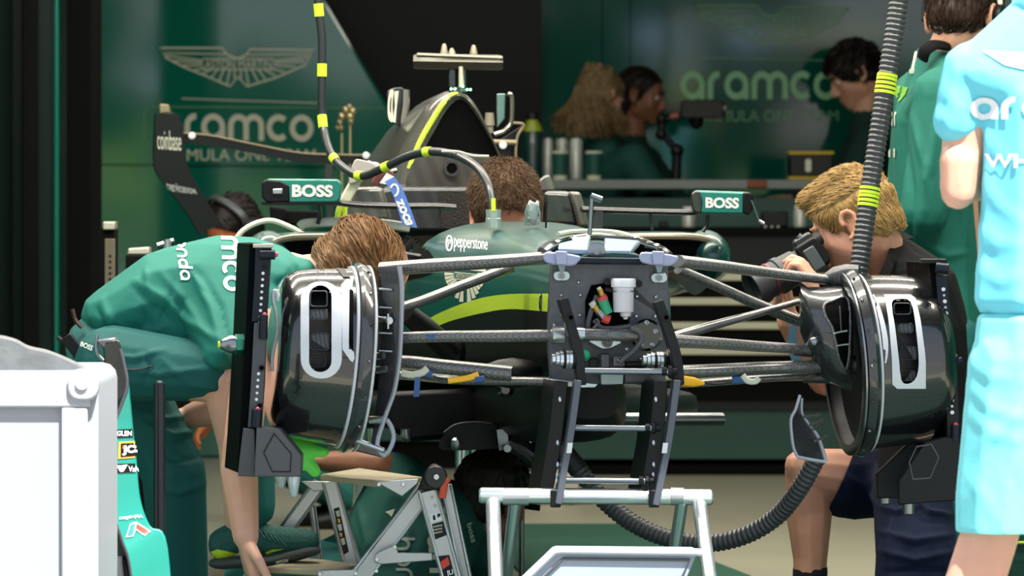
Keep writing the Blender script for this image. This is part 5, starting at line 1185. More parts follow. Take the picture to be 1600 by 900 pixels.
p.loft([[a, b, V((b.x, b.y, bz)), V((a.x, a.y, bz))] for a, b in zip(q1, q2)]); cv = p.build('dust_cover', mat('grey_film', '#66696a', .3, metal=.1, var=.25, vscale=14, bump=.6, bscale=18), fc)

# ---------------------------------------------------------------- upright front wing end with sponsor stickers
yw = -.95
we = thing('front_wing_section', 'upright teal and black wing section with sponsor stickers behind the white case', 'wing section', W(205, FR(yw), yw))
def ribbon(L, R, y0, y1_, th, nm, mt, par, bev=0):
    a = catmull([W(x, y, y0+(dy if False else 0)+dy) for x, y, dy in L], 6); b = catmull([W(x, y, y1_+dy) for x, y, dy in R], 6); t = V((.0, th, 0))
    p = MB(); p.loft([[q, r, r+t, q+t] for q, r in zip(a, b)]); return p.build(nm, mt, par, bev=bev)
fr_ = FR(yw)-2
blade = ribbon([(160, 536, 0), (166, 600, 0), (171, 640, 0), (160, 690, 0), (150, 760, 0), (147, 830, 0), (146, 900, 0), (140, fr_, 0)], [(185, 531, 0), (196, 570, 0), (199, 610, 0), (180, 665, 0), (174, 730, 0), (177, 800, 0), (200, 860, 0), (225, fr_, 0)], yw, yw-.03, .02, 'black_blade', mat('blade_black', '#0e0f11', .3, coat=.6), we, .004)
panel = ribbon([(199, 604, 0), (180, 662, 0), (174, 720, 0), (174, 790, 0), (190, 842, 0), (205, 900, 0), (222, fr_, 0)], [(201, 600, 0), (207, 664, .02), (213, 720, .02), (219, 780, .02), (234, 822, .02), (262, 858, .02), (276, fr_, .02)], yw-.034, yw-.03, .02, 'teal_panel', M_team, we, .003)
p = MB(); p.tube(catmull([W(x, y, yw-.03) for x, y in [(188, 545), (194, 570), (198, 606), (180, 662), (174, 720), (174, 790), (190, 842), (205, 900), (222, fr_)]]), .004, 8); p.build('blade_edge', M_greyal, we)
p = MB(); p.tube(catmull([W(x, y, yw+.06) for x, y in [(152, 523), (151, 548), (158, 560), (172, 570)]]), .0035, 8); p.build('wire_handle', M_steel, we)
p = MB(); p.prism([W(x, y, yw-.004) for x, y in [(150, 532), (180, 527), (184, 540), (160, 545)]], (0, .04, 0)); p.build('blade_cap', M_greyal, we, bev=.004)
p = MB(); p.tube(catmull([W(x, y, yw-.04) for x, y in [(182, 870), (183, 885), (186, 910)]]), .012, 10); p.build('blade_fillet', M_greyal, we)
cw_ = caster([panel], .0016); cw2 = caster([panel], .0026); cw3 = caster([panel], .0036)
decal('sticker', [poly_s([(181, 671), (210, 670), (211, 683), (180, 684)])], cw_, M_black, panel, 6)
decal('lettering', [text_q('GLEN', [(182, 673), (205, 673), (205, 681), (182, 681)], .03)], cw2, M_white, panel, 4)
decal('sticker', [poly_s([(185, 690), (213, 689), (214, 715), (184, 717)])], cw_, mat('sticker_amber', '#d99a3a', .5), panel, 6)
decal('sticker_panel', [poly_s([(188, 693), (214, 692), (215, 712), (188, 714)])], cw2, M_black, panel, 6)
decal('lettering', [text_q('JCB', [(190, 696), (220, 695), (220, 710), (190, 712)], .06), ], cw3, M_white, panel, 4)
decal('lettering_square', [poly_s([(190, 696), (194, 696), (194, 701), (190, 701)])], cw3, mat('sticker_red', '#d8402f', .5), panel, 4)
decal('sticker', [poly_s([(180, 725), (215, 724), (216, 738), (179, 739)])], cw_, M_black, panel, 6)
decal('lettering', [poly_s([(181, 727), (187, 727), (190, 733), (194, 726), (199, 726), (192, 737), (187, 737)]), text_q('Valvo', [(200, 728), (222, 728), (222, 737), (200, 737)], .02)], cw2, M_white, panel, 4)
decal('lettering', [text_q('Valvoline', [(223, 809), (186, 814), (186, 808), (222, 803)], .01)], cw2, M_white, panel, 4)
decal('v_mark_outline', [poly_s([(203, 818), (212, 815), (236, 830), (226, 838), (212, 828), (208, 838), (196, 840)])], cw_, M_white, panel, 4)
decal('v_mark_blue', [poly_s([(204, 820), (211, 818), (207, 836), (198, 838)])], cw2, mat('mark_blue', '#2f7fc0', .5), panel, 4)
decal('v_mark_red', [poly_s([(213, 818), (234, 831), (226, 835), (212, 825)])], cw2, mat('sticker_red', '#d8402f', .5), panel, 4)

# black post
yp = -.75
ps = thing('post', 'plain black round post standing in front of the bent mechanic', 'post', W(248, FR(yp), yp))
zz_ = W(0, 598, yp).z
p = MB(); p.lathe((W(249, 0, yp).x, yp, 0), (0, 0, 1), [(.01, .0135), (zz_-.006, .0125), (zz_, .0115)], 20); p.build('shaft', mat('post_black', '#101113', .25, metal=.3), ps)
p = MB(); p.lathe((W(249, 0, yp).x, yp, 0), (0, 0, 1), [(zz_-.001, .007), (zz_+.004, .006)], 14); p.build('top_plug', M_greyal, ps)
p = MB(); p.lathe((W(249, 0, yp).x, yp, 0), (0, 0, 1), [(0, .08), (.01, .08), (.014, .02)], 24); p.build('foot_disc', M_darkal, ps)

# ---------------------------------------------------------------- cables and hoses
def pathpt(P, f): i = f*(len(P)-1); j = min(int(i), len(P)-2); return P[j].lerp(P[j+1], i-j)
def seg_of(P, f0, f1, n=8): return [pathpt(P, f0+(f1-f0)*i/n) for i in range(n+1)]
yu = .62
cpts = [(486, -900), (490, -400), (494, -120), (497, 0), (503, 60), (503, 130), (504, 190), (515, 236), (536, 262), (565, 275), (600, 262), (636, 245), (672, 237), (712, 243), (745, 262), (763, 290), (771, 330)]
ys_ = [1.2]*3+[1.2, 1.2, 1.2, 1.2, 1.15, 1.1, 1.05, 1.0, .95, .9, .85, .78, .72, .68]
P_ = catmull([W(x, y, d) for (x, y), d in zip(cpts, ys_)], 10)
uc = thing('umbilical_cable', 'thick black cable with lime bands looping from the ceiling into the nose', 'cable', P_[-1])
p = MB(); p.tube(P_, .0105, 12); p.build('cable_sheath', mat('cable_black', '#25272b', .4, coat=.3), uc)
for i, (x, y) in enumerate([(499, 15), (504, 110), (504, 191), (523, 246), (562, 274), (605, 260), (668, 238)]):
    j = min(range(len(P_)), key=lambda j: hypot(PJ(P_[j])[0]-x, PJ(P_[j])[1]-y)); a = P_[j]; t = (P_[j+1]-P_[j-1]).normalized(); L = .016 if i < 3 else .010
    p = MB(); p.tube([a-t*L, a, a+t*L], .0122, 14); p.build('lime_band', M_limetape, uc)
p = MB(); p.tube([W(771, 310, .66), W(771, 330, .655)], .0055, 10); p.build('lime_band', M_limetape, uc)
p = MB(); p.lathe(W(771, 356, .68), (0, 0, 1), [(0, .019), (.022, .019), (.023, .018), (.044, .0185)], 20); p.build('connector', mat('clear_connector', '#b9c9c4', .15, metal=.5), uc)
p = MB(); p.tube(catmull([W(x, y, .84) for x, y in [(690, 236), (716, 237), (738, 243), (764, 244)]]), .003, 8, flat=.6); p.build('cable_tie', M_cream, uc)
def hose(nm, lb, pts, r, pitch, par_mat):
    P = catmull([W(*q) for q in pts], 14)
    L = [0]
    for a, b in zip(P, P[1:]): L.append(L[-1]+(b-a).length)
    n = int(L[-1]/pitch); Q = []; R = []
    j = 0
    for i in range(n*6):
        s_ = L[-1]*i/(n*6-1)
        while j < len(L)-2 and L[j+1] < s_: j += 1
        Q.append(P[j].lerp(P[j+1], (s_-L[j])/max(1e-9, L[j+1]-L[j]))); ph = (i % 6)/6
        R.append(r*(1+.09*max(-.6, cos(2*pi*ph))))
    o = thing(nm, lb, 'hose', P[-1])
    p = MB(); p.tube(Q, R, 18); p.build('hose_wall', par_mat, o, angle=80)
    return o, P, Q, R
M_hose = mat('hose_grey', '#3d3f42', .45, coat=.25)
o, P, Q, R = hose('corrugated_hose', 'upright grey corrugated hose with lime bands beside the blond head', [(1455, -930, .45), (1425, -200, .4), (1404, 0, .36), (1383, 140, .33), (1358, 305, .3), (1339, 445, .26)], 15*k, .0125, M_hose)
for x, y in [(1383, 131), (1356, 308)]:
    for dd in (-13, -6.5, 0, 6.5, 13):
        j = min(range(len(Q)), key=lambda j: abs(PJ(Q[j])[1]-(y+dd))); t = (Q[j+1]-Q[j-1]).normalized()
        p = MB(); p.tube([Q[j]-t*.0034, Q[j]+t*.0034], 15*k*1.12, 18); p.build('lime_band', M_limetape, o, angle=50)
o, P, Q, R = hose('corrugated_hose', 'grey corrugated hose sagging behind the trestle from belly to right drum', [(838, 632, .42), (852, 662, .42), (878, 702, .42), (905, 735, .42), (940, 778, .4), (985, 815, .36), (1040, 840, .32), (1100, 849, .28), (1160, 838, .24), (1212, 808, .2), (1250, 762, .14), (1278, 712, .1)], 14*k, .0125, M_hose)
for x, y in [(897, 724)]:
    j = min(range(len(Q)), key=lambda j: hypot(PJ(Q[j])[0]-x, PJ(Q[j])[1]-y)); p = MB(); p.tube(Q[j-14:j+14:4], 14*k*1.15, 18); p.build('hose_sleeve', M_rubber, o)

# ---------------------------------------------------------------- bright green rubber cover, left equipment, small things behind
b = Blob(); yg = -.02
b.hull(PE(450, 690, yg, 12, 10), PE(478, 700, yg, 16, 14), PE(470, 725, yg, 14, 12), PE(445, 715, yg, 10, 10)); b.hull(PE(470, 700, yg, 16, 14), PE(504, 706, yg-.01, 11, 9)); b.hull(PE(475, 715, yg, 14, 12), PE(492, 737, yg, 10, 9)); b.hull(PE(452, 684, yg, 10, 6), PE(486, 687, yg, 7, 5))
ob = b.build('rubber_cover', mat('bright_green_rubber', '#76f25c', .45, sss=.1), None, .003, 3); tag(ob, 'bright green rubber cover hanging under the left brake drum', 'rubber cover')
y3 = 3.0
tp = thing('equipment_post', 'slim black equipment post with tan front standing behind the mechanic', 'post', W(168, FR(y3), y3))
xx0, xx1 = W(155, 0, y3).x, W(180, 0, y3).x; ztp = W(0, 356, y3).z
p = MB(); p.box(((xx0+xx1)/2, y3+.06, ztp/2), (xx1-xx0, .12, ztp)); p.build('post_body', M_matt, tp, bev=.004)
p = MB(); p.box((W(172, 0, y3).x, y3-.004, ztp/2), (16*S(y3), .012, ztp-.06)); p.build('front_strip', mat('tan_strip', '#6d6453', .5, metal=.4), tp, bev=.002)
p = MB(); p.box((W(171, 0, y3).x, y3+.03, ztp+.006), (19*S(y3), .1, .022)); p.build('top_cap', mat('rig_cream', '#c7c2ae', .35, metal=.5), tp, bev=.003)
for i in range(5):
    p = MB(); p.lathe(W(172, 400+i*9, y3-.01), (0, -1, 0), [(0, .004), (.002, .004)], 8); p.build('post_hole', M_black, tp)
y4 = 2.4
tt_ = thing('tool_trolley', 'dark trolley behind the bent mechanic with chrome fittings on top', 'trolley', W(235, FR(y4), y4))
xx0, xx1 = W(196, 0, y4).x, W(285, 0, y4).x; ztt = W(0, 398, y4).z
p = MB(); p.box(((xx0+xx1)/2, y4+.2, ztt/2+.03), (xx1-xx0, .4, ztt-.06)); p.build('trolley_body', M_matt, tt_, bev=.006)
for i, sx2 in enumerate((xx0+.03, xx1-.03)):
    for dy in (.04, .36):
        p = MB(); p.rod((sx2-.01, y4+dy, .03), (sx2+.01, y4+dy, .03), .03, 16); p.build('caster', M_rubber, tt_)
p = MB(); p.prism([W(x, y, y4+.02) for x, y in [(199, 398), (200, 388), (232, 386), (234, 398)]], (0, .1, 0)); p.build('chrome_fitting', mat('rig_cream', '#c7c2ae', .35, metal=.5), tt_, bev=.004)
p = MB(); p.rod(W(246, 384, y4+.05), W(272, 376, y4+.05), .008); p.rod(W(262, 396, y4+.05), W(262, 374, y4+.05), .012); p.build('chrome_tap', M_alu, tt_)
y5 = 5.6
cs_ = thing('clamp_stand', 'brass coloured clamp head on two thin rods behind the rear wing', 'clamp stand', W(541, FR(y5), y5))
M_brassy = mat('dull_brass', '#b7aa84', .3, metal=.7)
p = MB(); p.rod(W(534, 208, y5), W(534, FR(y5), y5), .005); p.rod(W(547, 192, y5), W(547, FR(y5), y5), .005); p.build('stand_rods', M_brassy, cs_)
p = MB(); p.lathe(W(541, FR(y5), y5), (0, 0, 1), [(0, .12), (.02, .12), (.03, .04)], 20); p.build('stand_base', M_darkal, cs_)
p = MB()
for x, y, r in [(546, 168, 5), (540, 172, 6), (551, 174, 6), (547, 182, 7), (534, 182, 6), (531, 192, 5), (548, 190, 5), (527, 200, 3.5), (533, 200, 4)]: p.ell(W(x, y, y5-.01), (r*S(y5), .02, r*1.1*S(y5)))
p.build('clamp_head', M_brassy, cs_)
p = MB(); p.prism([W(x, y, y4+.1) for x, y in [(443, 328), (500, 330), (500, 352), (443, 352)]], (0, .2, 0)); p.prism([W(x, y, y4+.05) for x, y in [(420, 322), (446, 326), (446, 345), (424, 348)]], (0, .2, 0)); p.split('rear_bodywork', M_matt, car, bev=.006)
# low jack and foot behind the trestle
yj = 6.6
jk = thing('floor_jack', 'pale low floor jack on the floor behind the black bracket', 'floor jack', W(850, FR(yj), yj))
z0 = 0.02
p = MB(); p.prism([W(x, y, yj) for x, y in [(824, 764), (866, 734), (905, 742), (905, FR(yj)-8), (815, FR(yj)-8)]], (0, .12, 0)); p.build('jack_body', mat('jack_cream', '#b7b09a', .4, metal=.2), jk, bev=.008)
p = MB(); p.rod(W(831, 760, yj+.05), W(831, 744, yj+.05), .02); p.ell(W(831, 741, yj+.05), (.026, .026, .012)); p.build('jack_saddle', M_steel, jk)
for x in (830, 892):
    p = MB(); p.rod(V((W(x, 0, yj).x, yj-.02, .022)), V((W(x, 0, yj).x, yj+.14, .022)), .022, 18); p.build('wheel', M_rubber, jk)
yq2 = 1.9
sf = thing('screw_foot', 'small steel screw foot with a dark wing handle behind left trestle legs', 'stand foot', W(815, FR(yq2), yq2))
p = MB(); p.rod(W(815, FR(yq2), yq2), W(815, 790, yq2), .008); p.build('spindle', M_steel, sf)
p = MB(); p.lathe(W(815, FR(yq2), yq2), (0, 0, 1), [(0, .03), (.01, .03), (.02, .014), (.06, .014), (.062, .009)], 18); p.build('foot_base', M_steel, sf)
p = MB(); p.tube([W(800, 792, yq2), W(815, 790, yq2), W(844, 794, yq2)], .008, 8); p.build('wing_handle', M_black, sf)
# dark green bag at right edge
yk = 1.0
kb = thing('kit_bag', 'dark green bag with yellow piping on the floor at right edge', 'bag', W(1640, FR(yk), yk))
p = MB(); p.prism([W(x, y, yk) for x, y in cat2([(1568, 880), (1572, 842), (1600, 832), (1700, 832), (1716, 860), (1716, FR(yk)-1), (1560, FR(yk)-1), (1560, 920)], 4, True)], (0, .25, 0)); p.build('bag_body', mat('bag_green', '#0b4a3a', .7, bump=.4), kb, bev=.02)
p = MB(); p.tube(catmull([W(x, y, yk-.004) for x, y in [(1566, 850), (1600, 848), (1660, 848), (1712, 850)]]), .004, 8); p.build('piping', M_lime, kb)
# ================================================================== PEOPLE
def frame_of(f, u):
    f = V(f).normalized(); u = V(u); u = (u-f*u.dot(f)).normalized(); r = f.cross(u)
    return Matrix((r, f, u)).transposed()
class Head:
    """head frame: x = the person's right, y = facing, z = crown"""
    def __init__(s, O, f, u=(0, 0, 1), k=1.0): s.O = V(O); s.R = frame_of(f, u); s.k = k
    def L(s, x, y, z): return s.O+s.R @ V((x, y, z))*s.k
    def E(s, x, y, z, rx, ry, rz, tx=0): return (s.L(x, y, z), (rx*s.k, ry*s.k, rz*s.k), s.R @ Matrix.Rotation(tx, 3, 'X'))
    def skull(s, b):
        E = s.E
        b.hull(E(0, -.015, .04, .074, .092, .080), E(0, .035, .035, .062, .058, .062))
        b.hull(E(0, .045, .02, .060, .040, .040), E(-.036, .05, -.025, .028, .032, .030), E(.036, .05, -.025, .028, .032, .030), E(0, .058, -.055, .034, .032, .025), E(0, .073, -.098, .019, .018, .014), E(-.048, .002, -.062, .016, .022, .022), E(.048, .002, -.062, .016, .022, .022))
        b.hull(E(-.028, .083, .028, .020, .011, .008), E(.028, .083, .028, .020, .011, .008))           # brow
        b.hull(E(0, .092, .010, .008, .007, .010), E(0, .112, -.030, .0105, .010, .009)); b.hull(E(-.011, .1, -.036, .008, .009, .007), E(.011, .1, -.036, .008, .009, .007), E(0, .113, -.032, .010, .010, .008))
        b.hull(E(-.016, .087, -.062, .007, .006, .005), E(0, .094, -.061, .009, .007, .0055), E(.016, .087, -.062, .007, .006, .005))
        b.hull(E(-.014, .085, -.074, .007, .006, .005), E(0, .092, -.074, .009, .007, .006), E(.014, .085, -.074, .007, .006, .005))
        for g in (-1, 1):
            b.hull(E(g*.072, -.010, -.004, .007, .016, .027), E(g*.074, -.014, .0, .006, .014, .026))
            pts = [(.002, -.032), (-.012, -.026), (-.026, -.004), (-.028, .016), (-.018, .03), (-.002, .030), (.006, .016), (.006, .004)]
            for (a, c), (d, e_) in zip(pts, pts[1:]):
                b.hull(E(g*.083, a, c, .006, .006, .006), E(g*.083, d, e_, .006, .006, .006))
            b.hull(E(g*.076, -.004, -.03, .008, .008, .007), E(g*.082, .0, -.03, .005, .006, .006))
        return b
    def face_bits(s, par, hairmat):
        for g in (-1, 1):
            p = MB(); p.ell(s.L(g*.031, .078, .006), .0115*s.k, sub=2); ey = p.build('eye', mat('eye_white', '#d8d4cc', .2), par)
            p = MB(); p.ell(s.L(g*.031, .0865, .006), (.005*s.k,)*3, sub=1); p.build('iris', mat('iris_dark', '#2a1d14', .15), ey)
            p = MB(); p.tube(catmull([s.L(g*.014, .094, .026), s.L(g*.03, .093, .032), s.L(g*.046, .084, .026)], 4), .0032*s.k, 6, flat=1.4); p.build('eyebrow', hairmat, par)
            p = MB(); p.tube(catmull([s.L(g*.019, .086, .010), s.L(g*.031, .0905, .0145), s.L(g*.043, .085, .009)], 4), .0028*s.k, 6); p.build('eyelid', M_skin, par)
        p = MB(); p.tube(catmull([s.L(-.022, .086, -.068), s.L(0, .098, -.0675), s.L(.022, .086, -.068)], 4), .0022*s.k, 6); p.build('lips', mat('lip_pink', '#a5605a', .5), par)
    def hair(s, par, hm, kind='short', n=420, ln=.035, wd=.0032, flow=None, seed=1, puff=1.0, cuts=None, extra=None, lift=.006):
        b = Blob(); E = s.E
        b.hull(E(0, -.016, .042, .082*puff, .101*puff, .086*puff), E(0, .034, .046, .070*puff, .062*puff, .062*puff))
        if kind != 'cap': b.hull(E(0, -.06, -.02, .066, .05, .045), E(0, -.03, .03, .078, .08, .07))
        if extra: extra(b, s)
        cuts = cuts or [((0, .062, .045), (0, .80, -.60)), ((0, -.06, -.062), (0, -.1, -1))]
        W_ = [(s.L(*c), s.R @ V(nn)) for c, nn in cuts]
        me = b.mesh(.006*s.k, 3, W_); cap = link_mesh('hair', me, hm, par, True, 60)
        bv = BVHTree.FromPolygons([v.co for v in me.vertices], [tuple(q.vertices) for q in me.polygons]); w = WL[cap.name]
        rnd = random.Random(seed); polys = [q for q in me.polygons if q.area > 0]; T = MB()
        wts = [q.area for q in polys]
        for q in rnd.choices(polys, wts, k=n):
            p = q.center+w; nn = q.normal
            pts = [p-nn*.002]; d0 = None; L_ = ln*rnd.uniform(.6, 1.3)
            for i in range(4):
                loc = s.R.transposed() @ ((p-s.O)/s.k)
                d = s.R @ V(flow(loc, rnd) if flow else (0, -.4, -.6)); d = d+V((rnd.uniform(-.25, .25), rnd.uniform(-.25, .25), rnd.uniform(-.25, .25)))
                h, n2, _, _ = bv.find_nearest(p-w)
                if n2 is None: n2 = nn
                d = (d-n2*d.dot(n2)); 
                if d.length < 1e-4: break
                d.normalize(); p = h+w+d*(L_/4)
                pts.append(p+n2*lift*s.k*(.5+.3*i)*rnd.uniform(.4, 1.2))
            if len(pts) > 3: T.tube(pts, [wd, wd*1.1, wd*.9, wd*.6, wd*.15][:len(pts)], 4, flat=.6)
        return tag(T.build('hair_strands', hm, cap, angle=60), kind='stuff')
def swept(loc, r):      # short side-swept hair
    x, y, z = loc
    if z > .08: return (.5, .55, -.1)
    if y > .03: return (.4, .5, -.3)
    return (0, -.45, -.8)
def hand(b, w, d, palm, thumb, curl=.5, k=1.0):
    """five fingered hand: wrist, pointing direction, palm normal, thumb side"""
    d = V(d).normalized(); n = V(palm); n = (n-d*n.dot(d)).normalized(); t = V(thumb); t = (t-d*t.dot(d)-n*t.dot(n)).normalized(); w = V(w)
    b.hull((w, .024*k), (w+d*.03*k+t*.018*k, .017*k), (w+d*.03*k-t*.018*k, .016*k), (w+d*.088*k+t*.028*k, .0125*k), (w+d*.082*k-t*.030*k, .0115*k))
    for off, ln in [(.030, .072), (.010, .080), (-.010, .075), (-.030, .058)]:
        p = w+d*(.090-abs(off)*.12)*k+t*off*k; a = d.copy(); pts = [p]; c0 = curl*(1+.25*(off < 0))
        for i, fr_s in enumerate((.45, .30, .25)):
            ang = c0*(.55+.35*i); a = (d*cos(ang*(1+i*.55))+n*sin(ang*(1+i*.55))).normalized(); p = p+a*ln*fr_s*k; pts.append(p)
        rs_ = [.0098*k, .0090*k, .0082*k, .0072*k]
        for i in range(3): b.hull((pts[i], rs_[i]), (pts[i+1], rs_[i+1]))
    p0 = w+d*.028*k+t*.026*k; p1 = p0+(d*.6+t*.75+n*.2).normalized()*.042*k; p2 = p1+(d*.85+t*.25+n*.45*curl).normalized()*.036*k; p3 = p2+(d*.9+n*.6*curl).normalized()*.024*k
    b.hull((w+d*.015*k+t*.01*k, .017*k), (p1, .0125*k)); b.hull((p1, .0125*k), (p2, .0105*k)); b.hull((p2, .0105*k), (p3, .0085*k))
def limb(b, a, c, e, r): b.hull((a, r[0]), (c, r[1])); b.hull((c, r[1]), (a.lerp(c, .5), (r[0]+r[1])/2)); m = c.lerp(e, .28); b.hull((c, r[1]), (m, r[2])); b.hull((m, r[2]), (e, r[3]))
def foot(b, ank, d, k=.88):
    d = V(d); d.z = 0; d.normalize(); z = V((0, 0, ank.z-.035*k)); A = V((ank.x, ank.y, 0))
    g = ank.z-.084
    B_ = lambda f, h, r: (A+d*f*k+V((0, 0, g+h*k)), r*k)
    b.hull((ank, .036*k), B_(-.045, .032, .032)); b.hull(B_(-.045, .032, .032), B_(.06, .034, .036), (ank, .034*k)); b.hull(B_(.06, .034, .036), B_(.15, .024, .026))
def figure(name_label, base, H, J, skin, shirt, legs, shoe, hairkw, voxel=.007, sleeve=.55, shorts=None, face=True, kk=1.0, group=None, hands=((.5, None), (.5, None)), jacket=False, bare_legs=False):
    """J: neck chest waist pelvis, sh/el/wr/hip/kn/an pairs, side = person's right vector, toe direction"""
    P = thing('person', name_label, 'person', base, group)
    b = Blob(); H.skull(b); r = V(J['side']).normalized(); k = kk
    nk, ch, wa, pe = (V(J[q]) for q in ('neck', 'chest', 'waist', 'pelvis'))
    ax = (ch-pe).normalized(); fw = ax.cross(r) if False else r.cross(ax)*-1
    Rt = Matrix((r, r.cross(ax)*-1, ax)).transposed()
    if Rt.determinant() < 0: Rt = Matrix((r, r.cross(ax), ax)).transposed()
    b.hull((H.L(0, -.03, -.05), .052*k), (nk, .056*k))
    b.hull((nk, .056*k), (ch, (.13*k, .09*k, .10*k), Rt)); b.hull((ch, (.15*k, .105*k, .12*k), Rt), (wa, (.125*k, .092*k, .09*k), Rt)); b.hull((wa, (.125*k, .092*k, .09*k), Rt), (pe, (.15*k, .11*k, .10*k), Rt))
    S_, E_, Wr, Hp, Kn, An = (J[q] for q in ('sh', 'el', 'wr', 'hip', 'kn', 'an'))
    for i in (0, 1):
        s_, e_, w_ = V(S_[i]), V(E_[i]), V(Wr[i])
        b.hull((ch, (.12*k, .09*k, .09*k), Rt), (s_, .060*k)); limb(b, s_, e_, w_, (.056*k, .043*k, .044*k, .027*k))
        d = (w_-e_).normalized(); hd = hands[i]; pn = V(hd[1]) if hd[1] else (V((0, 0, -1)) if abs(d.z) < .8 else V((0, 1, 0)))
        hand(b, w_, d, pn, d.cross(pn)*(1 if i else -1), hd[0], k)
        h_, kn_, an_ = V(Hp[i]), V(Kn[i]), V(An[i])
        b.hull((pe, (.13*k, .1*k, .09*k), Rt), (h_, .088*k)); limb(b, h_, kn_, an_, (.086*k, .058*k, .060*k, .038*k)); foot(b, an_, J['toe'], k*.88)
    body = b.build('body', skin, P, voxel, 3)
    # clothes
    g = .013*k
    c = Blob(); c.hull((nk, .062*k), (ch, (.13*k+g, .09*k+g, .10*k+g), Rt)); c.hull((ch, (.15*k+g, .105*k+g, .12*k), Rt), (wa, (.135*k+g, .10*k+g, .09*k), Rt)); c.hull((wa, (.135*k+g, .10*k+g, .09*k), Rt), (pe+ax*.02, (.152*k+g, .115*k+g, .09*k), Rt))
    cuts = []
    for i in (0, 1):
        s_, e_, w_ = V(S_[i]), V(E_[i]), V(Wr[i]); en = s_.lerp(e_, sleeve) if sleeve <= 1 else e_
        c.hull((ch, (.12*k+g, .09*k+g, .09*k+g), Rt), (s_, .060*k+g)); c.hull((s_, .058*k+g), (en, .052*k+g))
        if sleeve > 1: c.hull((e_, .046*k+g), (w_.lerp(e_, .1), .036*k+g))
    c.build('jacket' if jacket else 'shirt', shirt, P, voxel, 4, fn=None)
    t = Blob(); t.hull((wa-ax*.03, (.128*k+g*.8, .095*k+g*.8, .05*k), Rt), (pe, (.15*k+g*.8, .11*k+g*.8, .10*k), Rt))
    for i in (0, 1):
        h_, kn_, an_ = V(Hp[i]), V(Kn[i]), V(An[i]); t.hull((pe, (.13*k+g, .1*k+g, .09*k), Rt), (h_, .088*k+g))
        if bare_legs: t.hull((h_, .086*k+g), (h_.lerp(kn_, .8), .075*k+g))
        else: t.hull((h_, .086*k+g), (kn_, .062*k+g)); t.hull((kn_, .062*k+g), (an_, .052*k+g))
    t.build('shorts' if bare_legs else 'trousers', legs, P, voxel, 4)
    for i in (0, 1):
        sb = Blob(); foot(sb, V(An[i])-V((0, 0, .004)), J['toe'], k*1.12); sb.build('shoe', shoe, P, .006, 2)
    if face: H.face_bits(P, hairkw.get('mat'))
    hk = dict(hairkw); hm = hk.pop('mat')
    if hm: H.hair(P, hm, **hk)
    return P, body
M_polo = mat('team_polo', '#0a7365', .75, var=.06, vscale=5, bump=.12, bscale=30)
M_trs = mat('team_trousers', '#0b5a57', .8, var=.08, vscale=6, bump=.15, bscale=40)
M_polodk = mat('dark_team_shirt', '#0b3a34', .85, bump=.1)
M_shoe = mat('shoe_green', '#145049', .7, bump=.3, bscale=200); M_sole = mat('shoe_sole', '#3a4240', .8)
def hairmat(n, c): return mat(n, c, .55, var=.35, vscale=60, spec=.3)
H_brown = hairmat('brown_hair', '#7b5836'); H_dark = hairmat('dark_hair', '#1b1410'); H_blond = hairmat('blond_hair', '#a98853'); H_mid = hairmat('mid_brown_hair', '#57402c'); H_long = hairmat('long_blond_hair', '#7a6444')

# ---------------------------------------------------------------- 1  bent mechanic on the left
ym = .42
P1 = thing('person', 'person in teal polo and trousers bent double behind the left brake drum', 'person', W(280, FR(.45), .45))
H1 = Head(W(552, 430, .38), (.42, -.22, -.80), (.75, -.15, .55))
b = Blob(); H1.skull(b)
b.hull((H1.L(0, -.03, -.05), .054), (W(455, 440, .42), .06)); b.hull((W(455, 440, .42), .07), PE(390, 470, ym, 75, 75, .13)); b.hull(PE(390, 470, ym, 75, 75, .14), PE(260, 478, ym, 62, 62, .14)); b.hull(PE(260, 478, ym, 62, 62, .13), PE(160, 545, ym, 50, 55, .14))
e1, w1 = W(379, 690, .05), W(384, 838, .02)
b.hull(PE(402, 490, .30, 38), PE(390, 470, ym, 60)); b.hull(PE(400, 500, .22, 33), (e1, .045)); b.hull((e1, .046), (W(374, 735, .05), .0445)); b.hull((W(374, 735, .05), .0445), (w1, .031))
hand(b, w1, (.16, 0, -1), (1, .25, 0), (-.1, -1, 0), .55, 1.0)
e2, w2 = W(352, 636, .60), W(298, 650, .62)
b.hull(PE(420, 440, .58, 36), (e2, .044)); b.hull((e2, .044), (w2, .03)); hand(b, w2, (-1, .1, -.1), (0, 0, -1), (0, -1, 0), .5)
b.hull(PE(160, 550, ym, 48), PE(180, 565, .24, 48)); b.hull(PE(180, 565, .24, 48), (W(352, 592, .18), .06)); b.hull((W(352, 592, .18), .058), (W(378, 690, .2), .058)); b.hull((W(378, 690, .2), .058), (W(376, 828, .2), .036)); b.hull((W(376, 828, .2), .032), (W(362, 856, .2), .02)); b.hull((W(376, 832, .2), .03), (W(450, 852, .2), .018))
fa = W(285, FR(.62)-60, .62)
b.hull(PE(160, 550, .5, 48), PE(185, 580, .6, 46)); b.hull(PE(185, 580, .6, 46), (W(270, 735, .55), .058)); b.hull((W(270, 735, .55), .058), (fa, .038)); foot(b, fa, (1, -.2, 0))
b.build('body', M_skin2, P1, .0045, 3)
c = Blob()
A_, B_, C_, D_ = PE(172, 494, ym, 46, 47, .17), PE(262, 464, ym, 76, 78, .18), PE(340, 458, ym, 88, 91, .19), PE(395, 466, ym, 88, 96, .18)
c.hull(A_, B_); c.hull(B_, C_); c.hull(C_, D_); c.hull(C_, PE(352, 548, .24, 42, 42, .16), D_); c.hull(B_, PE(225, 505, .3, 22, 20), PE(352, 545, .36, 38, 34, .12))
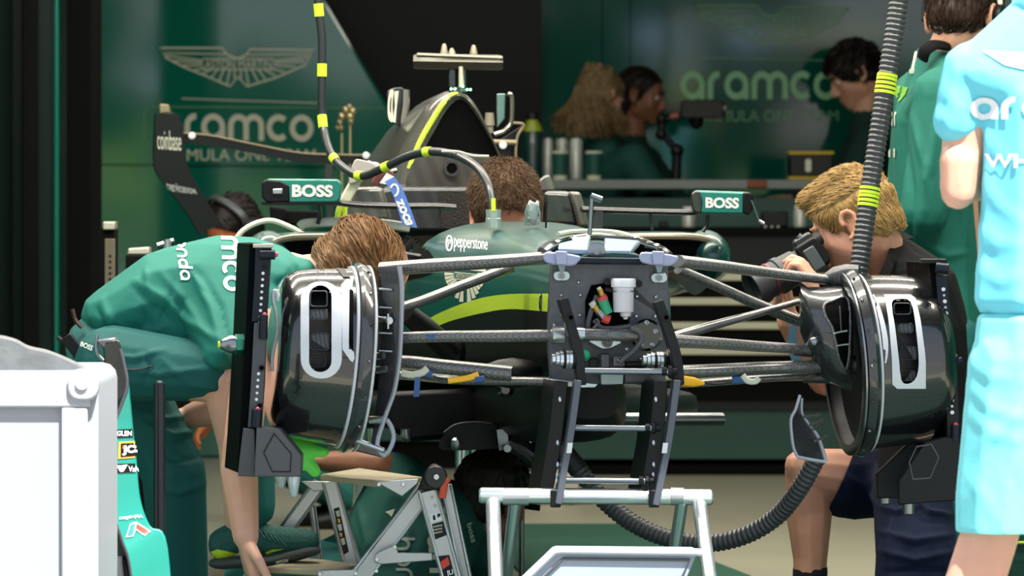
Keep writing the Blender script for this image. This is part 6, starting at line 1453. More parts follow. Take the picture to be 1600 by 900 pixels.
c.hull(D_, PE(446, 428, .40, 30, 34, .16)); c.hull(PE(446, 428, .4, 30, 32, .1), PE(478, 424, .38, 18, 20, .07)); c.hull(PE(402, 480, .27, 50), PE(394, 590, .16, 38)); c.hull(PE(432, 430, .52, 40), PE(376, 590, .6, 38))
folds = [([(212, 440), (255, 465), (300, 505), (345, 535)], 9, .012), ([(212, 452), (240, 480), (270, 505)], 7, -.010), ([(250, 425), (290, 470), (330, 530)], 8, .008), ([(300, 430), (330, 480), (352, 560)], 8, .009), ([(315, 428), (345, 480), (362, 550)], 6, -.008),
         ([(300, 425), (322, 455)], 5, .007), ([(160, 470), (175, 510), (205, 532)], 8, .009), ([(178, 500), (215, 522), (255, 512)], 7, .011), ([(240, 520), (300, 545), (350, 580)], 8, .010), ([(150, 480), (168, 520)], 5, -.007), ([(228, 420), (232, 455)], 6, .007), ([(225, 480), (235, 515)], 8, -.009), ([(270, 440), (262, 480), (245, 510)], 6, -.008)]
s1 = c.build('shirt', M_polo, P1, .006, 4, cuts=[(W(118, 480, ym), V((-1, 0, .75)))], folds=folds)
cs1 = caster([s1], .002)
decal('lettering', word_q('honda', [(287, 355), (299, 441), (283, 440), (271, 355)], .24), cs1, M_white, s1, 5)
decal('lettering', word_q('aramco', [(366, 300), (377, 458), (350, 457), (341, 300)], .25), cs1, M_white, s1, 5)
t = Blob()
t.hull(PE(152, 545, ym, 50, 58, .18), PE(170, 570, .3, 62, 58, .13)); t.hull(PE(175, 566, .26, 62, 60, .11), PE(330, 582, .2, 46, 46, .09)); t.hull(PE(330, 582, .2, 46), (W(364, 600, .2), .062)); t.hull((W(364, 600, .2), .062), (W(386, 690, .2), .064)); t.hull((W(386, 690, .2), .064), (W(394, 790, .2), .056))
t.hull(PE(165, 560, .5, 58), PE(220, 640, .58, 55)); t.hull(PE(220, 640, .58, 55), PE(272, 740, .55, 50)); t.hull(PE(272, 740, .55, 52), PE(282, FR(.62)-75, .62, 46))
folds = [([(180, 575), (250, 585), (330, 575)], 7, .008), ([(170, 555), (210, 560), (260, 545)], 6, .007), ([(225, 545), (235, 575), (225, 600)], 6, -.007), ([(250, 560), (300, 600), (350, 610)], 7, .007), ([(215, 660), (270, 680), (330, 670)], 8, .008), ([(225, 700), (280, 720), (325, 712)], 6, -.007), ([(230, 760), (280, 770), (320, 755)], 8, .006), ([(205, 640), (260, 655), (320, 645)], 6, .007)]
t1 = t.build('trousers', M_trs, P1, .006, 4, cuts=[(W(394, 800, .2), V((0, 0, -1)))] if False else (), folds=folds)
ct1 = caster([t1], .002)
decal('lettering', [text_q('BOSS', [(128, 534), (147, 541), (144, 549), (126, 541)], .03)], ct1, M_white, t1, 4)
p = MB(); pk = [q for q in [caster([t1], .003)(x, y) for x, y in cat2([(190, 576), (215, 578), (240, 572)], 4)] if q]
if len(pk) > 2: p.tube(pk, .002, 6); p.build('pocket_piping', M_greyal, t1)
p = MB(); p.tube(catmull([W(x, y, .26) for x, y in [(113, 483), (118, 500), (128, 512)]]), .012, 8, flat=.4); p.build('belt', mat('belt_brown', '#3a1d16', .6), P1)
b = Blob(); b.hull(PE(346, 850, .2, 22, 26), PE(378, 834, .2, 32, 24)); b.hull(PE(378, 834, .2, 32, 24), PE(430, 845, .19, 30, 24)); b.hull(PE(430, 845, .19, 30, 24), PE(478, 846, .18, 22, 20)); sh = b.build('shoe', M_shoe, P1, .004, 3)
b = Blob(); b.hull(PE(348, 880, .2, 24, 10, .045), PE(430, 874, .19, 30, 10, .048)); b.hull(PE(430, 874, .19, 30, 10, .048), PE(484, 860, .18, 19, 9, .042)); b.build('shoe_sole', M_sole, sh, .004, 2)
csh = caster([sh], .002); lime2 = mat('shoe_lime', '#b9d531', .5)
for q in [[(330, 862), (340, 858), (352, 866), (372, 864), (368, 872), (345, 874), (330, 870)], [(402, 868), (425, 858), (444, 857), (425, 862), (408, 871)], [(410, 866), (425, 864), (438, 868), (424, 868)]]: decal('lime_flash', [poly_s(q)], csh, lime2, sh, 4)
decal('lettering', [text_q('METCON', [(431, 877), (450, 873), (450, 878), (431, 881)], .02)], flat(.135), M_cream, sh)
p = MB()
for i in range(5): p.tube(catmull([csh(404+i*8, 826+i*4) or W(404, 830, .14), csh(410+i*8, 836+i*3) or W(410, 838, .14), csh(416+i*8, 842+i*3) or W(416, 842, .14)], 3), .0022, 6)
p.split('lace', mat('lace_green', '#1d5a50', .8), sh)
b = Blob(); foot(b, fa-V((0, 0, .004)), (1, -.2, 0), 1.12); b.build('shoe', M_shoe, P1, .006, 2)
def wavy(loc, r): return (.3, .2+.3*sin(loc[0]*60), -.7)
H1.hair(P1, H_brown, n=900, ln=.06, wd=.0034, seed=3, puff=1.07, flow=lambda l, r: (-.25+.4*sin(l[2]*50), -.9, .15*sin(l[0]*70)), cuts=[((0, .09, .0), (0, .9, -.4)), ((0, -.06, -.08), (0, -.1, -1))], extra=lambda b, s: b.hull(s.E(0, -.02, -.005, .098, .075, .06)))
H1.face_bits(P1, H_brown)
p = MB(); ph = W(105, 545, .22); p.rbox(W(120, 548, .24), (.028, .022, .085), .006, Matrix.Rotation(radians(-38), 3, 'Y')); rd = p.build('radio_body', M_black, None, bev=.003); tag(rd, 'black handheld radio clipped at the hip of the bent mechanic', 'radio')
p = MB(); p.rod(W(112, 545, .25), W(90, 527, .25), .006, 10, .005); p.build('antenna', M_rubber, rd)

# ---------------------------------------------------------------- 3  kneeling photographer on the right
yp3 = .80
P3 = thing('person', 'blond person in black polo and navy shorts kneeling with a camera at the eye', 'person', W(1380, FR(yp3), yp3))
H3 = Head(W(1336, 352, yp3), (-.86, .28, -.42), (-.40, .13, .907), 1.03)
b = Blob(); H3.skull(b); k3 = 1.0
nk3 = W(1394, 425, .86)
b.hull((H3.L(0, -.035, -.045), .058), (nk3, .052)); b.hull((nk3, .052), PE(1430, 520, .82, 58, 52, .10)); b.hull(PE(1430, 520, .82, 60, 54, .11), PE(1440, 640, .8, 58, 60, .11)); b.hull(PE(1440, 640, .8, 58, 60, .11), PE(1428, 755, .8, 58, 50, .12))
sh3, el3, wr3 = W(1425, 480, .62), W(1325, 575, .50), W(1272, 490, .58)
b.hull(PE(1430, 515, .75, 46), (sh3, .056)); limb(b, sh3, el3, wr3, (.058, .046, .046, .030)); hand(b, wr3, (-.12, .1, .95), (-.9, .3, .3), (.55, .3, .2), .75, 1.05)
sh4, el4, wr4 = W(1400, 480, 1.0), W(1290, 590, 1.02), W(1232, 500, .92)
b.hull(PE(1425, 515, .85, 46), (sh4, .055)); limb(b, sh4, el4, wr4, (.056, .045, .045, .030)); hand(b, wr4, (-.2, -.1, .9), (.2, -.3, .9), (-1, 0, 0), .8)
kn, an = W(1262, 738, .86), W(1264, FR(.86)-48, .86)
b.hull(PE(1415, 752, .9, 60), (W(1390, 755, .95), .076)); b.hull((W(1390, 755, .95), .076), (W(1320, 748, .9), .072)); b.hull((W(1320, 748, .9), .073), (kn, .058)); b.hull((W(1251, 728, .845), .040), (kn, .055)); b.hull((kn, .056), (W(1264, 800, .88), .0585)); b.hull((W(1264, 800, .88), .0585), (W(1266, 872, .87), .043)); b.hull((W(1266, 872, .87), .043), (an, .037)); foot(b, an, (-1, -.15, 0))
kn5, an5 = V((W(1400, 0, .5).x, .5, .06)), V((W(1640, 0, .75).x, .75, .08))
b.hull(PE(1430, 770, .66, 58), (W(1430, 860, .55), .08)); b.hull((W(1430, 860, .55), .08), (kn5, .058)); limb(b, kn5.lerp(kn5, 1), kn5, an5, (.058, .058, .058, .038)); foot(b, an5, (1, .3, 0))
b.build('body', mat('skin_photographer', '#d29a7f', .5, sss=.12, var=.09, vscale=18), P3, .0036, 2)
c = Blob(); M_blk = mat('charcoal_polo', '#0e0f10', .9, spec=.2, var=.12, vscale=7, bump=.15, bscale=30)
c.hull(PE(1404, 402, .85, 20, 38, .07), PE(1412, 432, .80, 38, 46, .10), PE(1428, 500, .8, 78, 60, .15)); c.hull(PE(1410, 402, .85, 20, 34, .07), PE(1462, 448, .82, 36, 42, .12), PE(1472, 500, .82, 40, 48, .12)); c.hull(PE(1412, 432, .8, 38, 46, .1), PE(1462, 448, .82, 36, 42, .12), PE(1428, 500, .8, 78, 60, .15)); c.hull(PE(1428, 510, .8, 84, 72, .16), PE(1446, 640, .8, 72, 70, .15)); c.hull(PE(1446, 640, .8, 72, 70, .15), PE(1440, 735, .76, 72, 30, .17))
c.hull(PE(1425, 500, .75, 62), (sh3, .078)); c.hull((sh3, .075), (sh3.lerp(el3, .55), .070)); c.hull(PE(1425, 500, .85, 62), (sh4, .075)); c.hull((sh4, .073), (sh4.lerp(el4, .55), .068))
s3 = c.build('shirt', M_blk, P3, .006, 4, folds=[([(1400, 425), (1440, 418), (1470, 428)], 5, .006), ([(1395, 445), (1420, 428)], 4, .006), ([(1440, 720), (1480, 712), (1505, 725)], 5, .010), ([(1430, 738), (1470, 732), (1505, 742)], 5, .009), ([(1410, 728), (1450, 745), (1500, 756)], 5, -.008)])
p = MB(); cl3 = catmull([W(1366, 458, .69), W(1374, 430, .685), W(1386, 400, .72), W(1398, 372, .79), W(1412, 364, .86)], 6)
p.loft([[q, q+V((.020, .002, -.014)), q+V((.024, .010, -.010)), q+V((.004, .010, .002))] for q in cl3]); p.build('collar', M_blk, s3, bev=.002)
M_navy = mat('navy_shorts', '#101a33', .85, spec=.25, var=.1, vscale=6, bump=.15, bscale=25)
t = Blob(); t.hull(PE(1430, 745, .8, 72, 40, .16), PE(1425, 775, .78, 66, 50, .16)); t.hull(PE(1425, 765, .68, 64, 58, .12), PE(1432, 870, .55, 66, 60, .10))
t.hull(PE(1432, 870, .55, 66, 60, .1), PE(1425, 930, .53, 62, 40, .09)); t.hull(PE(1410, 752, .9, 62, 54), (W(1335, 752, .92), .094)); t.hull((W(1335, 752, .92), .094), (W(1312, 750, .90), .092))
folds = [([(1375, 790), (1400, 800), (1440, 790)], 6, .010), ([(1420, 770), (1450, 800), (1490, 805)], 6, .011), ([(1412, 785), (1440, 815), (1490, 820)], 5, -.003), ([(1375, 830), (1430, 845), (1490, 835)], 7, .010), ([(1375, 860), (1430, 875), (1490, 862)], 7, .009), ([(1385, 895), (1440, 888), (1490, 895)], 6, -.008), ([(1400, 775), (1390, 840), (1385, 900)], 6, .008), ([(1320, 740), (1350, 760), (1370, 790)], 5, .006)]
hem = (W(1291, 716, .92)+W(1327, 797, .92))/2
t3 = t.build('shorts', M_navy, P3, .006, 3, folds=folds, cuts=[(hem, V((-.92, 0, .41)))])
b = Blob(); b.hull((W(1266, 890, .87), .044), (an, .043)); b.hull((an, .04), (an+V((-.05, 0, -.03)), .036)); b.build('sock', mat('black_sock', '#111215', .9), P3, .005, 2, cuts=[(W(1266, 886, .87), V((0, 0, 1)))])
for a_, d_ in ((an, (-1, -.15, 0)), (an5, (1, .3, 0))):
    b = Blob(); foot(b, a_-V((0, 0, .006)), d_, 1.12); b.build('shoe', M_black, P3, .006, 2)
H3.face_bits(P3, H_blond)
def blondflow(l, r):
    x, y, z = l
    if z > .06: return (.25, .75, .05)
    if y > .02: return (.1, .45, -.75)
    return (0, -.35, -.85)
H3.hair(P3, H_blond, n=2800, ln=.045, wd=.0015, seed=5, puff=1.02, flow=blondflow, lift=.007, cuts=[((0, .070, .052), (0, .80, -.60)), ((0, -.06, -.05), (0, -.15, -1))], extra=lambda b, s: b.hull(s.E(0, .06, .10, .06, .04, .022), s.E(0, -.01, .115, .06, .06, .02)))
# camera at the eye
yc_ = .74
cm_ = thing('camera', 'black camera with a thick long lens held up to the blond face', 'camera', W(1262, 425, yc_))
Rc = Matrix.Rotation(radians(32), 3, 'Y')
p = MB(); p.rbox(W(1268, 398, yc_), (.062, .12, .075), .012, Rc.inverted() if False else Matrix.Rotation(radians(-32), 3, 'Y')); p.build('camera_body', M_black, cm_, bev=.006)
p = MB(); p.rbox(W(1272, 404, yc_-.061), (.030, .012, .058), .004, Matrix.Rotation(radians(-32), 3, 'Y')); p.build('grip_panel', mat('camera_grey', '#4b5658', .45), cm_, bev=.003)
p = MB(); p.rbox(W(1256, 378, yc_), (.050, .06, .032), .008, Matrix.Rotation(radians(-32), 3, 'Y')); p.build('prism_housing', mat('camera_dark', '#26282b', .35, coat=.3), cm_, bev=.006)
p = MB(); p.rod(W(1268, 380, yc_+.01), W(1280, 372, yc_+.02), .018, 16); p.build('eyepiece', M_rubber, cm_)
la = W(1262, 408, yc_); lb_ = W(1180, 450, yc_-.05); ld_ = (lb_-la).normalized()
p = MB(); p.lathe(la, ld_, [(0, .036), (.03, .037), (.034, .042), (.07, .042), (.074, .045), (.088, .045), (.09, .041), (.125, .041), (.128, .046), (.16, .047), (.16, .040), (.13, .038)], 32); ln_ = p.build('lens_barrel', mat('lens_grey', '#34383c', .45, var=.1), cm_)
p = MB(); p.lathe(la+ld_*.105, ld_, [(0, .0425), (.001, .0430), (.004, .0430), (.005, .0425)], 32, cap=False); p.build('lens_ring', mat('maroon_ring', '#7a2340', .4), ln_)
p = MB(); p.lathe(la+ld_*.145, ld_, [(0, .038), (.002, .036)], 28); p.build('front_glass', M_gloss, ln_)
p = MB(); p.rod(W(1252, 372, yc_-.02), W(1247, 368, yc_-.02), .009, 14); p.rod(W(1246, 392, yc_-.05), W(1243, 405, yc_-.055), .003, 8); p.split('control_dial', M_steel, cm_)

# ---------------------------------------------------------------- 9  person in sky blue in the sun
y9 = -2.2
P9 = thing('person', 'person in sky blue polo and shorts seen from behind at right foreground', 'person', W(1620, FR(y9), y9))
H9 = Head(W(1668, -85, y9), (0, 1, -.05))
b = Blob(); H9.skull(b); q9 = lambda x, y, d=0: W(x, y, y9+d)
b.hull((H9.L(0, -.03, -.05), .055), (q9(1666, 10), .056)); b.hull((q9(1666, 14), .056), PE(1665, 160, y9, 110, 80, .09)); b.hull(PE(1665, 160, y9, 128, 100, .12), PE(1665, 400, y9, 120, 90, .11)); b.hull(PE(1665, 400, y9, 120, 90, .11), PE(1665, 530, y9, 128, 80, .12))
for g_, (sx_, ex, ey, wx, wy) in ((-1, (1520, 1500, 290, 1590, 255)), (1, (1812, 1838, 290, 1745, 255))):
    s_, e_, w_ = q9(sx_, 115), q9(ex, ey, .02), q9(wx, wy, .27)
    b.hull(PE(1665, 140, y9, 120, 70), (s_, .058)); limb(b, s_, e_, w_, (.052, .040, .043, .028)); hand(b, w_, (w_-e_), (0, 0, -1), (g_*.3, .8, .4), .6)
b.hull((q9(1497, 300, .0), .034), (q9(1500, 250), .040))
L9 = [((1590, 560), (1546, 838), (1450, FR(y9)-62)), ((1735, 560), (1762, 850), (1765, FR(y9)-62))]
for hp, kn_, an_ in L9:
    a, m_, n_ = q9(*hp), q9(*kn_), q9(*an_, .05 if kn_[0] < 1600 else 0)
    b.hull(PE(1665, 530, y9, 120, 70), (a, .09)); limb(b, a, m_, n_, (.088, .057, .058, .038)); foot(b, n_, (0, 1, 0))
b.build('body', M_skin2, P9, .005, 3)
M_sky = mat('sky_blue_polo', '#6fd0e2', .8, bump=.12, bscale=20); M_skysh = mat('sky_blue_shorts', '#74d2d8', .8, bump=.12, bscale=20)
c = Blob(); c.hull((q9(1645, 30), .078), (q9(1688, 30), .078), PE(1530, 112, y9, 46, 46, .075), PE(1805, 112, y9, 46, 46, .075), PE(1665, 150, y9, 132, 60, .11)); c.hull(PE(1665, 150, y9, 134, 90, .125), PE(1665, 330, y9, 138, 90, .125)); c.hull(PE(1665, 330, y9, 138, 90, .125), PE(1665, 470, y9, 148, 50, .135))
for g_, sx_, ex in ((-1, 1520, 1496), (1, 1812, 1836)): c.hull((q9(sx_, 112), .060), (q9(ex, 188), .0485), (q9(ex-g_*(18), 175), .044))
folds = [([(1530, 270), (1560, 320), (1600, 350)], 17, 0.0030), ([(1525, 350), (1560, 380), (1600, 385)], 17, 0.0030), ([(1525, 420), (1565, 440), (1600, 430)], 18, 0.0036), ([(1520, 390), (1560, 410)], 15, -0.0030), ([(1470, 130), (1490, 160), (1500, 180)], 14, 0.0024), ([(1462, 160), (1480, 172)], 12, -0.0018), ([(1530, 200), (1560, 240), (1590, 260)], 16, 0.0024), ([(1490, 100), (1510, 130)], 14, 0.0018)]
s9 = c.build('shirt', M_sky, P9, .006, 4, folds=folds, cuts=[(q9(1665, 488), V((0, 0, -1)))])
cs9 = caster([s9], .003)
decal('lettering', word_q('aramco', [(1517, 152), (1812, 152), (1812, 188), (1517, 186)], .26), cs9, M_white, s9, 8)
decal('winged_emblem', [poly_s([(1535, 80), (1640, 84), (1660, 100), (1680, 84), (1800, 80), (1770, 105), (1690, 118), (1665, 122), (1640, 118), (1570, 102)])], cs9, M_white, s9, 8)
decal('lettering', [text_q('WHOOP', [(1540, 240), (1700, 240), (1700, 264), (1540, 262)], .03)], cs9, M_white, s9, 6)
p = MB(); p.tube(catmull([q9(1585, 12, -.02), q9(1610, 4, -.06), q9(1666, 2, -.075), q9(1720, 4, -.06), q9(1745, 12, -.02)]), .016, 10, flat=.4); p.build('collar', M_sky, s9)
t = Blob(); t.hull(PE(1665, 495, y9, 143, 20, .13), PE(1665, 560, y9, 150, 60, .14)); t.hull(PE(1590, 560, y9, 78, 60, .12), PE(1563, 775, y9, 72, 20, .10), PE(1563, 830, y9, 72, 30, .10)); t.hull(PE(1740, 560, y9, 78, 60, .12), PE(1762, 830, y9, 72, 30, .10))
folds = [([(1515, 600), (1550, 640), (1600, 655)], 17, 0.0036), ([(1510, 640), (1555, 680), (1600, 690)], 17, 0.0030), ([(1505, 560), (1550, 590), (1590, 590)], 17, 0.0030), ([(1530, 700), (1580, 660), (1600, 640)], 17, 0.0030), ([(1510, 740), (1540, 780), (1560, 820)], 17, 0.0024), ([(1575, 720), (1590, 770), (1590, 820)], 16, -0.0030)]
t9 = t.build('shorts', M_skysh, P9, .006, 4, folds=folds, cuts=[(q9(1563, 830), V((0, 0, -1)))])
for hp, kn_, an_ in L9:
    n_ = q9(*an_, .05 if kn_[0] < 1600 else 0)
    b = Blob(); foot(b, n_-V((0, 0, .004)), (0, 1, 0), 1.12); b.build('shoe', M_white, P9, .006, 2)
H9.hair(P9, H_mid, n=150, seed=9)
H9.face_bits(P9, H_mid)

# ---------------------------------------------------------------- 8  green jacket behind the photographer
y8 = 2.0; q8 = lambda x, y, d=0: W(x, y, y8+d)
P8 = thing('person', 'dark haired person in green team jacket and headset standing with back turned', 'person', W(1460, FR(y8), y8))
H8 = Head(q8(1502, 30), (.35, .85, -.35), (.1, .3, .9), 1.08)
b = Blob(); H8.skull(b); b.hull((H8.L(0, -.03, -.05), .055), (q8(1478, 95), .062)); b.hull((q8(1478, 95), .064), PE(1460, 190, y8, 62, 60, .12)); b.hull(PE(1460, 190, y8, 66, 60, .14), PE(1468, 420, y8, 66, 80, .13)); b.hull(PE(1468, 420, y8, 66, 80, .13), PE(1470, 520, y8, 70, 60, .15))
for (s_, e_, w_, g_) in ((q8(1470, 150, -.17), q8(1445, 330, -.2), q8(1400, 395, -.05), 1), (q8(1440, 150, .18), q8(1420, 330, .2), q8(1400, 400, .1), -1)):
    b.hull(PE(1460, 180, y8, 55), (s_, .06)); limb(b, s_, e_, w_, (.055, .044, .044, .028)); hand(b, w_, (w_-e_), (0, 0, -1), (-.3, -.5*g_, .5), .6)
for d_, x in ((-.1, 1478), (.1, 1462)):
    a = q8(x, 540, d_); an_ = V((a.x, a.y+.02, .09)); b.hull(PE(1470, 520, y8, 65), (a, .09)); limb(b, a, q8(x, 800, d_), an_, (.086, .058, .06, .038)); foot(b, an_, (-.9, -.2, 0))
b.build('body', M_skin, P8, .006, 3)
M_jkt = mat('green_jacket', '#0c6557', .8, var=.06, bump=.15, bscale=25)
c = Blob(); c.hull((q8(1468, 100), .072), PE(1456, 190, y8, 60, 70, .14)); c.hull((q8(1478, 100), .068), (q8(1492, 150, -.14), .07)); c.hull(PE(1458, 190, y8, 66, 66, .15), PE(1464, 430, y8, 68, 60, .15)); c.hull(PE(1464, 430, y8, 68, 60, .15), PE(1470, 530, y8, 72, 40, .16))
for (s_, e_, w_) in ((q8(1470, 150, -.17), q8(1445, 330, -.2), q8(1400, 395, -.05)), (q8(1440, 150, .18), q8(1420, 330, .2), q8(1400, 400, .1))):
    c.hull(PE(1460, 190, y8, 58), (s_, .078)); c.hull((s_, .076), (e_, .066)); c.hull((e_, .066), (w_, .048))
jk8 = c.build('jacket', M_jkt, P8, .007, 4, folds=[([(1425, 180), (1445, 260), (1440, 350)], 8, .012), ([(1412, 200), (1425, 300), (1420, 420)], 8, -.010), ([(1460, 200), (1450, 280), (1470, 360)], 8, .010), ([(1480, 220), (1500, 300), (1510, 380)], 8, .010), ([(1440, 380), (1480, 400), (1510, 395)], 7, .008)])
p = MB(); p.tube(catmull([q8(1441, 92, -.10), q8(1446, 78, -.11), q8(1460, 70, -.10), q8(1480, 72, -.08)]), .022, 10, flat=.5); p.build('undershirt_collar', M_matt, jk8)
cj = caster([jk8], .003)
zp = [q for q in [cj(x, y) for x, y in [(1433, 82), (1431, 92), (1429, 102), (1427, 112)]] if q]
p = MB(); p.tube(zp if len(zp) > 1 else [q8(1433, 82, -.2), q8(1427, 112, -.2)], .004, 8); p.build('zip', M_cream, jk8)
p = MB(); p.rbox((zp[-1] if zp else q8(1427, 112, -.2)), (.016, .008, .012), .003); p.build('zip_pull', M_cream, jk8)
decal('lime_emblem', [poly_s([(1398, 134), (1420, 137), (1416, 148), (1406, 160), (1400, 148)])], cj, mat('lime_print', '#6da52f', .6), jk8, 4)
decal('lettering', [text_q('NT', [(1390, 176), (1402, 175), (1402, 196), (1390, 198)], .03), text_q('H', [(1390, 232), (1400, 232), (1400, 246), (1390, 246)], .03)], cj, M_cream, jk8, 4)
t = Blob(); t.hull(PE(1470, 510, y8, 72, 40, .16), PE(1470, 560, y8, 66, 40, .16))
for d_, x in ((-.1, 1478), (.1, 1462)): t.hull((q8(x, 540, d_), .1), (q8(x, 800, d_), .074)); t.hull((q8(x, 800, d_), .074), (q8(x, 900, d_), .06))
t.build('trousers', M_trs, P8, .007, 3)
for d_, x in ((-.1, 1478), (.1, 1462)):
    a = q8(x, 540, d_); b = Blob(); foot(b, V((a.x, a.y+.02, .086)), (-.9, -.2, 0), 1.12); b.build('shoe', M_black, P8, .007, 2)
H8.face_bits(P8, H_dark)
H8.hair(P8, hairmat('dark_brown_hair', '#2e2017'), n=700, ln=.045, wd=.003, seed=11, puff=1.04, flow=lambda l, r: (0, -.3, -.9), cuts=[((0, .062, .045), (0, .80, -.60)), ((0, -.06, -.072), (0, -.1, -1))])
hs8 = thing('headset', 'black headset with pale band on the dark haired person at top right', 'headset', H8.L(.09, 0, 0))
p = MB(); p.tube(catmull([H8.L(-.098, 0, 0), H8.L(-.09, 0, .075), H8.L(0, 0, .138), H8.L(.09, 0, .075), H8.L(.098, 0, 0)], 6), .011, 8, flat=.4); p.build('headband', M_black, hs8)
for g_ in (-1, 1) if False else (1,):
    p = MB(); p.lathe(H8.L(g_*.088, -.005, -.002), H8.R @ V((g_, 0, 0)), [(0, .03), (.008, .036), (.022, .036), (.03, .026)], 20); ec = p.build('ear_cup', M_black, hs8)
    p = MB(); p.tube([H8.L(g_*.10, -.01, .02), H8.L(g_*.09, -.015, .09)], .007, 8); p.build('band_slider', M_cream, hs8)

# ---------------------------------------------------------------- people behind the counter and around the car
def standing(label, y, head_px, f, u, neck, waist_off, side, skin, shirt, hairkw, arms, kk=1.0, sleeve=1.2, jacket=True, hand_=((.6, None), (.6, None))):
    q = lambda x, z, d=0: W(x, z, y+d)
    Hd = Head(q(*head_px), f, u, kk); nk = q(*neck); side = V(side).normalized()
    ch = nk+V((0, 0, -.19*kk))+V(waist_off)*.4; wa = nk+V((0, 0, -.42*kk))+V(waist_off); pe = V((wa.x, wa.y, wa.z-.17*kk))
    J = dict(neck=nk, chest=ch, waist=wa, pelvis=pe, side=side, toe=V(f)*V((1, 1, 0)))
    sh = [nk+V((0, 0, -.085*kk))-side*.18*kk, nk+V((0, 0, -.085*kk))+side*.18*kk]
    J['sh'] = sh; J['el'] = [sh[i]+V(arms[i][0]) for i in (0, 1)]; J['wr'] = [J['el'][i]+V(arms[i][1]) for i in (0, 1)]
    J['hip'] = [pe-side*.09, pe+side*.09]; J['kn'] = [V((p_.x, p_.y-.02, .52*pe.z)) for p_ in J['hip']]; J['an'] = [V((p_.x, p_.y+.01, .085)) for p_ in J['hip']]
    return figure(label, (pe.x, pe.y, 0), Hd, J, skin, shirt, M_trs, M_black, hairkw, .008, sleeve, kk=kk, jacket=jacket, hands=hand_)
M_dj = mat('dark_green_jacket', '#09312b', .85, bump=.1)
# 7 dark haired man looking down at the right of the counter
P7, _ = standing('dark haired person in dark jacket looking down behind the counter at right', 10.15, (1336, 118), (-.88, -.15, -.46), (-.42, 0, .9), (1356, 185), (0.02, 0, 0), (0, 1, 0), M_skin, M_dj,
    dict(mat=H_dark, n=500, ln=.05, wd=.006, seed=21, puff=1.14, flow=lambda l, r: (r.uniform(-.6, .6), .3, -.2), cuts=[((0, .075, .035), (0, .82, -.57)), ((0, -.06, -.06), (0, -.1, -1))]), [((-.12, -.02, -.24), (-.18, -.02, .0)), ((-.12, .02, -.24), (-.18, .02, 0))], 1.05)
# 5 blonde woman, back turned
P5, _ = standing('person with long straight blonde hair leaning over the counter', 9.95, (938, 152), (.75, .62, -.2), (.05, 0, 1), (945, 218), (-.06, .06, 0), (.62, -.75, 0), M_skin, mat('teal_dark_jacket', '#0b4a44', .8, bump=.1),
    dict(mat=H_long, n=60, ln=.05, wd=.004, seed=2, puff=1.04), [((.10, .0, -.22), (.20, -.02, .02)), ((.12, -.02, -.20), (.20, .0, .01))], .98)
hp5 = [o for o in P5.children if o.name.startswith('hair')][0]
T = MB(); rr5 = random.Random(8); H5 = Head(W(938, 152, 9.95), (.75, .62, -.2), (.05, 0, 1), .98)
for i in range(420):
    a = rr5.uniform(-1.5, 1.7); t0_ = H5.L(sin(a)*.06, -.02-cos(a)*.07, .085+rr5.uniform(-.05, .045))
    e_x = 866+114*(a+1.5)/3.2+rr5.uniform(-14, 10); e_y = 196+rr5.uniform(-6, 22)-(8 if e_x < 885 else 0)
    m1 = H5.L(sin(a)*.09, -.03-cos(a)*.085, -.01); e_ = W(e_x, e_y, 9.95-.10-.05*rr5.random()+.0006*(e_x-900))
    T.tube(catmull([t0_, m1, m1.lerp(e_, .5)+V((0, -.01, 0)), e_], 4), [.006]*10+[.005, .004, .0015], 5, flat=.5)
tag(T.build('long_hair', H_long, P5, angle=60), kind='stuff')
# 6 dark haired woman in profile
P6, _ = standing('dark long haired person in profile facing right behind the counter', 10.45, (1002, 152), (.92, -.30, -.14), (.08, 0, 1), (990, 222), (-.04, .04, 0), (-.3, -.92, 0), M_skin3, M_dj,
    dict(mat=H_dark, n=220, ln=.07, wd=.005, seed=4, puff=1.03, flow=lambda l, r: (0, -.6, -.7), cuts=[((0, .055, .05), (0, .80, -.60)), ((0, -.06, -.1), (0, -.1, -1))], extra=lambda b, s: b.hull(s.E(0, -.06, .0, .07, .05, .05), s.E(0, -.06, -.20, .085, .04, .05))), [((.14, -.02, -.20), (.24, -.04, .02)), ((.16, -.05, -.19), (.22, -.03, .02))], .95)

# 2 person sitting in the cockpit, head bowed
H2 = Head(W(789, 334, 1.38), (.10, -.82, -.52), (.02, -.52, .85), 1.0)
P2 = thing('person', 'brown haired person with bowed head sitting in the cockpit behind the nose', 'person', C(.10, 1.45, .62))
b = Blob(); H2.skull(b); nk2 = C(.1, 1.58, .965)
b.hull((H2.L(0, -.03, -.05), .054), (nk2, .058)); r2_ = Matrix.Rotation(TH, 3, 'Z'); b.hull((nk2, .06), (C(.08, 1.6, .85), (.14, .1, .09), r2_)); b.hull((C(.08, 1.6, .85), (.14, .1, .09), r2_), (C(.05, 1.62, .68), (.14, .1, .08), r2_))
for g_ in (-1, 1):
    s_ = C(.08+g_*.17, 1.57, .88); e_ = C(.08+g_*.19, 1.38, .74); w_ = C(.08+g_*.08, 1.18, .78); b.hull((C(.08, 1.6, .86), .09), (s_, .055)); limb(b, s_, e_, w_, (.052, .042, .042, .027)); hand(b, w_, (w_-e_), (0, 0, -1), (-g_, 0, .2), .7)
    hq = C(.05+g_*.08, 1.55, .68); kq = C(.02+g_*.08, 1.12, .76); aq = C(g_*.06, .75, .70); b.hull((C(.05, 1.62, .68), .09), (hq, .075)); limb(b, hq, kq, aq, (.072, .054, .054, .035)); b.hull((aq, .034), (C(g_*.06, .66, .76), .026))
b.build('body', mat('skin_rosy', '#d8977c', .5, sss=.12, var=.07, vscale=14), P2, .005, 3)
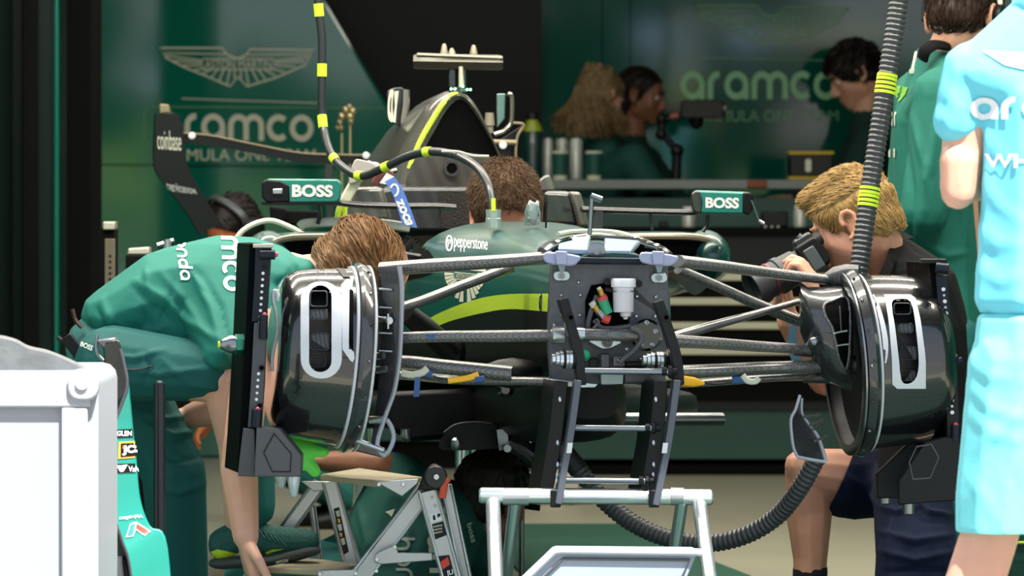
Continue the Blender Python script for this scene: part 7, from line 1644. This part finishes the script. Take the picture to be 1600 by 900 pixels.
c = Blob(); c.hull((C(.08, 1.6, .86), (.155, .115, .085), r2_), (C(.05, 1.62, .68), (.155, .115, .08), r2_))
for g_ in (-1, 1): s_ = C(.08+g_*.17, 1.57, .88); e_ = C(.08+g_*.19, 1.38, .74); c.hull((C(.08, 1.6, .86), .1), (s_, .066)); c.hull((s_, .064), (s_.lerp(e_, .6), .056))
c.build('shirt', M_polo, P2, .007, 3)
t = Blob(); t.hull((C(.05, 1.62, .66), (.155, .115, .07), r2_), (C(.05, 1.55, .67), .09))
for g_ in (-1, 1): hq = C(.05+g_*.08, 1.55, .68); kq = C(.02+g_*.08, 1.12, .76); aq = C(g_*.06, .75, .70); t.hull((hq, .082), (kq, .062)); t.hull((kq, .062), (aq, .045))
t.build('trousers', M_trs, P2, .007, 3)
H2.hair(P2, H_mid, n=3600, ln=.030, wd=.0013, seed=12, puff=1.03, lift=.012, flow=lambda l, r: (1.2*l[0]*8+r.uniform(-.3, .3), .5, r.uniform(-.2, .3)-(.7 if abs(l[0]) > .05 else 0)), cuts=[((0, .078, .055), (0, .85, -.5)), ((0, -.06, -.06), (0, -.1, -1))])
H2.face_bits(P2, H_mid)

# 4 person on the floor under the car
y44 = 1.15; q4 = lambda x, y, d=0: W(x, y, y44+d)
H4 = Head(q4(768, 780), (.62, .70, -.1), (.25, -.1, .95), 1.0)
P4 = thing('person', 'dark haired person in green team shirt sitting on the floor under the car', 'person', q4(640, FR(y44)))
b = Blob(); H4.skull(b); b.hull((H4.L(0, -.03, -.05), .054), (q4(742, 806), .06)); b.hull((q4(742, 806), .064), PE(680, 810, y44, 70, 60, .12)); b.hull(PE(680, 810, y44, 74, 62, .13), PE(630, 915, y44, 70, 54, .13))
for (s_, e_, w_) in ((q4(630, 764, -.02), q4(592, 726, -.05), q4(512, 722, .0)), (q4(728, 835, .12), q4(735, 930, .25), q4(660, 940, .42))):
    b.hull(PE(680, 800, y44, 55), (s_, .056)); limb(b, s_, e_, w_, (.052, .042, .042, .027)); hand(b, w_, (w_-e_), (0, 0, -1), (.2, .7, .3), .6)
for (h_, k_, a_) in ((q4(600, 925), q4(430, 870, .3), q4(380, FR(y44)-80, .45)), (q4(650, 930, .1), q4(560, 860, .5), q4(480, FR(y44)-90, .7))):
    b.hull(PE(630, 915, y44, 60), (h_, .085)); limb(b, h_, k_, V((a_.x, a_.y, .09)), (.08, .056, .056, .037)); foot(b, V((a_.x, a_.y, .09)), (-1, .4, 0))
b.build('body', M_skin3, P4, .006, 3)
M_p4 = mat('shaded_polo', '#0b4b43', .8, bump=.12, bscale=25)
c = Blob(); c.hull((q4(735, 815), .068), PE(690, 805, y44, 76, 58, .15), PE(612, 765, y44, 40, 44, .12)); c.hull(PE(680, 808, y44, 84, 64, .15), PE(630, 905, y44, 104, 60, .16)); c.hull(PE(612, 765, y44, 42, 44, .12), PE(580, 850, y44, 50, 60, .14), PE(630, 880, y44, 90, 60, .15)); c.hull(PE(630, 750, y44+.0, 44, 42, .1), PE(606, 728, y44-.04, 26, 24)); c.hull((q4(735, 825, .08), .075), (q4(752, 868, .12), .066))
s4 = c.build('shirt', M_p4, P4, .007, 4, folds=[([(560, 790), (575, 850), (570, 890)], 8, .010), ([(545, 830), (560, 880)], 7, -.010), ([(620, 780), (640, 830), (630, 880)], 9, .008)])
c4 = caster([s4], .003)
decal('lettering', word_q('aramco', [(706, 772), (712, 985), (676, 985), (664, 772)], .25), c4, M_cream, s4, 6)
decal('lettering', word_q('honda', [(640, 840), (650, 960), (624, 960), (616, 840)], .2), c4, mat('grey_print', '#8f9792', .5), s4, 6)
decal('lettering', [text_q('boss', [(736, 815), (744, 845), (735, 848), (728, 818)], .02)], c4, M_cream, s4, 4)
decal('white_wing_tip', [poly_s([(602, 800), (617, 795), (612, 808), (608, 804)])], c4, M_cream, s4, 4)
t = Blob(); t.hull(PE(630, 915, y44, 96, 50, .15), PE(620, 935, y44, 80, 34, .15))
for (h_, k_, a_) in ((q4(600, 925), q4(430, 870, .3), q4(380, FR(y44)-80, .45)), (q4(650, 930, .1), q4(560, 860, .5), q4(480, FR(y44)-90, .7))): t.hull((h_, .095), (k_, .068)); t.hull((k_, .068), (V((a_.x, a_.y, .1)), .052))
t.build('trousers', M_trs, P4, .007, 3)
for a_ in (q4(380, FR(y44)-80, .45), q4(480, FR(y44)-90, .7)):
    b = Blob(); foot(b, V((a_.x, a_.y, .086)), (-1, .4, 0), 1.12); b.build('shoe', M_shoe, P4, .007, 2)
H4.face_bits(P4, H_dark)
H4.hair(P4, H_dark, n=500, ln=.022, wd=.0025, seed=31, puff=1.02, lift=.003, flow=lambda l, r: (0, -.3, -.8))

# 10 person with ear defenders behind the mechanic
y10 = 5.2
H10 = Head(W(366, 360, y10), (-.62, -.5, -.6), (-.35, -.3, .85), .92)
nk10 = W(396, 400, y10)
J = dict(neck=nk10, chest=nk10+V((.08, .05, -.15)), waist=nk10+V((.18, .1, -.30)), pelvis=nk10+V((.24, .12, -.42)), side=(-.35, .93, 0), toe=V((-1, -.3, 0)))
sd = V((-.35, .93, 0)).normalized(); pe = J['pelvis']
J['sh'] = [nk10+V((.03, 0, -.08))-sd*.17, nk10+V((.03, 0, -.08))+sd*.17]; J['el'] = [q+V((-.02, 0, -.26)) for q in J['sh']]; J['wr'] = [q+V((-.16, 0, -.14)) for q in J['el']]
J['hip'] = [pe-sd*.09, pe+sd*.09]; J['kn'] = [q+V((-.16, 0, -.22)) for q in J['hip']]; J['an'] = [V((q.x+.1, q.y, .085)) for q in J['hip']]
P10, _ = figure('person with black ear defenders crouching behind the bent mechanic', (pe.x, pe.y, 0), H10, J, mat('skin_warm', '#b8683f', .5, sss=.1), M_polodk, M_trs, M_black, dict(mat=H_dark, n=300, seed=41, ln=.025, cuts=[((0, .06, .05), (0, .8, -.6)), ((0, -.06, -.06), (0, -.1, -1))]), .008, .55)
ed = thing('ear_defenders', 'black ear defenders with grey headband on the person behind the mechanic', 'ear defenders', H10.L(-.1, 0, 0))
p = MB(); p.tube(catmull([H10.L(-.1, 0, 0), H10.L(-.095, 0, .08), H10.L(0, 0, .142), H10.L(.095, 0, .08), H10.L(.1, 0, 0)], 6), .014, 8, flat=.5); p.build('headband', M_greyal, ed)
for g_ in (-1, 1):
    p = MB(); p.lathe(H10.L(g_*.088, -.005, .0), H10.R @ V((g_, 0, 0)), [(0, .032), (.008, .04), (.024, .04), (.032, .028)], 22); p.build('ear_cup', M_black, ed)
